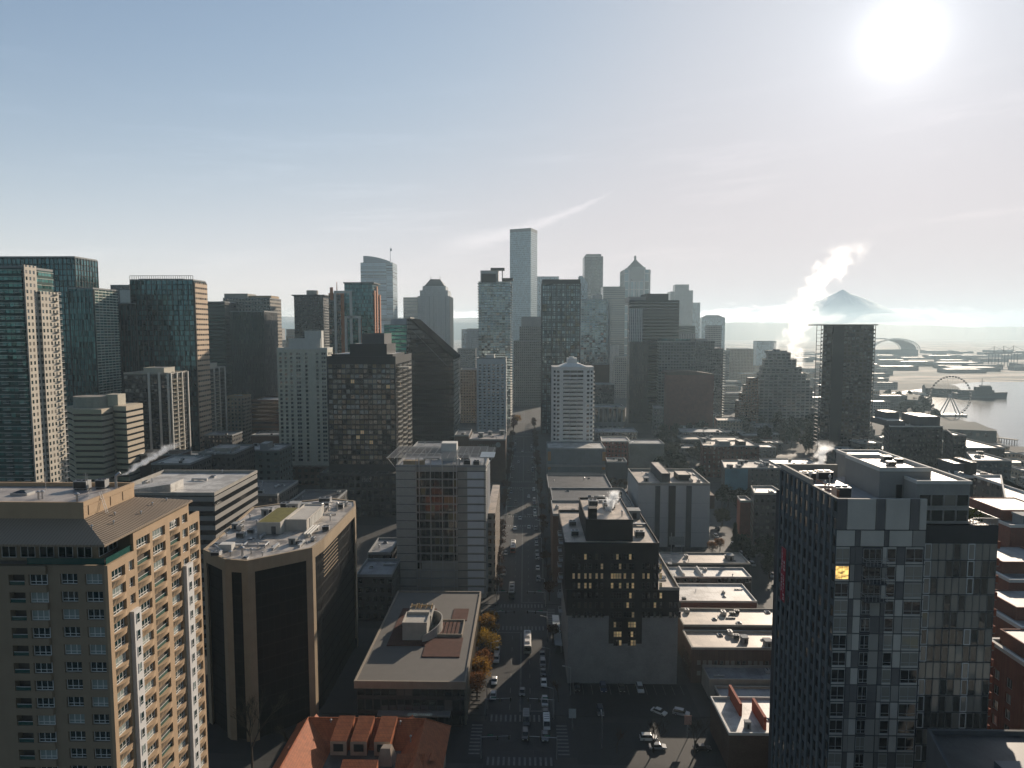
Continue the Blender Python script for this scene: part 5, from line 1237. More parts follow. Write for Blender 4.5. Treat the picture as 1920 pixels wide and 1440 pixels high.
rt = tower("office_tower", "grey stone tower with stepped shoulders and a hipped pyramid roof", pts, h, RIB, vt=dict(bay=8, t=.8, d=.8, m=GREY))
x0, x1 = pts[0][0], pts[1][0]; y0_, y1_ = pts[0][1], pts[2][1]
for e, za, zb in ((4, h, h+13), (9, h+13, h+22)):
    q = MB(); q.prism([(x0+e,y0_+e),(x1-e,y0_+e),(x1-e,y1_-e),(x0+e,y1_-e)], za, zb, 0, top=0); q.build("stepped_shoulder", [RIB], rt)
q = MB(); e = 12; A = [(x0+e,y0_+e,h+22),(x1-e,y0_+e,h+22),(x1-e,y1_-e,h+22),(x0+e,y1_-e,h+22)]; e = 25; B = [(x0+e-2,y0_+e,h+37),(x1-e+2,y0_+e,h+37),(x1-e+2,y1_-e,h+37),(x0+e-2,y1_-e,h+37)]
for k in range(4): q.poly([A[k], A[(k+1) % 4], B[(k+1) % 4], B[k]])
q.poly(B); q.build("pyramid_roof", [mat("slate roof", (.10,.095,.09))], rt)
q = MB()
for c in B: q.tube(c, (c[0],c[1],c[2]+7), .35, .2, 5)
q.build("corner_finials", [GREY], rt)
pts, h = box_px(756, 790, 558, 1700, 40)
tower("office_tower", "pale striped office slab behind the pyramid-roofed tower", pts, h, BAND)
pts, h = box_px(720, 766, 610, 642, 26)
rt = tower("office_tower", "teal glass tower with a pale crown panel beside the slanted black tower", pts, h, F("teal banded glass", (.20,.24,.24), (.06,.26,.22), 5.2, 3.6, .9, .66, tilt=.03, ior=1.6, metal=.7))
x0, x1 = pts[0][0], pts[1][0]; q = MB(); q.prism([(x0+6,643),(x1+2,643),(x1+2,664),(x0+6,664)], h, h+6.5, 0, top=0); q.build("crown_panel", [mat("pale crown cladding", (.36,.40,.43))], rt)
# black tower with a slanted top
def slant_tower():
    D, D2 = 560, 612
    xa, xb, xc = at(763,650,D).x, at(850,650,D).x, at(770,650,D).x
    zt, zr = at(763,598,D).z, at(850,671,D).z
    rt = root("slant_tower", "black glass tower whose roof slopes steeply down to the right", "office tower", ((xa+xb)/2,585,0)); FOOT.append(("T12","slant",[(xa,D),(xb,D),(xb,D2),(xa,D2)]))
    q = MB(); P = [(xa,0),(xb,0),(xb,zr),(xc,zt),(xa,zt)]; uv = [(x-xa, z) for x, z in P]
    q.poly([(x, D, z) for x, z in P], 0, uv); q.poly([(x, D2, z) for x, z in reversed(P)], 0, uv[::-1]); q.wall((xb,D), (xb,D2), 0, zr, 0); q.wall((xa,D2), (xa,D), 0, zt, 0)
    q.poly([(xa,D,zt),(xc,D,zt),(xc,D2,zt),(xa,D2,zt)], 1); q.build("curtain_wall", [BLK, R_DARK], rt)
    q = MB(); q.hexa([(xc,D-.6,zt-1.5),(xb+.6,D-.6,zr-1.5),(xb+.6,D2,zr-1.5),(xc,D2,zt-1.5),(xc,D-.6,zt+.5),(xb+.6,D-.6,zr+.5),(xb+.6,D2,zr+.5),(xc,D2,zt+.5)]); q.build("sloping_roof", [mat("black roof metal", (.010,.010,.011), rough=1.0, spec=.0)], rt)
    q = MB(); q.box(xa, xc, D-.55, D+20, zt, zt+1.4); q.build("roof_coping", [CONC], rt)
    q = MB(); dx = xb-xc; dz = zr-zt
    for f in (.14,): q.hexa([(xc+1,D-.5,zt-9),(xb-4,D-.5,zr-8),(xb-4,D-.05,zr-8),(xc+1,D-.05,zt-9),(xc+1,D-.5,zt-8.5),(xb-4,D-.5,zr-7.5),(xb-4,D-.05,zr-7.5),(xc+1,D-.05,zt-8.5)])
    q.build("sloping_trim", [DGREY], rt)
slant_tower()
# cream apartment tower
cw = win_proto(2.0, 1.95, G_TEAL, CREAM, 1, 1, .09); cw2 = win_proto(3.4, 1.95, G_TEAL, WFRAME, 2, 1, .09)
pts, h = box_px(520, 613, 655, 480, far=623)
def ccols(L): 
    if L < 20: return [(2+k*3.2, 2.0) for k in range(int((L-3)/3.2))]
    return [(L*f, w) for f, w in ((.03,2.0),(.135,2.0),(.245,2.0),(.37,3.4),(.55,2.0),(.77,2.0),(.88,3.4))  if L*f+w < L]
rt = tower("apartment_tower", "tall cream apartment tower with columns of windows and a white mechanical box on top", pts, h, CREAM, par=(WHITE,1.1,.4),
      win=dict(w=2.0, h=1.95, fh=2.92, bay=3.4, zb=16, wall=mat("cream tower render", (.60,.58,.49), streak=True, var=.15), core=DGREY, cols=ccols, proto=lambda c, f, nf, i, r: cw2 if c in (3, 6) and i == 0 else cw), pent=[(.2,.85,.2,.8,7.5,WHITE),(.52,.86,.3,.7,13,WHITE)])
q = MB(); q.box(pts[0][0]-9, pts[1][0]+10, 474, 520, 0, 13); q.build("podium", [F("brown podium brick", (.13,.085,.06), (.015,.014,.013), 4.5, 4.2, .5, .5)], rt)
# dark glass apartment tower with balconies on its right
pts, h = box_px(613, 741, 672, 400, far=771)
DW = mat_glass("patchwork dark pane", (.014,.016,.016), tilt=.10, ior=2.2, pb=.22, blind=(.20,.165,.10))
DW2 = mat_glass("painted reflection pane", (.05,.05,.042), tilt=.12, ior=2.2, pb=.4, blind=(.20,.175,.12)); dp = win_proto(2.3, 2.3, DW, DFRAME, 2, 1, .09); dp2 = win_proto(2.3, 2.3, DW2, DFRAME, 2, 2, .09)
def patch(c, f, nf, i, r):
    v = math.sin(c*1.9+i)*.6+math.sin(f*.55+c*.7)*.55+math.sin(c*.8-f*.21)*.4+r.uniform(-.7,.7)  # clusters of brighter panes paint in reflections of other buildings
    return dpl if r.random() < .012 else dp2 if v > .55 else dp
dpl = win_proto(2.3, 2.3, LITDIM, DFRAME, 2, 1, .09)
rt = tower("apartment_tower", "dark patchwork glass apartment tower with rows of glinting balconies down its right edge", pts, h, BLACK, par=(BLACK,1.2,.4),
      win=dict(w=2.3, h=2.3, fh=3.02, bay=2.62, zb=30, wall=mat("black spandrel", (.028,.03,.031), rough=.5), core=BLACK, proto=patch), pent=[(.05,.95,.05,.75,2.2,BLACK),(.3,.85,.1,.6,8.2,BLACK),(.47,.80,.15,.55,14.5,DGREY)])
x1 = pts[1][0]; L = pts[2][1]-400; bm = balcony_proto(7.5, 1.9, mat("pale balcony slab", (.42,.40,.36)), STEEL)
for k in range(24):
    for f in (.06,.36,.66): inst("balcony", bm, rt, (x1+.2, 400+L*f, h-5-k*3.02), math.pi/2)
q = MB(); q.box(pts[0][0]-4, x1+4, 393, 460, 0, 26); q.build("podium", [F("dark podium", (.05,.05,.05), (.012,.014,.015), 3.5, 4.2, .6, .55)], rt)
text("1302", (at(678,972,393).x, 392.9, 26.5-5.5), 3.0, mat("dull number paint", (.16,.17,.17)), rt, "building_number")
q = MB(); q.box(x1+2.2, x1+7.5, 402, 412, h-6, h-5.2); q.build("roof_canopy", [CONC], rt)
# low blocks between the foreground and the towers, left of the street
def low(label, l, r_, top, D, depth, fac, roof=R_GREY, units=5, par=None, cat="low building", name="low_building", **kw):
    pts, h = box_px(l, r_, top, D, depth, edge=kw.pop("edge", False)); return tower(name, label, pts, h, fac, roof=roof, units=units, par=par, cat=cat, **kw)
rt = tower("parking_garage", "grey banded garage with a sloping pale roof ramp behind the tan tower", [(-142,225),(-105,225),(-105,262),(-142,262)], 54, F("garage decks", (.30,.29,.27), (.014,.014,.014), 60, 3.3, 1, .5), roof=R_WHITE, par=(CONC,1.1,.4), units=5, cat="garage")
q = MB(); q.hexa([(-140,229,54.1),(-122,229,54.1),(-122,238,54.1),(-140,238,54.1),(-140,229,54.3),(-122,229,57),(-122,238,57),(-140,238,54.3)]); q.build("ramp_roof", [R_WHITE], rt)
low("low block with cluttered white roof below the finned condominiums", 283, 356, 872, 372, 26, PUND, R_WHITE, 7)
low("low brown block with a pale framed roof well left of the cream tower", 372, 440, 852, 402, 30, PUND, R_GRAVEL, 6, pent=[(.2,.75,.3,.7,2,CONC)])
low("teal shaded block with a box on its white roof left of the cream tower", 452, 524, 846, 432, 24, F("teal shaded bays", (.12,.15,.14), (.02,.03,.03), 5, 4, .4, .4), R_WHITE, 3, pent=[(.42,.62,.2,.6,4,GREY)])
low("dark low roof cluttered with white ducts behind the dark pier block", 425, 520, 930, 318, 30, PUND, R_DARK, 9)
low("long dark low block behind the dark pier block's roof", 540, 625, 945, 330, 26, PUND, R_DARK, 5)
low("pale low roof tucked behind the dark pier block's right pier", 668, 734, 1082, 250, 18, PUND, R_GREY, 2)
low("low grey roofed shed between the dark pier block and trellis office", 690, 733, 1040, 276, 20, PUND, R_GREY, 2)
low("teal roofed low block just behind the trellis office", 772, 838, 842, 425, 24, PUND, R_GREY, 2)
# brick restaurant block with roof terrace and letters
pts, h = box_px(852, 947, 838, 486, 40)
rt = low("brown brick corner block with a cluttered roof terrace and pale wall lettering", 880, 948, 826, 486, 34, BRICKD, R_GRAVEL, 9, name="brick_block")
text("VERSAILLES", (at(895,836,485.7).x, 485.7, at(895,838,485.7).z), 2.6, mat("dull grey lettering", (.22,.24,.24)), rt, "wall_lettering")
q = MB(); q.tube((at(934,834,485.8).x,485.9,at(934,834,485.8).z),(at(934,834,485.8).x,485.6,at(934,834,485.8).z),1.9,1.9,14); q.build("round_emblem", [mat("dull grey lettering", (.22,.24,.24))], rt)
low("plain dark brick block left of the lettered brick block", 852, 879, 818, 492, 30, BRICKD, R_DARK, 2)
low("old cream block with small windows behind the slanted black tower", 863, 896, 694, 800, 30, PUNT, R_GRAVEL, 3)
# ---------------- along the street, centre
pts, h = box_px(897, 957, 530, 790, 28)
rt = tower("condo_tower", "slim balconied glass tower with a chunky open-frame crown, left of the street", pts, h, CONDO, hz=dict(fh=3.05, t=.35, d=1.3, m=mat("dark slab edge", (.07,.07,.068)), z0=10), par=(WHITE,1.4,.3), pent=[(.06,.62,.1,.7,14,WHITE),(.1,.55,-.04,.1,10,BLACK)])
x0, x1 = pts[0][0], pts[1][0]; q = MB(); q.box(x0+27, x1+3, 786, 806, h+2.5, h+5); q.build("roof_canopy", [BLACK], rt)
q = MB(); q.box(x0+14, x0+30, 791, 800, h+14.2, h+17); q.box(x0+27, x0+28, 791, 792, h, h+15); q.build("crown_frame", [BLACK], rt)
q = MB()
for k in range(50): q.box(x1+.02, x1+1.9, 792, 816, 10+k*3.05, 10.4+k*3.05)
q.build("sunlit_slab_ends", [WHITE], rt)
w7 = win_proto(2.4, 1.5, G_DARK, None)
pts, h = box_px(894, 948, 673, 695, 26)
rt = tower("apartment_tower", "white concrete slab tower with a regular grid of dark windows, left of the street", pts, h, WHITE, win=dict(w=2.5, h=1.5, fh=3.1, bay=4.6, zb=8, wall=mat("white grid concrete", (.62,.63,.62), streak=True, var=.1), core=BLACK, d=.3, proto=w7), pent=[(.3,.6,.2,.8,4,WHITE)])
P = [(at(956,600,1420).x,1420),(at(995,600,1400).x,1400),(at(1007,600,1440).x,1440),(at(968,600,1462).x,1462)]
LAT = F("pale pixelled glass", (.50,.58,.60), (.34,.44,.47), 1.6, 4.2, .6, .8, tilt=.05, ior=1.8, pb=.4, blind=(.5,.58,.6), metal=.5)
tower("skyscraper", "tallest pale pixel-patterned glass skyscraper at the centre of the skyline", P, at(975,434,1408).z, LAT, par=(GREY,6,.5), cat="skyscraper")
pts, h = box_px(963, 1018, 640, 975, 40)
tower("office_tower", "grey stepped stone office closing the far end of the street", pts, h, PUNG, pent=[(.2,1.0,.1,.9,21,PUNG),(.26,1.0,.15,.85,35,GREY)])
pts, h = box_px(1007, 1048, 519, 1700, 40)
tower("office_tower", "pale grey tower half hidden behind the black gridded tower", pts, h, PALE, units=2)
pts, h = box_px(1017, 1088, 531, 720, 32)
rt = tower("office_tower", "black gridded glass tower standing right of the street's far end", pts, h, F("grey black gridded glass", (.012,.012,.013), (.27,.36,.38), 2.3, 3.9, .82, .78, tilt=.05, ior=1.6, pb=.12, blind=(.3,.28,.2), metal=.8), vt=dict(bay=4.9, t=.95, d=.6, m=BLACK), hz=dict(fh=7.8, t=1.0, d=.5, m=BLACK, z0=9), par=(BLACK,4,.4))
q = MB(); q.prism([(at(1086,560,1160).x,1160),(at(1102,560,1160).x,1160),(at(1102,560,1160).x,1190),(at(1086,560,1160).x,1190)], 0, 188, 0); x0, x1 = at(1086,560,1160).x, at(1102,560,1160).x
q.hexa([(x0,1160,188),(x1,1160,188),(x1,1190,188),(x0,1190,188),(x0,1160,200),(x0+5,1160,200),(x0+5,1190,196),(x0,1190,200)])
rt = root("office_tower", "pale slanted sliver of a tower beside the black gridded tower", "office tower", (x0,1170,0)); q.build("shaft", [PALE], rt)
pts, h = box_px(1090, 1140, 562, 835, 34)
rt = tower("condo_tower", "teal condominium with a bright white right edge behind the small white tower", pts, h, CONDO, hz=dict(fh=3.1, t=.25, d=.6, m=GREY, z0=10), pent=[(.45,.8,.2,.7,6,WHITE)])
q = MB(); q.box(pts[1][0]+.62, pts[1][0]+3.6, 838, 866, 6, h-3); q.build("white_edge", [WHITE], rt)
pts, h = box_px(1096, 1131, 481, 1850, 60)
rt = tower("skyscraper", "tall dark grey faceted skyscraper with notched top, right of centre", pts, h, F("dark skyscraper glass", (.06,.065,.07), (.03,.035,.04), 3, 3.9, .8, .7), pent=[(.1,.9,.1,.9,7,DGREY)], cat="skyscraper")
pts, h = box_px(1131, 1172, 538, 1500, 46)
tower("office_tower", "plain banded grey slab tower left of the cupola tower", pts, h, F("grey brown bands", (.2,.2,.19), (.05,.055,.06), 60, 4, 1, .5), units=2)
pts, h = box_px(1170, 1219, 506, 1900, 70)
rt = tower("skyscraper", "skyscraper with an arched gable and a pyramid roof topped by a cupola", pts, h, F("pale stone and blue glass", (.46,.47,.46), (.16,.25,.28), 14, 22, .72, .86, tilt=.01), vt=dict(bay=19, t=2.2, d=1.2, m=GREY), cat="skyscraper")
x0, x1 = pts[0][0], pts[1][0]; xm = (x0+x1)/2; q = MB(); q.prism([(x0+11,1908),(x1-11,1908),(x1-11,1962),(x0+11,1962)], h, h+8, 0, top=0)
q.tube((xm,1899,h-12),(xm,1904,h-12),20,20,24); q.build("arched_gable", [GREY], rt)
q = MB(); A = [(x0+14,1911,h+8),(x1-14,1911,h+8),(x1-14,1960,h+8),(x0+14,1960,h+8)]
for k in range(4): q.poly([A[k], A[(k+1) % 4], (xm,1935,h+33)])
q.build("pyramid_roof", [mat("slate roof", (.10,.095,.09))], rt)
q = MB(); q.tube((xm,1935,h+26),(xm,1935,h+38),3.6,3.2,8); q.tube((xm,1935,h+38),(xm,1935,h+43),4.8,.6,8); q.build("cupola", [GREY], rt)
pts, h = box_px(1180, 1274, 566, 820, 40, edge=True)
rt = tower("office_tower", "dark stepped banded tower with a lighter left shoulder, right of the white tower", pts, h, BANDD, par=(DGREY,2,.5), pent=[(.33,.78,.0,.9,9.5,DGREY),(.0,.33,.02,.9,6,GREY)])
q = MB(); x0 = pts[0][0]; q.prism([(x0-.5,818.6),(x0+16,818.6),(x0+16,819.9),(x0-.5,819.9)], 0, h-8, 0, top=0); q.build("lighter_shoulder", [RIB], rt)
q = MB(); q.prism([(x0-2,800),(x0+20,800),(x0+20,818),(x0-2,818)], 0, 96, 0, top=0); q.build("front_wing", [RIBD], rt)
pts, h = box_px(1266, 1292, 534, 1900, 50, edge=True)
rt = tower("office_tower", "bright pale slender tower with a notched top, right of the dark stepped tower", pts, h, RIB)
q = MB(); x0, x1 = pts[0][0], pts[1][0]; q.prism([(x0-12,1903),(x0-.1,1903),(x0-.1,1945),(x0-12,1945)], 0, h-18, 0, top=0); q.prism([(x1+.1,1903),(x1+12,1903),(x1+12,1945),(x1+.1,1945)], 0, h-15, 0, top=0); q.build("side_shaft", [RIB], rt)
pts, h = box_px(1299, 1313, 568, 1980, 40, edge=True)
tower("office_tower", "short pale tower at the shoulder of the bright slender tower", pts, h, PALE)
pts, h = box_px(1316, 1360, 596, 2100, 60, edge=True)
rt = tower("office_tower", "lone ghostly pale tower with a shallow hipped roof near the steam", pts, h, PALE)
x0, x1, x2, x3 = pts[0][0], pts[1][0], pts[2][0], pts[3][0]; q = MB(); xm = (x0+x1)/2
q.hexa([(x0,2100,h+.1),(x1,2100,h+.1),(x2,2160,h+.1),(x3,2160,h+.1),(x0+18,2115,h+9),(x1-18,2115,h+9),(x2-18,2145,h+9),(x3+18,2145,h+9)]); q.build("hipped_roof", [GREY], rt)
pts, h = box_px(1236, 1304, 641, 765, 34, edge=True)
tower("hotel", "grey glass hotel block rising behind the windowless brown block", pts, h, F("teal grey hotel glass", (.14,.15,.15), (.03,.042,.045), 3.2, 3.3, .7, .55), units=3, cat="hotel", pent=[(.1,.9,.2,.8,3,GRN)])
pts, h = box_px(1305, 1340, 640, 800, 34, edge=True)
rt = tower("apartment_tower", "grey slab tower with white balcony edges on its right, behind the brown block", pts, h, PUNG, pent=[(.0,.6,.1,.8,3,GREY)])
q = MB(); x1 = pts[1][0]; q.prism([(x1+.2,802),(x1+11,802),(x1+11.4,830),(x1+.2,830)], 0, h-8, 0, top=0); q.build("right_wing", [PUNG], rt)
q = MB()
for k in range(26): q.box(x1+11.4, x1+14, 803, 826, 6+k*3.1, 6.9+k*3.1)
q.build("balcony_slabs", [WHITE], rt)
pts, h = box_px(1250, 1339, 703, 722, 34, edge=True)
rt = tower("switching_building", "windowless dark brown brick block with a gently curved roofline", pts, h, mat_brick("dull brown brick", (.20,.072,.052), (.165,.06,.045)), par=(BRICKD,.6,.4), cat="building")
q = MB(); N = 8; x0, x1 = pts[0][0], pts[1][0]
for k in range(N):
    a, b = k/N, (k+1)/N; za, zb = 3.4*math.sin(math.pi*(.18+.82*a)), 3.4*math.sin(math.pi*(.18+.82*b)); xa, xb = x0+(x1-x0)*a, x0+(x1-x0)*b
    q.hexa([(xa,721.9,h+.6),(xb,721.9,h+.6),(xb,752,h+.6),(xa,752,h+.6),(xa,721.9,h+.7+za),(xb,721.9,h+.7+zb),(xb,752,h+.7+zb),(xa,752,h+.7+za)])
q.build("curved_roofline", [BRICKD], rt)
pts, h = box_px(1367, 1413, 655, 1500, 44, edge=True)
tower("office_tower", "faint tan hazy tower between the brown block and the stepped hotel", pts, h, PUNT, units=2)
pts, h = box_px(1419, 1456, 640, 2000, 40, edge=True)
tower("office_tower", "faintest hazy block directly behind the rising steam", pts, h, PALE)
# small white tower on its podium
ww5 = win_proto(2.0, 1.6, G_DARK, DFRAME, 2, 1, .08); ww6 = win_proto(4.0, 1.5, G_DARK, DFRAME, 4, 1, .08)
def white_tower():
    x0, x1 = at(1036,760,520).x, at(1113,760,520).x; h = 80.5
    P = [(x0,523),(x0+3,520),(x1-3,520),(x1,523),(x1,545),(x0,545)]; W = x1-x0
    rt = root("apartment_tower", "small bright white tower with ribbon balconies on a long low podium right of the street", "apartment tower", ((x0+x1)/2,532,0)); FOOT.append(("C5","white",P))
    wall = mat("bright white concrete", (.78,.76,.72), streak=True, var=.08)
    q = MB(); q.prism(inset(P, .4), 0, h-.5, 0); q.build("core_wall", [BLACK], rt)
    q = MB(); A = (x0+3,520); u = (1,0); n = (0,-1); L = W-6; specs = []; fh = 3.25
    cols = [(.3,2.0),(L*.2,L*.2),(L*.41,L*.2),(L*.62,L*.18),(L-2.3,2.0)]; last = 0
    for c, (a, w_) in enumerate(cols):
        q.ebox(A, u, n, last, a, 0, h, -.4, .1); z = 0; last = a+w_
        for k in range(17):
            zb = 25.2+k*fh
            q.ebox(A, u, n, a, a+w_, z, zb, -.4, .095); z = zb+(1.75 if 0 < c < 4 else 1.6)
            P_ = ww5 if c in (0,4) else ww6
            if c in (0,4): specs.append((x0+3+a, 520.2, zb, 0, P_))
            else: specs.append((x0+3+a+(w_-4)/2, 520.3, zb+.1, 0, P_))
        q.ebox(A, u, n, a, a+w_, z, h, -.4, .095)
    q.ebox(A, u, n, last, L, 0, h, -.4, .1)
    for (a, b) in ((P[0], P[1]), (P[2], P[3]), (P[3], P[4]), (P[5], P[0])):
        v = Vector(b)-Vector(a); LL = v.length; uu = v/LL; nn = Vector((uu.y,-uu.x))
        if LL < 6: q.ebox(a, uu, nn, 0, LL*.2, 0, h, -.5, .09); q.ebox(a, uu, nn, LL*.8, LL, 0, h, -.5, .09)
        for k in range(17):
            if LL < 6: q.ebox(a, uu, nn, LL*.2, LL*.8, 25.2+k*fh-1.6 if k else 0, 25.2+k*fh, -.5, .088)
        if LL < 6: q.ebox(a, uu, nn, LL*.2, LL*.8, 25.2+16*fh+1.65, h, -.5, .088)
        else: q.ebox(a, uu, nn, .01, LL-.01, 0, h, -.4, .08)
    q.build("wall", [wall], rt); place_windows(rt, specs)
    bl = MB(); bl.box(0,1,-1.2,-.1,-.2,0,0); bl.box(0,1,-1.2,-1.08,0,.95,0); bme_ = bl.mesh("balcony", [wall])
    for k in range(15):
        for c in (1,2,3): inst("balcony", bme_, rt, (x0+3+cols[c][0]+.02, 520-(.9 if c == 2 else 0), 25.1+k*fh), 0, (cols[c][1]-.04,1,1))
    for k in range(17): inst("balcony", bme_, rt, (x1, 525, 25.1+k*fh), math.pi/2, (12,.9,1))
    q = MB(); q.prism(inset(P,-.3), h, h+1.1, 0, top=1); q.hexa([(x0+5,521,h+1.1),(x1-5,521,h+1.1),(x1-5,544,h+1.1),(x0+5,544,h+1.1),(x0+11,524,h+3.6),(x1-11,524,h+3.6),(x1-11,540,h+3.6),(x0+11,540,h+3.6)], 0); q.build("roof", [wall, R_WHITE], rt)
    q = MB(); q.box(x0+11.5,x0+19,526,536,h+3.6,h+7.6); q.tube((x0+15,530,h+7.6),(x0+15,530,h+8.8),2,2,12); q.build("lift_house", [wall], rt)
    px0, px1 = at(1027,870,490).x, at(1135,870,490).x
    q = MB(); q.prism([(px0,490),(px1,490),(px1,519),(px0,519)], 0, 23.5, 0); q.poly([(px0,490,23.52),(px1,490,23.52),(px1,519,23.52),(px0,519,23.52)], 1); q.build("podium", [mat("podium grey cladding", (.16,.185,.195), streak=True), R_WHITE], rt)
    for z0_, z1_ in ((4.4,6.6),(10.6,12.4)):
        q = MB(); q.box(px0-.1, px1+.1, 489.6, 489.99, z0_, z1_); q.build("pale_band", [GREY], rt)
    for xx, z0_ in ((px0,15.2),(px1-2.2,15.2),(px0,8.8),(px1-2.4,8.8)):
        q = MB(); q.box(xx, xx+2.2, 489.55, 489.99, z0_, z0_+(6.6 if z0_ > 10 else 1.7)); q.build("ochre_panel", [mat("ochre panel", (.34,.2,.09))], rt)
    q = MB(); parapet(q, [(px0-.1,489.9),(px1+.1,489.9),(px1+.1,519),(px0-.1,519)], 23.5, .9, .4); q.build("podium_parapet", [GREY], rt)
white_tower()
# ---------------- right side
def ziggurat():
    D = 780; X = lambda px: at(px, 740, D).x
    rt = root("stepped_hotel", "ziggurat-like grey hotel with stepped terraces below the column of steam", "hotel", (X(1478),800,0))
    ZF = F("hotel bays", (.29,.275,.25), (.03,.034,.035), 5.2, 3.45, .74, .52, tilt=.04, pb=.35, blind=(.17,.155,.13))
    tiers = [(1444,1488,663),(1437,1498,676),(1432,1507,690),(1428,1515,702),(1426,1521,714),(1425,1525,728),(1424,1530,766)]
    zp = None
    for k, (a, b, py) in enumerate(tiers):
        z = at(a, py, D).z; zl = at(a, tiers[k+1][2], D).z if k < 6 else 0; dd = (6-k)*2.0
        P = [(X(a),D+dd),(X(b),D+dd),(X(b)*1.025,D+40-dd*.3),(X(a)*1.025,D+40-dd*.3)]
        q = MB(); q.prism(P, zl, z, 0); t_ = q.build("tier", [ZF], rt)
        q = MB(); q.poly([(x, y, z+.01) for x, y in P]); q.build("terrace", [R_GRAVEL], t_)
        q = MB(); parapet(q, inset(P, -.1), z, 1.0, .4); q.build("terrace_parapet", [CONC], t_)
        if k == 6: FOOT.append(("R1", "zig", P))
    for a, b, h_ in ((1447,1460,3),(1462,1470,4.5),(1474,1484,3)):
        q = MB(); q.box(X(a), X(b), 797, 808, at(a,663,D).z, at(a,663,D).z+h_); q.build("roof_plant", [GREY], rt)
    return rt
ziggurat()
def stepped_wing():
    rt = root("stepped_apartments", "brown brick apartments stepping down to the left beside the ziggurat hotel", "apartment block", (255,770,0))
    for a, b, py in ((1406,1424,709),(1399,1424,722),(1393,1424,738),(1386,1424,752)):
        z = at(a, py, 762).z; q = MB(); x0, x1 = at(a,740,762).x, at(b,740,762).x; zl = 0 if py == 752 else z-9.5; k = (752-py)*.12
        q.prism([(x0,762+k),(x1,762+k),(x1,776),(x0,776)], zl, z, 0, top=1); q.build("tier", [F("brown terraces", (.24,.15,.10), (.02,.02,.02), 3.4, 3.2, .6, .5), R_GRAVEL], rt)
stepped_wing()
P = [(at(1540,730,600).x,600),(at(1634,730,600).x,600),(at(1634,730,600).x*1.042,626),(at(1540,730,600).x*1.042,626)]
h = at(1590,612,600).z
rt = tower("apartment_tower", "tall dark bronze slab tower standing alone, light glinting through its edge balconies", P, h, F("dark bronze slab", (.06,.055,.052), (.018,.021,.022), 3.5, 3.25, .72, .62, tilt=.05, pb=.3, blind=(.10,.08,.06)), par=(DGREY,.8,.4))
q = MB(); xa = P[0][0]; q.box(xa+8, xa+18, 599.2, 599.98, 8, h); q.build("black_strip", [BLACK], rt)  # black strip standing on the front wall face
q = MB(); q.box(xa-2.6, P[1][0]+2.8, 598.5, 626, h+.9, h+1.8); q.build("roof_slab", [DGREY], rt)
for s, xx in ((-1, P[0][0]), (1, P[1][0])):
    for k in range(32):
        q_ = balcony_edge if k or s == 1 and False else None
        if k == 0 and s == -1:
            b_ = MB(); b_.box(0,1.5,0,9,-.25,0,0); b_.box(0,1.5,0,.12,0,1,1); balcony_edge = b_.mesh("edge_balcony", [DGREY, BLACK])
        inst("edge_balcony", balcony_edge, rt, (xx-(1.55 if s < 0 else -.05), 601, h-3.4-k*3.3))
    q = MB(); q.box(xx+(1.5 if s > 0 else -1.8), xx+(1.8 if s > 0 else -1.5), 600.2, 600.8, 3, h+.9); q.box(xx+(1.5 if s > 0 else -1.8), xx+(1.8 if s > 0 else -1.5), 609.4, 610, 3, h+.9); q.build("edge_post", [DGREY], rt)
q = MB(); q.box(P[0][0]+22, P[0][0]+27, 599.2, 599.9, h-9, h-6); q.build("dark_louvre", [BLACK], rt)
# dark apartment cluster on the right with dazzling roofs
def roofblock(name, label, l, r_, top, D, depth, fac, steps=(), roof=R_WHITE, units=5, cat="apartment block", **kw):
    pts, h = box_px(l, r_, top, D, depth, edge=True); return tower(name, label, pts, h, fac, roof=roof, par=(WHITE if roof is R_WHITE else GREY, .8, .35), units=units, cat=cat, pent=steps, **kw)
DF = F("dark bay facade", (.045,.05,.052), (.015,.018,.02), 2.6, 3.0, .5, .5, pb=.1)
roofblock("apartment_block", "dark twin-winged block with dazzling white roofs right of the lone bronze slab", 1668, 1768, 801, 430, 30, DF, [(.0,.34,.1,.8,3.5,DGREY),(.56,.94,.0,.7,6.5,DGREY),(.15,.42,.5,.95,7.5,DGREY)])
roofblock("apartment_block", "narrow dark stair block with a pale cap right of the dazzling twin wings", 1787, 1812, 818, 405, 22, DF, units=2, roof=R_TAN)
roofblock("apartment_block", "brown block with tan roof stepping towards the bay", 1812, 1884, 842, 395, 40, F("brown grey bays", (.10,.09,.08), (.02,.02,.02), 2.8, 3.0, .5, .5), roof=R_TAN, units=8)
roofblock("apartment_block", "teal grey block with a glazed right end overlooking the bay", 1824, 1897, 866, 350, 24, F("teal grey bays", (.10,.12,.12), (.02,.03,.03), 2.6, 3.0, .6, .5), roof=R_GREY, units=4)
roofblock("apartment_block", "dark block with a water tank and roof boxes behind the grey tower's penthouse", 1783, 1872, 897, 262, 26, DF, [(.32,.55,.3,.7,4,DGREY),(.6,.72,.2,.6,5,BLACK)], roof=R_WHITE, units=5)
roofblock("apartment_block", "brown windowed block with white roof edges at the right frame edge", 1886, 1990, 948, 205, 40, F("brown punched bays", (.13,.11,.095), (.02,.02,.02), 2.4, 2.9, .5, .55, pb=.3), units=5)
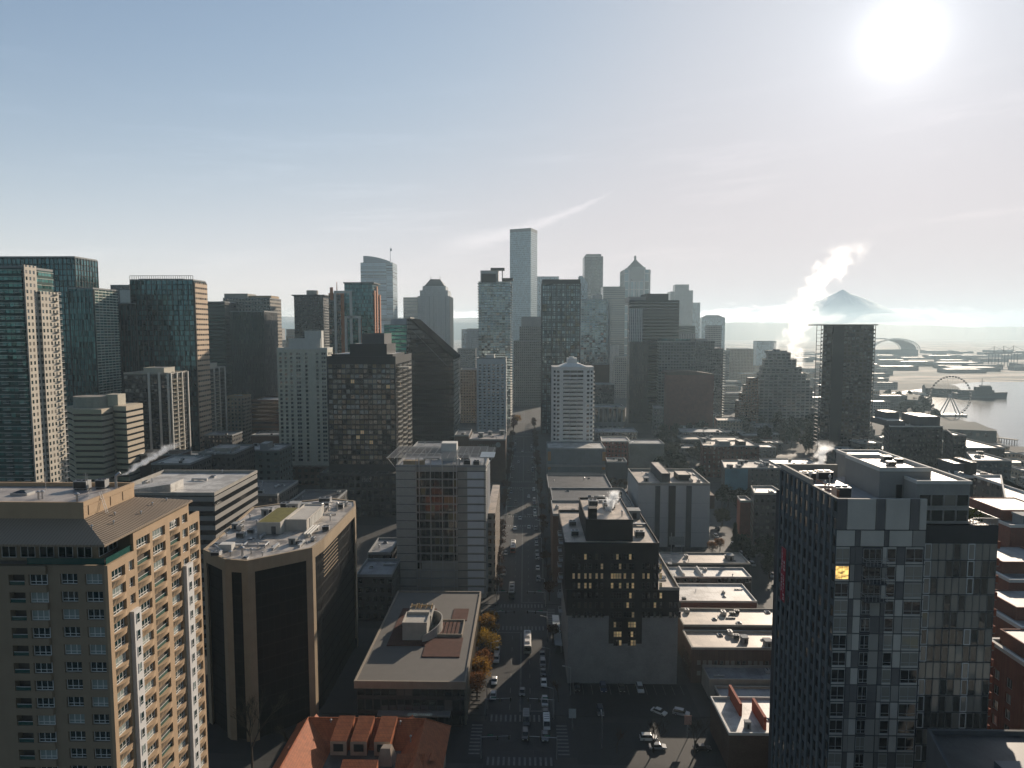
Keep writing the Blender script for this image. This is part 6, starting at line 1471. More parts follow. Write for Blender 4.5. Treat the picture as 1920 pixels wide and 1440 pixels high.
# red brick apartments below the grey tower, far right
RB = dict(w=1.5, h=1.9, fh=3.0, bay=3.3, zb=20, wall=BRICK, core=BLACK, d=.3); rw = win_proto(1.5, 1.9, G_HOME, WFRAME, 2, 1, .09)
def brick_apts(label, pts, h, win=True, roof=R_GREY, units=6):
    return tower("brick_apartments", label, pts, h, BRICK, par=(WHITE,.7,.35), win=dict(RB, proto=rw, zb=h-3.0*int((h-4)/3.0)) if win else None, roof=roof, units=units, cat="apartment block", pent=[(.04,.3,.3,.95,2.6,BRICK),(.36,.52,.1,.6,3.4,BRICKD)])
brick_apts("plain charcoal brick block with bright roof edge right of the grey tower", [(118,165),(165,165),(165,185),(118,185)], 62, False)
brick_apts("red brick apartment block with stepped white-edged roofs, upper one at the right edge", [(105,146),(150,146),(150,163),(105,163)], 55.5)
brick_apts("red brick apartment block with a curved white roof terrace, middle one at the right edge", [(97,131),(146,131),(146,145.5),(97,145.5)], 51.5, units=4)
brick_apts("red brick apartment block with tall white windows, nearest one at the right edge", [(90.5,121),(135,121),(135,130.6),(90.5,130.6)], 49.3)
# dark roof with a green bed, bottom right corner
rt = tower("low_building", "dark flat roof with a mossy green square in the bottom right corner", [(54,76),(100,76),(92,98.5),(60,98.5)], 50, DGREY, roof=R_DARK, par=(DGREY,.7,.4), units=0)
q = MB(); q.box(73.5,80,88,93.5,50.03,50.25); q.build("moss_bed", [MOSS], rt)
q = MB(); q.box(64,71,82,90,50.03,51.4); q.build("roof_monitor", [mat("blue grey roof metal", (.06,.08,.10), rough=.4)], rt)
unit(rt, "vent_pipe", 76, 91.5, 50.25, 1.2, 1.2, .8)
# white panelled block, centre right
pts = [(57.2,340),(93,340),(93,376),(57.2,376)]; h = 31.8
rt = tower("storage_building", "pale blank-walled block with dark vertical strips and a busy rooftop, centre right", pts, h, mat("pale ribbed panel", (.52,.52,.50), streak=True, var=.08), roof=R_TAN, par=(CONC,1.3,.4), units=9, cat="storage building", pent=[(.34,.46,.1,.95,5.2,DGREY),(.62,.8,.3,.6,3,BLACK)])
X = lambda px: at(px, 960, 340).x
for a, b, m_ in ((1228,1237,DGREY),(1253,1266,BLACK),(1286,1296,DGREY)):
    q = MB(); q.box(X(a), X(b), 339.6, 339.99, 0, h-.2); q.build("dark_strip", [m_], rt)
q = MB()
for k in range(1, 4): q.box(57.3, 92.9, 339.93, 339.985, h*k/4.2, h*k/4.2+.12)
q.build("panel_joints", [GREY], rt)
q = MB(); q.box(93.01, 95.5, 340, 374, 20, h-5); q.build("side_terrace", [BRICKD], rt)
bb = root("billboard", "pale graffiti-covered billboard at the foot of the blank-walled block", "billboard", (74,318,0))
q = MB(); a, b = at(1255,1014,318), at(1283,1014,318); q.box(a.x, b.x, 317.7, 318, at(1255,1021,318).z, at(1255,1006,318).z); q.build("panel", [mat("pasted billboard", (.26,.28,.27), var=.6, scale=1.6)], bb)
q = MB(); q.tube((a.x+1,318.2,0),(a.x+1,318.2,14),.2,.2,6); q.tube((b.x-1,318.2,0),(b.x-1,318.2,14),.2,.2,6); q.build("posts", [STEEL], bb)
# shops running back from the parking lot: brick strips and membrane roofs
def strip(label, x0, x1, y0, y1, h, wall, roof, units, win=None, cat="low building", name="shop_building", par=CONC):
    return tower(name, label, [(x0,y0),(x1,y0),(x1,y1),(x0,y1)], h, wall, roof=roof, par=(par,.7,.3), units=units, win=win, cat=cat, us=.75)
sw = win_proto(1.15, 1.5, mat_glass("old sash glass", (.02,.022,.022), pb=.6, blind=(.30,.285,.24)), mat("stone window trim", (.30,.27,.23)), 1, 1, .12)
strip("brown brick apartments with two rows of pale sash windows, right of the parking lot", 52, 86, 206, 218, 11, BRICKD, R_TAN, 8, dict(w=1.15, h=1.5, fh=3.4, bay=1.75, zb=2.6, wall=BRICKD, core=BLACK, d=.2, proto=sw), cat="apartment block", name="brick_strip")
strip("windowless brown brick strip with rooftop skylights, second brick strip back from the lot", 52.5, 90, 220, 233.6, 12, BRICKD, R_TAN, 9, cat="apartment block", name="brick_strip")
strip("white-roofed shop with a red brick front wall behind the brick strips", 57, 86, 247.5, 265, 9, BRICK, R_WHITE, 5, par=WHITE)
rt = strip("white-roofed shop crossed by two raised skylight ridges", 58, 92, 272, 283, 9.2, PUND, R_WHITE, 3, par=WHITE)
for xx in (64, 71.5):
    q = MB(); q.hexa([(xx,273,9.3),(xx+1.6,273,9.3),(xx+1.6,282,9.3),(xx,282,9.3),(xx+.5,273,10.8),(xx+1.1,273,10.8),(xx+1.1,282,10.8),(xx+.5,282,10.8)]); q.build("skylight_ridge", [WHITE], rt)
rt = strip("dark shop with white graffiti scrawled along its front wall", 60, 96, 286, 300, 10, mat("dark teal render", (.05,.062,.065), streak=True), R_TAN, 8)
GF_ = mat("faded graffiti paint", (.24,.27,.27))
text("CMAX", (at(1273,1057,285.9).x, 285.9, 6.6), 2.4, GF_, rt, "graffiti"); text("TREXER", (at(1299,1057,285.9).x, 285.9, 6.9), 2.1, GF_, rt, "graffiti")
strip("small dark-roofed lean-to in front of the nearest brick strip", 55, 84, 197, 205.6, 5.5, CONC, R_GREY, 2)
strip("narrow dark flat roof between the lean-to and the bright-roofed corner shop", 56, 80, 184, 195, 4.5, DGREY, R_GREY, 2)
rt = strip("bright flat roof crossed by two red fin walls, right of the parking lot", 51, 75, 164, 181, 9, BRICKD, R_WHITE, 1, par=WHITE)
rf = mat("red fin wall", (.30,.07,.035), streak=True)
for xx, a, b in ((56.2,172.5,182.2),(60.4,166.4,175.5)):
    q = MB(); q.box(xx, xx+.7, a, b, 9, 12.4); q.build("fin_wall", [rf], rt)
unit(rt, "stair_hatch", 56.6, 167.2, 9.03, 1.4, 1.2, 1.9); unit(rt, "skylight", 63.6, 171, 9.03, 1.8, 1.4, .6)
# brown-roofed brick block behind the black apartments
rt = low("dark brick block with tan roofs and a pitched skylight behind the black apartments", 1037, 1122, 968, 290, 24, BRICKD, R_TAN, 4)
rt0 = rt
q = MB(); q.hexa([(27,291,30.2),(33,291,30.2),(33,300,30.2),(27,300,30.2),(27,291,30.4),(27.3,291,33.4),(27.3,300,33.4),(27,300,30.4)]); q.build("pitched_skylight", [CONC], rt)
tower("low_building", "dark low block among bare trees before the white tower's podium", [(14,402),(52,402),(52,440),(14,440)], 15, PUND, roof=R_DARK, cat="low building", units=3)
tower("low_building", "dark flat block hidden behind the tan-roofed brick block, right of the street", [(14,332),(54,332),(54,372),(14,372)], 22, BRICKD, roof=R_DARK, cat="low building", units=4)  # unseen block, added only to keep the sun off the street
low("white-roofed low block with rows of vents behind the black apartments", 1122, 1170, 960, 305, 26, PUND, R_WHITE, 10)
# midground low-rises right of the podium
low("red brick walk-up with a pale cornice just right of the white tower's podium", 1128, 1182, 829, 548, 22, F("red brick walk up", (.17,.055,.04), (.02,.02,.02), 2.6, 3.4, .45, .5), R_GREY, 2, par=(WHITE,1,.6), edge=True)
low("grey-roofed low block behind the red brick walk-up", 1116, 1196, 812, 590, 26, PUNG, R_GREY, 4, edge=True)
low("square beige and teal stained block right of the red brick walk-up", 1180, 1246, 834, 536, 22, mat("stained beige render", (.24,.235,.20), var=.5, scale=.09), R_GREY, 2, edge=True)
low("black flat shed with an angled white skylight right of the podium", 1138, 1176, 868, 470, 16, DGREY, R_DARK, 2, edge=True)
low("classical pilastered stone block behind the low roofs right of the white tower", 1114, 1172, 766, 650, 26, F("pilastered stone", (.20,.21,.205), (.03,.034,.035), 4.4, 20, .6, .8), R_GREY, 4, par=(CONC,1.4,.8), edge=True)
low("dark old brick block with a heavy cornice behind the white tower", 1113, 1143, 684, 745, 24, BRICKD, R_DARK, 1, edge=True)
low("grey shaded block with square dark face below the teal condominium", 1113, 1152, 722, 700, 20, PUND, R_GREY, 2, edge=True)
low("slim tan sunlit block far down between the dark towers", 1197, 1209, 738, 880, 16, TAN, R_TAN, 0, edge=True)
low("pale wedge-shaped block at the foot of the dark stepped tower", 1226, 1244, 766, 700, 22, PUNG, R_GREY, 0, edge=True)
low("rust brick block with a cluttered sunlit roof, left of the lone bronze slab", 1318, 1424, 838, 505, 26, F("rust brick block", (.15,.075,.055), (.02,.02,.02), 3.4, 3.4, .35, .5), R_TAN, 12, edge=True, pent=[(.3,.5,.1,.5,3.5,GREY),(.66,.78,.1,.5,3.5,BLACK)])
rt = low("grey-brown block with a blue mural wall and a planted roof terrace", 1358, 1468, 880, 432, 26, F("grey brown mural block", (.13,.12,.11), (.02,.02,.02), 3.2, 3.2, .35, .5), R_TAN, 12, edge=True)
q = MB(); x0 = at(1359,890,432).x; q.box(x0, at(1402,890,432).x, 431.7, 431.98, 8, 21.5); q.build("mural", [mat("blue green mural", (.10,.22,.27), var=.5, scale=.12)], rt)
low("small dark block with a bright boxed roof behind the grey tower's left edge", 1414, 1470, 928, 335, 16, PUND, R_WHITE, 3, edge=True, par=(CONC,1,.4))
low("flat grey roofs in front of the windowless brown block", 1276, 1362, 812, 640, 26, PUNG, R_GREY, 4, edge=True)
low("long low tan roof right of the windowless brown block", 1345, 1392, 790, 705, 26, PUNT, R_TAN, 3, edge=True)
low("tiny red-walled shed among the dark trees left of the grey tower", 1388, 1410, 942, 350, 10, BRICK, R_GREY, 0, edge=True)
low("long bright roof just left of the lone bronze slab's foot", 1430, 1536, 872, 520, 22, PUND, R_WHITE, 5, edge=True)
# filler blocks, grouped
def filler(n, label, grp, name, cat, gen, facs, roofs, seed, units=0):
    r = random.Random(seed); made = 0
    for _ in range(n*40):
        if made >= n: break
        x, y, w, d, h = gen(r)
        P = [(x,y),(x+w,y),(x+w*1.0+w*0,y+d),(x,y+d)]
        bad = any(min(p[0] for p in F_[2])-2 < x+w and max(p[0] for p in F_[2])+2 > x and min(p[1] for p in F_[2])-2 < y+d and max(p[1] for p in F_[2])+2 > y for F_ in FOOT)
        if bad or (x < 12 and x+w > -16 and y < 960) or in_water(x+w/2, y+d/2, max(w,d)*.6): continue
        tower(name, label, P, h, r.choice(facs), roof=r.choice(roofs), cat=cat, group=grp, units=units); made += 1
WATER = [tuple(gnd(px, py).xy) for px, py in ((2400,850),(1925,838),(1868,806),(1770,778),(1735,752),(1655,738),(1745,727),(1800,719),(1840,716),(2600,716))]
def in_water(x, y, m):
    c = False; n = len(WATER)
    for dx, dy in ((0,0),(m,0),(-m,0),(0,m),(0,-m)):
        X_, Y_ = x+dx, y+dy; ins = False
        for i in range(n):
            (x0, y0), (x1, y1) = WATER[i], WATER[i-1]
            if (y0 > Y_) != (y1 > Y_) and X_ < (x1-x0)*(Y_-y0)/(y1-y0)+x0: ins = not ins
        c = c or ins
    return c
def polar(r, p0, p1, y0, y1): y = r.uniform(y0, y1); d = ray(r.uniform(p0, p1), 700); return d.x/d.y*y, y
def g1(r): x, y = polar(r, 835, 905, 1180, 1700); return x, y, r.uniform(24,40), 26, r.uniform(70,122)
filler(7, "hazy mid-rise block in the distance left of the balconied street tower", "hazy mid-rise blocks left of the street", "mid_rise_block", "building", g1, [PUN, RIB, PUNG, PALE], [R_GREY], 21)
def g2(r): x, y = polar(r, 505, 560, 900, 1700); return x, y, r.uniform(22,40), 26, r.uniform(70,112)
filler(6, "hazy block in the gap left of the brown drum-topped tower", "hazy blocks left of the drum-topped tower", "mid_rise_block", "building", g2, [PUN, PUNT, PUNG], [R_GREY], 22)
def g3(r): x, y = polar(r, 1120, 1350, 900, 1500); return x, y, r.uniform(22,34), 26, r.uniform(60,118)
filler(12, "hazy tower body filling in among the dark towers right of centre", "hazy blocks among the towers right of centre", "mid_rise_block", "building", g3, [PUNG, RIB, BANDD, PUN], [R_GREY], 23)
def g4(r): x, y = polar(r, 1330, 1660, 840, 1700); return x, y, r.uniform(16,45), r.uniform(14,26), r.uniform(6,22)
filler(46, "low flat-roofed block in the hazy old district behind the ziggurat hotel and bronze slab", "low blocks of the hazy old district", "low_block", "low building", g4, [PUN, PUNT, PUNG, BAND], [R_WHITE, R_TAN, R_WHITE, R_GREY], 24)
def g5(r): x, y = polar(r, 1420, 2050, 1700, 3300); return x, y, r.uniform(40,150), r.uniform(20,60), r.uniform(6,14)
filler(80, "low warehouse on the hazy industrial flats beyond the bay", "warehouses on the industrial flats", "warehouse", "warehouse", g5, [PUN, BAND, PUNG], [R_WHITE, R_WHITE, R_TAN, R_GREY], 25)
def g6(r): x, y = polar(r, 1560, 1720, 430, 700); return x, y, r.uniform(14,26), r.uniform(12,20), r.uniform(8,17)
filler(16, "low bright-roofed block around the lone bronze slab's foot", "low blocks around the bronze slab", "low_block", "low building", g6, [PUND, PUNG], [R_WHITE, R_TAN], 26, 2)
def g7(r): x, y = polar(r, 1770, 2000, 420, 640); return x, y, r.uniform(14,30), r.uniform(10,18), r.uniform(6,14)
filler(16, "low pale-roofed block along the waterfront above the dark right-hand blocks", "low waterfront blocks", "low_block", "low building", g7, [PUNG, PUNT], [R_TAN, R_WHITE], 27, 1)
def g8(r): x, y = polar(r, 1255, 1440, 560, 800); return x, y, r.uniform(16,30), r.uniform(14,20), r.uniform(6,14)
filler(16, "low shaded block among the trees in front of the ziggurat hotel", "low blocks before the ziggurat hotel", "low_block", "low building", g8, [PUND, PUNG, BRICKD], [R_TAN, R_GREY, R_WHITE], 28, 1)
def g9(r): x, y = polar(r, 230, 520, 420, 720); return x, y, r.uniform(18,34), r.uniform(16,24), r.uniform(12,34)
filler(10, "dark low block in the shade at the feet of the left-hand towers", "dark low blocks below the left towers", "low_block", "low building", g9, [PUND, BRICKD], [R_DARK, R_GREY], 29, 2)
# ================================================================== trees
BARK = mat("bark", (0.06, 0.045, 0.035), rough=.9)
def leafy(seed, H, R, n, ls, base=0.28, flat=1.0):
    """Trunk with limbs, and a crown of many small leaf faces gathered in uneven clumps."""
    r = random.Random(seed); t = MB(); c = MB()
    t.tube((0,0,0),(0,0,H*.5),R*.06+.06,R*.04+.04,7); cl = []
    for k in range(15):
        a = r.uniform(0,6.28); e = r.uniform(.35,1.0); q = Vector((math.cos(a)*R*e*.72, math.sin(a)*R*e*.72, H*(base+.12+(1-base-.2)*r.random()*(1.15-e*.5))))
        t.tube((0,0,H*r.uniform(.25,.48)), q, .05+R*.015, .03, 5); cl.append((q, R*r.uniform(.22,.5)))
    cl.append((Vector((0,0,H*.8)), R*.45))
    for _ in range(n):
        q, s = r.choice(cl); d = Vector((r.gauss(0,1),r.gauss(0,1),r.gauss(0,1)*.8*flat)).normalized()*s*(r.random()**.45); p = q+d
        a = Vector((r.uniform(-1,1),r.uniform(-1,1),r.uniform(-.6,.6))).normalized(); b = a.cross(Vector((r.uniform(-1,1),r.uniform(-1,1),r.uniform(-1,1)))).normalized(); k = ls*r.uniform(.6,1.3)
        c.poly([p-a*k, p+b*k*.55, p+a*k, p-b*k*.55])
    return t, c
def conifer(seed, H, R, n, ls):
    r = random.Random(seed); t = MB(); c = MB(); t.tube((0,0,0),(0,0,H*.95),.35,.05,7)
    for _ in range(n):
        f = r.random()**.8; z = H*(.06+.94*f); rr = R*(1-f)*(0.55+.45*math.sin(f*40))+.15; a = r.uniform(0,6.28); q = rr*r.random()**.5
        p = Vector((q*math.cos(a), q*math.sin(a), z-q*.35)); d = Vector((math.cos(a),math.sin(a),-.35)); b = Vector((-math.sin(a),math.cos(a),0)); k = ls*r.uniform(.6,1.3); c.poly([p-d*k, p+b*k*.5, p+d*k, p-b*k*.5])
    return t, c
def bare(seed, H, levels=5, spread=.55):
    r = random.Random(seed); t = MB(); c = MB()
    def grow(p, d, L, rad_, lv):
        q = p+d*L; (t if lv > levels-2 else c).tube(p, q, rad_, rad_*.66, 5 if lv > levels-2 else 3, 0, False)
        if lv == 0: return
        for _ in range(3 if lv > 1 else 4):
            nd = (d+Vector((r.uniform(-1,1),r.uniform(-1,1),r.uniform(-.3,.75)))*spread).normalized(); grow(p+d*L*r.uniform(.6,1.0), nd, L*r.uniform(.6,.82), rad_*.6, lv-1)
    grow(Vector((0,0,0)), Vector((0,0,1)), H*.27, H*.016, levels); return t, c
TREES = {}
def tree_kind(key, tc, leafm, barkm=BARK): TREES[key] = (tc[0].mesh("trunk", [barkm]), tc[1].mesh("crown", [leafm]))
GOLD = mat_leaf("autumn gold leaf", (.24,.125,.03), (.36,.22,.05), .5); OLIVE = mat_leaf("olive gold leaf", (.22,.16,.025), (.40,.24,.04), .45); RUSTL = mat_leaf("rust leaf", (.17,.075,.03), (.24,.115,.04), .4)
DGR = mat_leaf("dark evergreen leaf", (.010,.018,.010), (.026,.036,.018), .15); BRN = mat_leaf("bare twig brown", (.075,.045,.035), (.11,.065,.045), .1); MIXG = mat_leaf("dull winter green leaf", (.025,.03,.018), (.06,.055,.03), .25)
tree_kind("gold0", leafy(1, 9.8, 4.4, 2600, .27), GOLD); tree_kind("gold1", leafy(2, 9.4, 4.6, 2700, .26), OLIVE); tree_kind("gold2", leafy(3, 8.8, 4.2, 1900, .28), RUSTL)
tree_kind("dark0", leafy(4, 13, 5.5, 1300, .6), DGR); tree_kind("dark1", leafy(5, 11, 5.2, 1200, .6), MIXG); tree_kind("dark2", leafy(6, 15, 6.0, 1300, .65), DGR); tree_kind("brown0", leafy(7, 9, 3.6, 700, .42), BRN); tree_kind("brown1", leafy(8, 10, 3.4, 650, .45), BRN)
tree_kind("pine0", conifer(9, 24, 5.2, 1700, .8), DGR); tree_kind("pine1", conifer(10, 17, 4.2, 1200, .7), DGR)
tree_kind("bare0", bare(11, 18, 6), mat_leaf("grey twig", (.05,.05,.04), (.085,.08,.06), .05)); tree_kind("bare1", bare(12, 13, 6, .6), mat_leaf("dark twig", (.035,.028,.022), (.055,.042,.03), .05)); tree_kind("bare2", bare(13, 12, 5, .6), BRN)
TR = random.Random(77)
def tree(key, x, y, label, name="tree", group=None, s=1.0, z=0.14):
    rt = root(name, label, "tree", (x, y, z), group); tr, cr = TREES[key]
    rt.rotation_euler[2] = TR.uniform(0, 6.28); rt.scale = (s, s, s*TR.uniform(.92, 1.1))
    for nm, me in (("trunk", tr), ("crown", cr)):
        o = bpy.data.objects.new(nm, me); COL.objects.link(o); o.parent = rt
    return rt
for k, x, y, s, lab in (("gold0",-12.6,241.5,.85,"small bright orange street tree, farthest of the pavement row by the planted-roof building"),("gold0",-13.4,233,1.0,"full golden street tree, second from the far end of the pavement row"),
    ("gold1",-13.1,222,1.05,"big olive-gold street tree in the middle of the pavement row"),("gold2",-12.8,211,.9,"rust-coloured street tree beside the steps of the planted-roof building"),("gold0",-13.6,203,.95,"orange street tree near the near end of the pavement row"),("gold2",-14.2,195,.95,"thin rusty street tree, nearest of the pavement row")):
    tree(k, x, y, lab, "street_tree", s=s)
tree("gold0", at(970,790,786).x, 786, "lone glowing orange tree far down the street on the left", "street_tree", s=1.15)
tree("bare0", -68, 161, "large bare grey tree in front of the dark pier block", "bare_tree", s=1.25)
tree("bare0", -58, 163, "smaller bare grey tree at the left corner of the tiled hall", "bare_tree", s=.72)
tree("bare1", 33.5, 170.5, "forked bare tree by the sunlit lot entrance, left of two", "bare_tree", s=1.0)
tree("bare1", 44, 169.5, "spreading bare tree by the sunlit lot entrance, right of two", "bare_tree", s=1.05)
tree("bare2", 24, 170, "brown bushy bare tree at the kerb of the parking lot", "bare_tree", s=.8)
tree("pine0", 95.5, 306, "tall dark conifer beside the flat-roofed shops", "conifer", s=1.0)
tree("gold2", 92, 330, "low sunlit orange bush at the foot of the blank-walled block", "bush", s=.7); tree("gold2", 97, 334, "small orange tree between the blank-walled block and dark conifer", "street_tree", s=.75)
for y in list(range(276, 376, 13))+list(range(400, 466, 13))+list(range(492, 588, 14))+list(range(612, 696, 15))+list(range(722, 806, 16)):
    tree(TR.choice(["brown0","brown1","bare2"]), -12.7 if y > 290 else -11.6, y, "bare brown street tree along the left kerb of the main street", "street_tree", "bare street trees, left kerb", TR.uniform(.8,1.05))
for y in [194, 232]+list(range(270, 376, 13))+list(range(400, 466, 13))+list(range(492, 588, 14))+list(range(612, 696, 15))+list(range(722, 806, 16)):
    tree(TR.choice(["brown0","brown1","bare2"]), 9.9, y, "bare brown street tree along the right kerb of the main street", "street_tree", "bare street trees, right kerb", TR.uniform(.75,1.0))
def grove(n, label, grp, p0, p1, y0, y1, keys, seed, s0=.8, s1=1.2):
    r = random.Random(seed); made = 0; tries = 0
    while made < n and tries < 4000:
        tries += 1; y = r.uniform(y0, y1); d = ray(r.uniform(p0, p1), 800); x = d.x/d.y*y
        if any(min(p[0] for p in F_[2])-3 < x < max(p[0] for p in F_[2])+3 and min(p[1] for p in F_[2])-3 < y < max(p[1] for p in F_[2])+3 for F_ in FOOT) or in_water(x, y, 6): continue
        tree(r.choice(keys), x, y, label, "tree", grp, r.uniform(s0, s1)); made += 1
grove(16, "dark tree among the side street's trees left of the grey tower", "trees along the side street", 1345, 1470, 275, 430, ["dark0","dark1","dark2","brown0"], 1)
grove(26, "dark tree in the dense clump left of the windowless brown block's foot", "dense trees before the brown block", 1240, 1320, 470, 700, ["dark0","dark2","dark1"], 2, .9, 1.4)
grove(34, "dark tree in the wooded patch before the ziggurat hotel", "trees before the ziggurat hotel", 1375, 1535, 590, 770, ["dark0","dark2","dark1"], 3, .9, 1.5)
grove(14, "brown bare tree in the yard behind the black apartments", "bare trees behind the black apartments", 1060, 1190, 400, 470, ["brown0","brown1"], 4)
grove(12, "dark tree on the slope around the lone bronze slab", "trees around the bronze slab", 1640, 1780, 460, 720, ["dark1","dark0"], 5)
grove(26, "dark waterside tree near the big wheel", "waterside trees near the wheel", 1640, 1765, 800, 1180, ["dark0","dark2"], 6, .9, 1.3)
grove(12, "dark tree in the shade between the low blocks below the left towers", "trees below the left towers", 380, 640, 290, 440, ["dark1","brown0"], 7)
# ================================================================== vehicles
def car_mesh(L, W, H, suv):
    b = MB(); g = MB(); h0, h1 = .28, .82 if not suv else .95
    prof = [(0,.42),(.04,h1-.12),(.25*L,h1),(.78*L,h1+.03),(L-.05,h1-.02),(L,.45)]
    lo = .3
    def sec(pr, w, mb):
        n = len(pr)
        for s in (-1, 1):
            P = [(s*w/2, y-L/2, z) for y, z in pr]+[(s*w/2, L/2, lo),(s*w/2, -L/2, lo)]
            mb.poly(P if s < 0 else P[::-1])
        for i in range(n-1): mb.poly([(-w/2,pr[i][0]-L/2,pr[i][1]),(w/2,pr[i][0]-L/2,pr[i][1]),(w/2,pr[i+1][0]-L/2,pr[i+1][1]),(-w/2,pr[i+1][0]-L/2,pr[i+1][1])])
        mb.poly([(-w/2,-L/2,lo),(w/2,-L/2,lo),(w/2,-L/2,pr[0][1]),(-w/2,-L/2,pr[0][1])]); mb.poly([(w/2,L/2,lo),(-w/2,L/2,lo),(-w/2,L/2,pr[-1][1]),(w/2,L/2,pr[-1][1])])
    sec(prof, W, b)
    y0, y1, y2, y3 = (.24*L-L/2, .36*L-L/2, .72*L-L/2, (.88 if not suv else .96)*L-L/2); w, v = W/2-.06, W/2-.22
    g.hexa([(-w,y0,h1+.005),(w,y0,h1+.005),(w,y3,h1+.035),(-w,y3,h1+.035),(-v,y1,H-.05),(v,y1,H-.05),(v,y2 if not suv else y3-.3,H-.05),(-v,y2 if not suv else y3-.3,H-.05)])
    yb = y2 if not suv else y3-.3
    b.hexa([(-v-.02,y1-.03,H-.049),(v+.02,y1-.03,H-.049),(v+.02,yb+.03,H-.049),(-v-.02,yb+.03,H-.049),(-v+.06,y1+.1,H),(v-.06,y1+.1,H),(v-.06,yb-.1,H),(-v+.06,yb-.1,H)])
    return b, g
CG = mat("car window glass", (.012,.014,.016), rough=.08, var=0, spec=.6, fine=False); TYRE = mat("tyre rubber", (.015,.015,.015), rough=.9, fine=False)
wh = MB(); wh.tube((-.11,0,.32),(.11,0,.32),.32,.32,14); wh.tube((-.115,0,.32),(.115,0,.32),.17,.17,10,1); WHEEL = wh.mesh("wheel", [TYRE, STEEL])
hl = MB(); hl.box(-.2,.2,-.03,.03,-.08,.08); HEAD = hl.mesh("headlight", [mat("lamp lens", (.7,.7,.66), rough=.1, fine=False)]); TAIL = hl.mesh("tail_light", [mat("red lamp lens", (.3,.01,.01), rough=.2, fine=False)])
CARS = {}
def paintm(nm, c): return mat("car paint "+nm, c, rough=.28, var=.04, fine=False, spec=.6)
PAINT = {"white": (.62,.62,.60), "silver": (.36,.37,.38), "black": (.012,.012,.014), "grey": (.10,.105,.11), "blue": (.025,.05,.11), "red": (.25,.02,.02)}
def car(x, y, kind, colr, label, rz=0.0, group=None, z=.004):
    suv = kind == "suv"; L, W, H = (4.7,1.9,1.72) if suv else (4.5,1.8,1.45)
    if (kind, colr) not in CARS:
        b, g = car_mesh(L, W, H, suv); CARS[(kind, colr)] = (b.mesh("body", [paintm(colr, PAINT[colr])]), g.mesh("windows", [CG]))
    rt = root("parked_car", label, "car", (x, y, z), group); rt.rotation_euler[2] = rz
    def ch(nm, me, p=(0,0,0)):
        o = bpy.data.objects.new(nm, me); COL.objects.link(o); o.parent = rt; o.location = p
    ch("body", CARS[(kind, colr)][0]); ch("window_glass", CARS[(kind, colr)][1])
    for sx in (-1, 1):
        for yy in (-L*.31, L*.29): ch("wheel", WHEEL, (sx*(W/2-.1), yy, 0))
        ch("headlight", HEAD, (sx*(W/2-.32), -L/2-.012, .56)); ch("tail_light", TAIL, (sx*(W/2-.3), L/2+.012, .62))
    return rt
for y, k, c, lab in ((223,"sedan","black","black sedan parked across from the first bus on the right kerb"),(217,"suv","grey","grey car at the right kerb behind the black sedan"),(211,"sedan","black","black car two spaces ahead of the white sedan on the right kerb"),(204.7,"sedan","white","white sedan parked at the right kerb beside the blank grey wall"),
                     (193.4,"suv","silver","silver car at the right kerb nearest the lower crossing"),(187.6,"sedan","black","black car with bright lamps, last at the right kerb before the crossing")): car(5.9, y, k, c, lab)
for y, k, c, lab in ((226,"sedan","silver","silver car half hidden under the olive-gold street tree"),(219.5,"suv","white","white car parked in the sun patch beside the pavement trees"),(205.5,"sedan","white","sunlit white car peeping from under the rust street tree"),(197,"sedan","white","white and dark sedan, nearest at the left kerb")): car(-9.5, y, k, c, lab)
car(-.8, 203-4, "sedan", "black", "black car just beyond the tracks in the centre lane of the main street")
car(0.2, 177, "suv", "black", "black car crossing the lower intersection in the centre lane"); car(7.1-1.6, 176.5, "sedan", "grey", "grey car waiting in the lower intersection's right lane")
for x, y, k, c, lab in ((24,201.6,"suv","blue","dark blue van parked against the blank grey wall, left in the lot"),(29.6,201.6,"sedan","black","black car parked between two others against the blank grey wall"),(35.2,201.4,"suv","white","white car parked against the blank grey wall, right of the others"),
                        (21.7,188.8,"suv","grey","dim grey car alone in the middle of the parking lot"),(16,201.8,"sedan","black","black car at the far left end of the blank grey wall")): car(x, y, k, c, lab, 0, None, .152)
for x, y, k, c, lab, rz in ((38.6,189,"sedan","white","small sunlit white car near the bare trees",.9),(44.8,188.4,"suv","silver","silver car with a dazzling sun glint right of the small white car",1.2),(33.3,176.2,"suv","white","white van lit by the sun behind the forked bare tree",1.57),(35,172.4,"sedan","silver","silver car by the bottom edge under the forked bare tree",1.57),(46.5,172,"sedan","black","black car under the spreading bare tree",1.57),(58,178,"sedan","grey","grey car in the alley beside the corner shop",0)): car(x, y, k, c, lab, rz)
VR = random.Random(5)
for y in [y for y in range(272, 700, 7) if not any(a-4 < y < c+4 for a, c in CROSS)]:
    if VR.random() < .42: car(5.9, y, VR.choice(["sedan","suv"]), VR.choice(["black","grey","silver","black","white","blue"]), "car parked in the long row up the right kerb of the main street", 0, "cars parked up the right kerb")
    if VR.random() < .2: car(-9.4, y, VR.choice(["sedan","suv"]), VR.choice(["black","grey","silver","blue"]), "car parked in the row up the left kerb of the main street", 0, "cars parked up the left kerb")
for x, y, c, lab in ((-2.9,390,"silver","silver car in the far lanes just past the second crossing"),(-6.0,428,"black","dark car driving in the left lane far up the street"),(2.4,442,"white","white car driving in the right lane far up the street"),(-2.6,462,"grey","grey car mid-street far beyond the second bus"),(2.6,520,"black","dark car in the right lane beside the low podium"),(-5.4,560,"silver","silver car far up the left lane by the lettered brick block"),(-2.4,610,"white","white car tiny in the distance of the main street"),(-5.6,370,"white","white car in the left lane before the second crossing"),(2.2,372,"silver","silver car stopped in the right lane before the second crossing")): car(x, y, "sedan", c, lab)
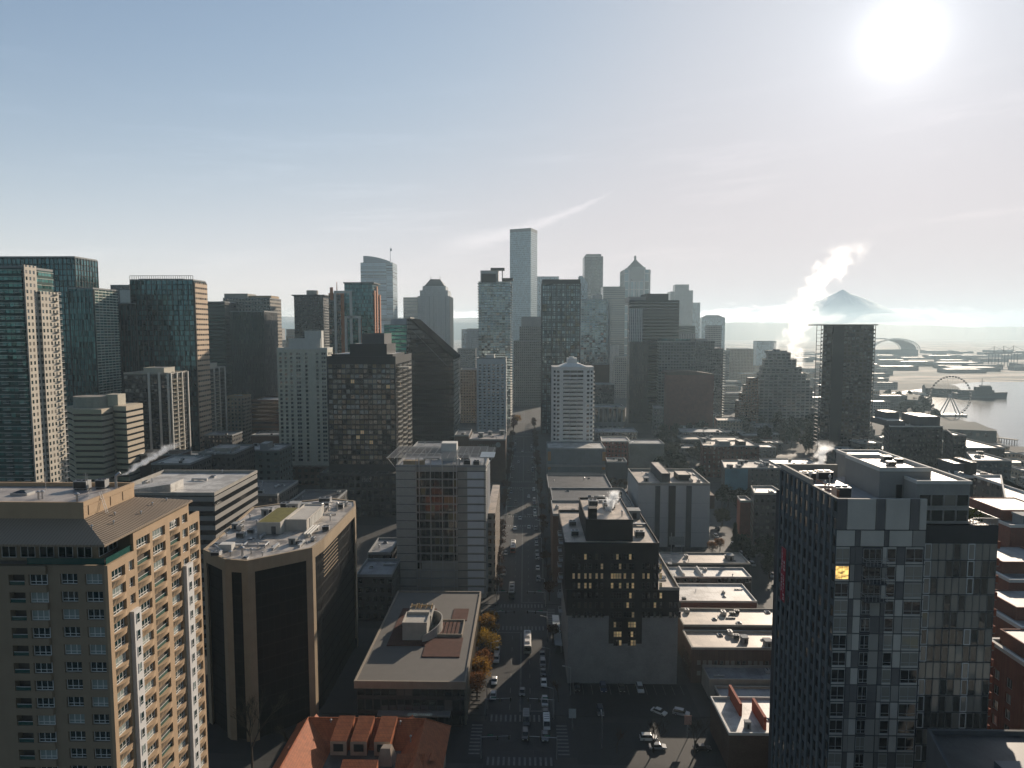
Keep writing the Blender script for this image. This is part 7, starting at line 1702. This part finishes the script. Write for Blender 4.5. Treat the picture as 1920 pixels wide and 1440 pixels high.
for k in range(14): car(VR.choice([98,101.5,106.5,110]), 285+k*14.5, VR.choice(["sedan","suv"]), VR.choice(["black","grey","silver","white"]), "car on the shaded side street left of the grey tower", 0, "cars on the side street")
def bus(x, y, L, label, colr, roofc):
    rt = root("city_bus", label, "bus", (x, y, .004)); W, H = 2.55, 3.05
    body = mat("bus paint "+colr[0], colr[1], rough=.35, var=.08); rf = mat("bus roof "+roofc[0], roofc[1], rough=.5, var=.1)
    q = MB(); P = [(-W/2,.35),(W/2,.35),(W/2,2.75),(W/2-.25,H),(-W/2+.25,H),(-W/2,2.75)]; n = 6
    for i in range(n-1+1):
        a, b = P[i], P[(i+1) % n]; q.poly([(a[0],-L/2,a[1]),(b[0],-L/2,b[1]),(b[0],L/2,b[1]),(a[0],L/2,a[1])][::-1], 1 if i in (2,3,4) else 0)
    q.poly([(p[0],-L/2,p[1]) for p in P]); q.poly([(p[0],L/2,p[1]) for p in reversed(P)])
    off = Vector(rt.location)
    def ch(nm, mb, mats):
        o = bpy.data.objects.new(nm, mb.mesh(nm, mats)); COL.objects.link(o); o.parent = rt; return o
    ch("body", q, [body, rf])
    q = MB(); q.box(-W/2-.02,W/2+.02,-L/2+.9,L/2-.7,1.35,2.35); ch("side_windows", q, [CG])
    q = MB(); q.box(-W/2+.2,W/2-.2,-L/2-.03,-L/2+.2,1.1,2.5); ch("windscreen", q, [CG])
    for a, b, h_ in ((-.36,-.12,.34),(-.02,.2,.42),(.27,.4,.3)):
        q = MB(); q.box(-.85,.85,L*a,L*b,H-.01,H+h_); ch("roof_unit", q, [rf]); q = MB(); q.box(-.7,.7,L*a+.2,L*a+.9,H+h_,H+h_+.06); ch("roof_hatch", q, [DGREY])
    for s in (-.25, .25):
        q = MB(); q.tube((s,L*.36,H),(s*1.6,L*.36+5.5,H+2.6),.04,.03,4); ch("trolley_pole", q, [DGREY])
    for sx in (-1,1):
        for yy in (-L*.32, L*.28):
            o = bpy.data.objects.new("wheel", WHEEL); COL.objects.link(o); o.parent = rt; o.location = (sx*(W/2-.12), yy, 0); o.scale = (1.4,1.5,1.5)
    return rt
bus(.9, 230, 12.2, "white-roofed city bus in the sun patch at the first crossing", ("cream", (.45,.43,.36)), ("white", (.66,.64,.60)))
bus(-6.0, 335, 13, "white and red city bus in the sunlit cross street further up", ("red and white", (.35,.12,.08)), ("white", (.66,.64,.60)))
bus(-5.5, 277, 12.2, "dark shaded city bus in the left lane beyond the first crossing", ("dark", (.05,.06,.065)), ("grey", (.16,.17,.17)))
def van(x, y, label, col_):
    rt = root("delivery_van", label, "van", (x, y, .004))
    def ch(nm, mb, mats):
        o = bpy.data.objects.new(nm, mb.mesh(nm, mats)); COL.objects.link(o); o.parent = rt
    q = MB(); q.hexa([(-.95,-2.6,.35),(.95,-2.6,.35),(.95,2.7,.35),(-.95,2.7,.35),(-.85,-1.4,2.3),(.85,-1.4,2.3),(.88,2.65,2.35),(-.88,2.65,2.35)]); ch("body", q, [paintm(*col_)])
    q = MB(); q.hexa([(-.85,-2.36,1.2),(.85,-2.36,1.2),(.85,-1.7,1.2),(-.85,-1.7,1.2),(-.78,-1.62,2.1),(.78,-1.62,2.1),(.78,-1.45,2.1),(-.78,-1.45,2.1)]); ch("windscreen", q, [CG])
    for k in range(3):
        q = MB(); q.box(-.7,.7,-.6+k*1.1,-.5+k*1.1,2.33,2.42); ch("roof_rack_bar", q, [DGREY])
    for sx in (-1,1):
        for yy in (-1.6, 1.7):
            o = bpy.data.objects.new("wheel", WHEEL); COL.objects.link(o); o.parent = rt; o.location = (sx*.86, yy, 0)
van(.4, 184.3, "grey van with a pale roof at the lower intersection, centre lane", ("grey", PAINT["silver"])); van(6.1, 182.2, "white van with roof bars at the right kerb by the lower intersection", ("white", PAINT["white"]))
# ================================================================== street furniture
lp = MB(); lp.tube((0,0,0),(0,0,8.6),.11,.07,7); lp.tube((0,0,8.6),(1.9,0,9.1),.06,.05,6); LPOLE = lp.mesh("pole", [STEEL])
lh = MB(); lh.hexa([(1.7,-.16,9.0),(2.6,-.13,9.1),(2.6,.13,9.1),(1.7,.16,9.0),(1.8,-.12,9.18),(2.5,-.1,9.22),(2.5,.1,9.22),(1.8,.12,9.18)]); LHEAD = lh.mesh("lamp_head", [mat("lamp housing", (.5,.5,.48))])
def lamp(x, y, rz, label, group): 
    rt = root("street_lamp", label, "street lamp", (x, y, .14), group); rt.rotation_euler[2] = rz
    for nm, me in (("pole", LPOLE), ("lamp_head", LHEAD)):
        o = bpy.data.objects.new(nm, me); COL.objects.link(o); o.parent = rt
for y in (190, 214, 238, 275, 300, 330, 360, 402, 430, 460, 500, 540, 575):
    lamp(-11.0, y, 0, "grey street lamp on the left pavement of the main street", "street lamps, left pavement"); lamp(8.0, y-4, math.pi, "grey street lamp on the right pavement of the main street", "street lamps, right pavement")
lamp(20.3, 172, math.pi/2, "pale slender lamp post at the kerb of the parking lot", None); lamp(13.8, 198, math.pi, "lamp post at the corner of the blank grey wall", None)
lamp(88, 268, 0, "thin lamp post on the bright shop roofs' side street", None)
sp = MB(); sp.tube((0,0,0),(0,0,6),.13,.1,7); sp.tube((0,0,5.8),(7.5,0,6.2),.08,.06,6); SP = sp.mesh("mast_arm", [STEEL])
sh = MB(); sh.box(-.17,.17,-.14,.14,-.5,.5); 
for k in range(3): sh.tube((0,-.14,.32-k*.32),(0,-.2,.32-k*.32),.11,.11,8,1)
SH = sh.mesh("signal_head", [mat("signal housing", (.04,.035,.01)), mat_glass("signal lens", (.03,.05,.04), pb=0)])
sg = MB(); sg.box(-.75,.75,-.03,.03,-.2,.2); SG = sg.mesh("street_name_sign", [mat("green street sign", (.01,.12,.07), var=.1)])
def signal(x, y, rz, label):
    rt = root("traffic_signal", label, "traffic light", (x, y, .14)); rt.rotation_euler[2] = rz
    for nm, me, p in (("mast_arm", SP, (0,0,0)), ("signal_head", SH, (7.2,0,5.75)), ("signal_head", SH, (4.2,0,5.6)), ("street_name_sign", SG, (2.4,0,6.35))):
        o = bpy.data.objects.new(nm, me); COL.objects.link(o); o.parent = rt; o.location = p
for (y, nm) in ((246, "first"), (263, "first"), (168, "lowest"), (184, "lowest"), (378, "second"), (394, "second")):
    e = "near" if y in (246, 168, 378) else "far"
    signal(-11.2, y+(-1 if e == "near" else 1), 0, f"mast-arm traffic light at the {e} left corner of the {nm} crossing"); signal(8.2, y+(-1 if e == "near" else 1), math.pi, f"mast-arm traffic light at the {e} right corner of the {nm} crossing")
def shelter():
    rt = root("bus_shelter", "long bus shelter with a white glazed roof on the right pavement", "bus shelter", (11.4, 236, .14))
    q = MB(); q.hexa([(10.2,224.5,3.1),(12.7,224.5,2.8),(12.7,249,2.8),(10.2,249,3.1),(10.2,224.5,3.2),(12.7,224.5,2.9),(12.7,249,2.9),(10.2,249,3.2)]); q.build("roof", [mat("frosted roof panel", (.42,.46,.47), rough=.3)], rt)
    q = MB(); q.box(10.3,12.6,243.5,248.8,3.05,3.24); q.build("roof_end_panel", [WHITE], rt)
    for k in range(6):
        for xx in (10.4, 12.4): q = MB(); q.tube((xx,225+k*4.7,.14),(xx,225+k*4.7,2.85),.08,.08,6); q.build("post", [STEEL], rt)
    q = MB()
    for k in range(24): q.box(10.15,12.75,224.9+k,225.0+k,3.22-.0,3.27)
    q.build("roof_ribs", [STEEL], rt)
shelter()
def signboard(px, py, label, c):
    p = gnd(px, py); rt = root("sign_board", label, "sign", (p.x, p.y, 0))
    q = MB(); q.tube((p.x,p.y,0),(p.x,p.y,6.5),.1,.1,6); q.build("pole", [STEEL], rt); q = MB(); q.box(p.x-1.0,p.x+1.0,p.y-.2,p.y-.1,4,6.6); q.build("panel", [mat(c[0], c[1], var=.25, scale=1.3)], rt)
signboard(1073, 1372, "pale sign board on a pole at the lot's street edge", ("pale sign face", (.40,.43,.43))); signboard(1289, 1385, "small white and red sign board at the back of the parking lot", ("red and white sign face", (.50,.30,.24)))
for k, (xa, ya) in enumerate(((-9.6,246),(-9.6,168),(-9.6,378))):
    pass
wires = MB()
for x in (-6.3, -5.7, 2.2, 2.8):
    for y in range(150, 640, 35): wires.tube((x,y,6.0),(x,y+35,6.0),.018,.018,3,0,False)
for y in range(160, 640, 35): wires.tube((-11.0,y,6.9),(8.0,y,6.9),.015,.015,3,0,False)
tag(wires.build("trolley_wire", [DFRAME]), "thin overhead trolley wires strung above the main street", "wires")
# crane boom far left skyline
# ================================================================== harbour
def ferris():
    c = at(1782,742,880); R = 25.5
    rt = root("ferris_wheel", "big white observation wheel with small cabins on the waterfront pier", "ferris wheel", (c.x, c.y, 0))
    wm_ = mat("white wheel steel", (.5,.5,.5), var=.05); cb = mat("cabin shell", (.06,.07,.075), rough=.3)
    N = 42
    q = MB(); P = lambda a, r, y: (c.x+r*math.cos(a), c.y+y, c.z+r*math.sin(a))
    for y in (-1.2, 1.2):
        for k in range(N): q.tube(P(2*math.pi*k/N,R,y), P(2*math.pi*(k+1)/N,R,y), .16,.16,4,0,False)
    for k in range(N): q.tube(P(2*math.pi*k/N,R,-1.2), P(2*math.pi*k/N,R,1.2), .1,.1,3,0,False)
    q.build("rim", [wm_], rt)
    q = MB()
    for k in range(21): q.tube(P(2*math.pi*k/21,.8,0), P(2*math.pi*k/21,R,0), .09,.09,3,0,False)
    q.build("spokes", [wm_], rt)
    q = MB(); q.tube((c.x,c.y-2.5,c.z),(c.x,c.y+2.5,c.z),1.2,1.2,12); q.build("hub", [wm_], rt)
    cm = MB(); cm.prism([(-.9+.35*a, b) for a, b in ((0,-.9),(0,-.9))] if False else [(-1.0,-.7),(1.0,-.7),(1.0,.7),(-1.0,.7)], -2.1, -.3, 0, top=0, bottom=0); cme = cm.mesh("cabin", [cb])
    for k in range(42): inst("cabin", cme, rt, P(2*math.pi*k/42, R+.4, 0))
    for s in (-1, 1):
        for y in (-4, 4): q = MB(); q.tube((c.x,c.y+y*.5,c.z),(c.x+s*12,c.y+y,0),.55,.7,6); q.build("support_leg", [wm_], rt)
    q = MB(); q.box(c.x-17,c.x+17,c.y-9,c.y+9,.1,2.2); q.build("boarding_deck", [R_WHITE], rt)
ferris()
PIERW = mat("weathered pier wall", (.10,.12,.11), streak=True); PIERR = mat("pier roof", (.09,.11,.10), var=.2)
def shed(pts, h, rise, label, name="pier_shed"):
    (xa, ya), (xb, yb), (xc, yc), (xd, yd) = pts
    rt = root(name, label, "pier shed", ((xa+xc)/2, (ya+yc)/2, 0)); q = MB(); q.prism(pts, 0, h, 0); q.build("wall", [PIERW], rt)
    m1 = ((xa+xd)/2, (ya+yd)/2); m2 = ((xb+xc)/2, (yb+yc)/2); k = .86
    m2 = (m1[0]+(m2[0]-m1[0])*k, m1[1]+(m2[1]-m1[1])*k); q = MB(); z = h+rise
    q.poly([(xa,ya,h),(xb,yb,h),(*m2,z),(*m1,z)]); q.poly([(xc,yc,h),(xd,yd,h),(*m1,z),(*m2,z)]); q.poly([(xb,yb,h),(xc,yc,h),(*m2,z)]); q.poly([(xd,yd,h),(xa,ya,h),(*m1,z)]); q.build("roof", [PIERR], rt)
    q = MB(); u = Vector((xb-xa, yb-ya)); L = u.length; u /= L; n = Vector((u.y,-u.x))
    for kk in range(int(L/7)): q.ebox((xa,ya), u, n, 2+kk*7, 5+kk*7, h*.45, h*.75, 0.0, .08)
    q.build("window_row", [G_DARK], rt)
A = gnd(1705,822); B = gnd(1868,829)
shed([(A.x,A.y),(B.x,B.y),(B.x+16,B.y+52),(A.x+16,A.y+62)], 11, 5, "long green-grey pier shed with a sloped end, nearest on the water")
A = gnd(1655,760); B = gnd(1742,764); shed([(A.x,A.y),(B.x,B.y),(B.x+25,B.y+60),(A.x+20,A.y+60)], 10, 5, "dark low pier shed left of the big wheel")
A = gnd(1735,741); B = gnd(1800,744); shed([(A.x,A.y),(B.x,B.y),(B.x+25,B.y+45),(A.x+20,A.y+45)], 12, 5, "hazy pier shed behind the big wheel, joined to the ship's berth")
def ship():
    p = at(1790,746,1110); L, W = 84, 15; x, y = p.x, 1112; rt = root("ship", "grey hazy ship with a bridge and mast lying off the waterfront", "ship", (x+L/2, y, 0))
    hm_ = mat("ship hull grey", (.09,.11,.11)); q = MB()
    q.hexa([(x,y-W/2,0),(x+L*.94,y-W/2,0),(x+L*.94,y+W/2,0),(x,y+W/2,0),(x,y-W/2,8),(x+L,y-2,9.5),(x+L,y+2,9.5),(x,y+W/2,8)]); q.build("hull", [hm_], rt)
    q = MB(); q.box(x+L*.1,x+L*.72,y-W*.36,y+W*.36,8,13); q.box(x+L*.4,x+L*.68,y-W*.3,y+W*.3,13,18); q.build("superstructure", [hm_], rt)
    q = MB(); q.box(x+L*.5,x+L*.66,y-W*.28,y+W*.28,18,20.5); q.build("bridge", [GREY], rt); q = MB(); q.tube((x+L*.52,y,20.5),(x+L*.52,y,32),.6,.3,6); q.box(x+L*.49,x+L*.55,y-3,y+3,27,27.5); q.build("mast", [hm_], rt)
ship()
def jetty():
    A, B = gnd(1866,821,3), gnd(1905,826,3); rt = root("jetty", "short timber jetty standing on piles in the water at right", "jetty", (A.x, A.y, 0)); u = (B-A); L = u.length; u /= L; n = Vector((u.y,-u.x,0))
    q = MB(); q.ebox(A.xy, u.xy, n.xy, 0, L, 3.0, 3.6, -5, 0); q.build("deck", [mat("jetty timber", (.14,.13,.11))], rt)
    for k in range(8):
        for d in (.4, 4.6): p = A+u*(L*(k+.5)/8)-n*d; q = MB(); q.tube((p.x,p.y,-.5),(p.x,p.y,3),.25,.25,6); q.build("pile", [BARK], rt)
jetty()
def stadium():
    c = at(1676,664,2900); W, D_ = 190, 150; rt = root("stadium", "hazy stadium with a great arched roof far beyond the bronze slab", "stadium", (c.x, 2960, 0))
    sm = mat("stadium pale roof", (.40,.42,.42)); q = MB(); q.prism([(c.x-W*.55,2890),(c.x+W*.5,2890),(c.x+W*.5,2890+D_),(c.x-W*.55,2890+D_)], 0, 26, 0, top=0); q.build("stands", [mat("stadium stand", (.09,.11,.115))], rt)
    q = MB(); N = 16
    for k in range(N):
        a, b = math.pi*k/N, math.pi*(k+1)/N; P = lambda t_, y, s: (c.x-W*.5*s*math.cos(t_), y, 26+44*s*math.sin(t_))
        q.poly([P(a,2892,.94),P(b,2892,.94),P(b,2892+D_*.8,.94),P(a,2892+D_*.8,.94)])
    q.build("arched_roof", [sm], rt)
    for y in (2886, 3030):
        q = MB()
        for k in range(N):
            a, b = math.pi*k/N, math.pi*(k+1)/N; P = lambda t_, s: (c.x-W*.5*s*math.cos(t_), y, 26+44*s*math.sin(t_)); q.tube(P(a,1.06), P(b,1.06), 1.5,1.5,5,0,False); q.tube(P(a,.97), P(b,.97), 1.2,1.2,5,0,False); q.tube(P(a,1.06), P(b,.97), .7,.7,4,0,False)
        q.build("arch_truss", [sm], rt)
stadium()
def dock_crane(px, py, label):
    p = gnd(px, py); rt = root("dock_crane", label, "crane", (p.x, p.y, 0), "container cranes"); q = MB()
    for sx in (-9, 9):
        for sy in (-7, 7): q.tube((p.x+sx,p.y+sy,0),(p.x+sx,p.y+sy,40),1.0,.9,4)
    q.tube((p.x-28,p.y,42),(p.x+50,p.y,42),1.3,1.1,4); q.tube((p.x,p.y,40),(p.x,p.y,62),1,.8,4); q.tube((p.x,p.y,62),(p.x+48,p.y,42),.5,.5,3); q.tube((p.x,p.y,62),(p.x-26,p.y,42),.5,.5,3); q.build("gantry", [mat("crane steel", (.16,.17,.18))], rt)
for px, py in ((1862,690),(1880,688),(1898,687)): dock_crane(px, py, "tall hazy container crane on the far shore of the bay")
# boats moored by the wheel
for k in range(7):
    p = gnd(1715+k*7.5, 738+(k % 3)*1.5); b = MB(); b.hexa([(-2,-7,.2),(2,-7,.2),(1.2,7,.2),(-1.2,7,.2),(-2.4,-7.5,2.0),(2.4,-7.5,2.0),(1.4,8.5,2.4),(-1.4,8.5,2.4)]); b.box(-1.5,1.5,-5,2,2.05,4.0)
    o = b.build("moored_boat", [WHITE]); o.location = (p.x, p.y, 0); o.rotation_euler[2] = .5; tag(o, "white boat moored in the marina left of the big wheel", "boat", "boats in the marina")
steam("steam_plume", "towering white column of steam rising from the ziggurat hotel's roof", (at(1492,668,800).x, 800, at(1492,690,800).z), ((-.178,0),(.00433,0)), 10, 24, 150, .05, 91.0, .055)
steam("steam_plume", "faint second wisp of steam at the ziggurat hotel's left top", (at(1457,664,800).x, 803, at(1457,666,800).z), ((.1,0),(.004,0)), 3.0, 6.0, 26, .03, 33.0, .09)
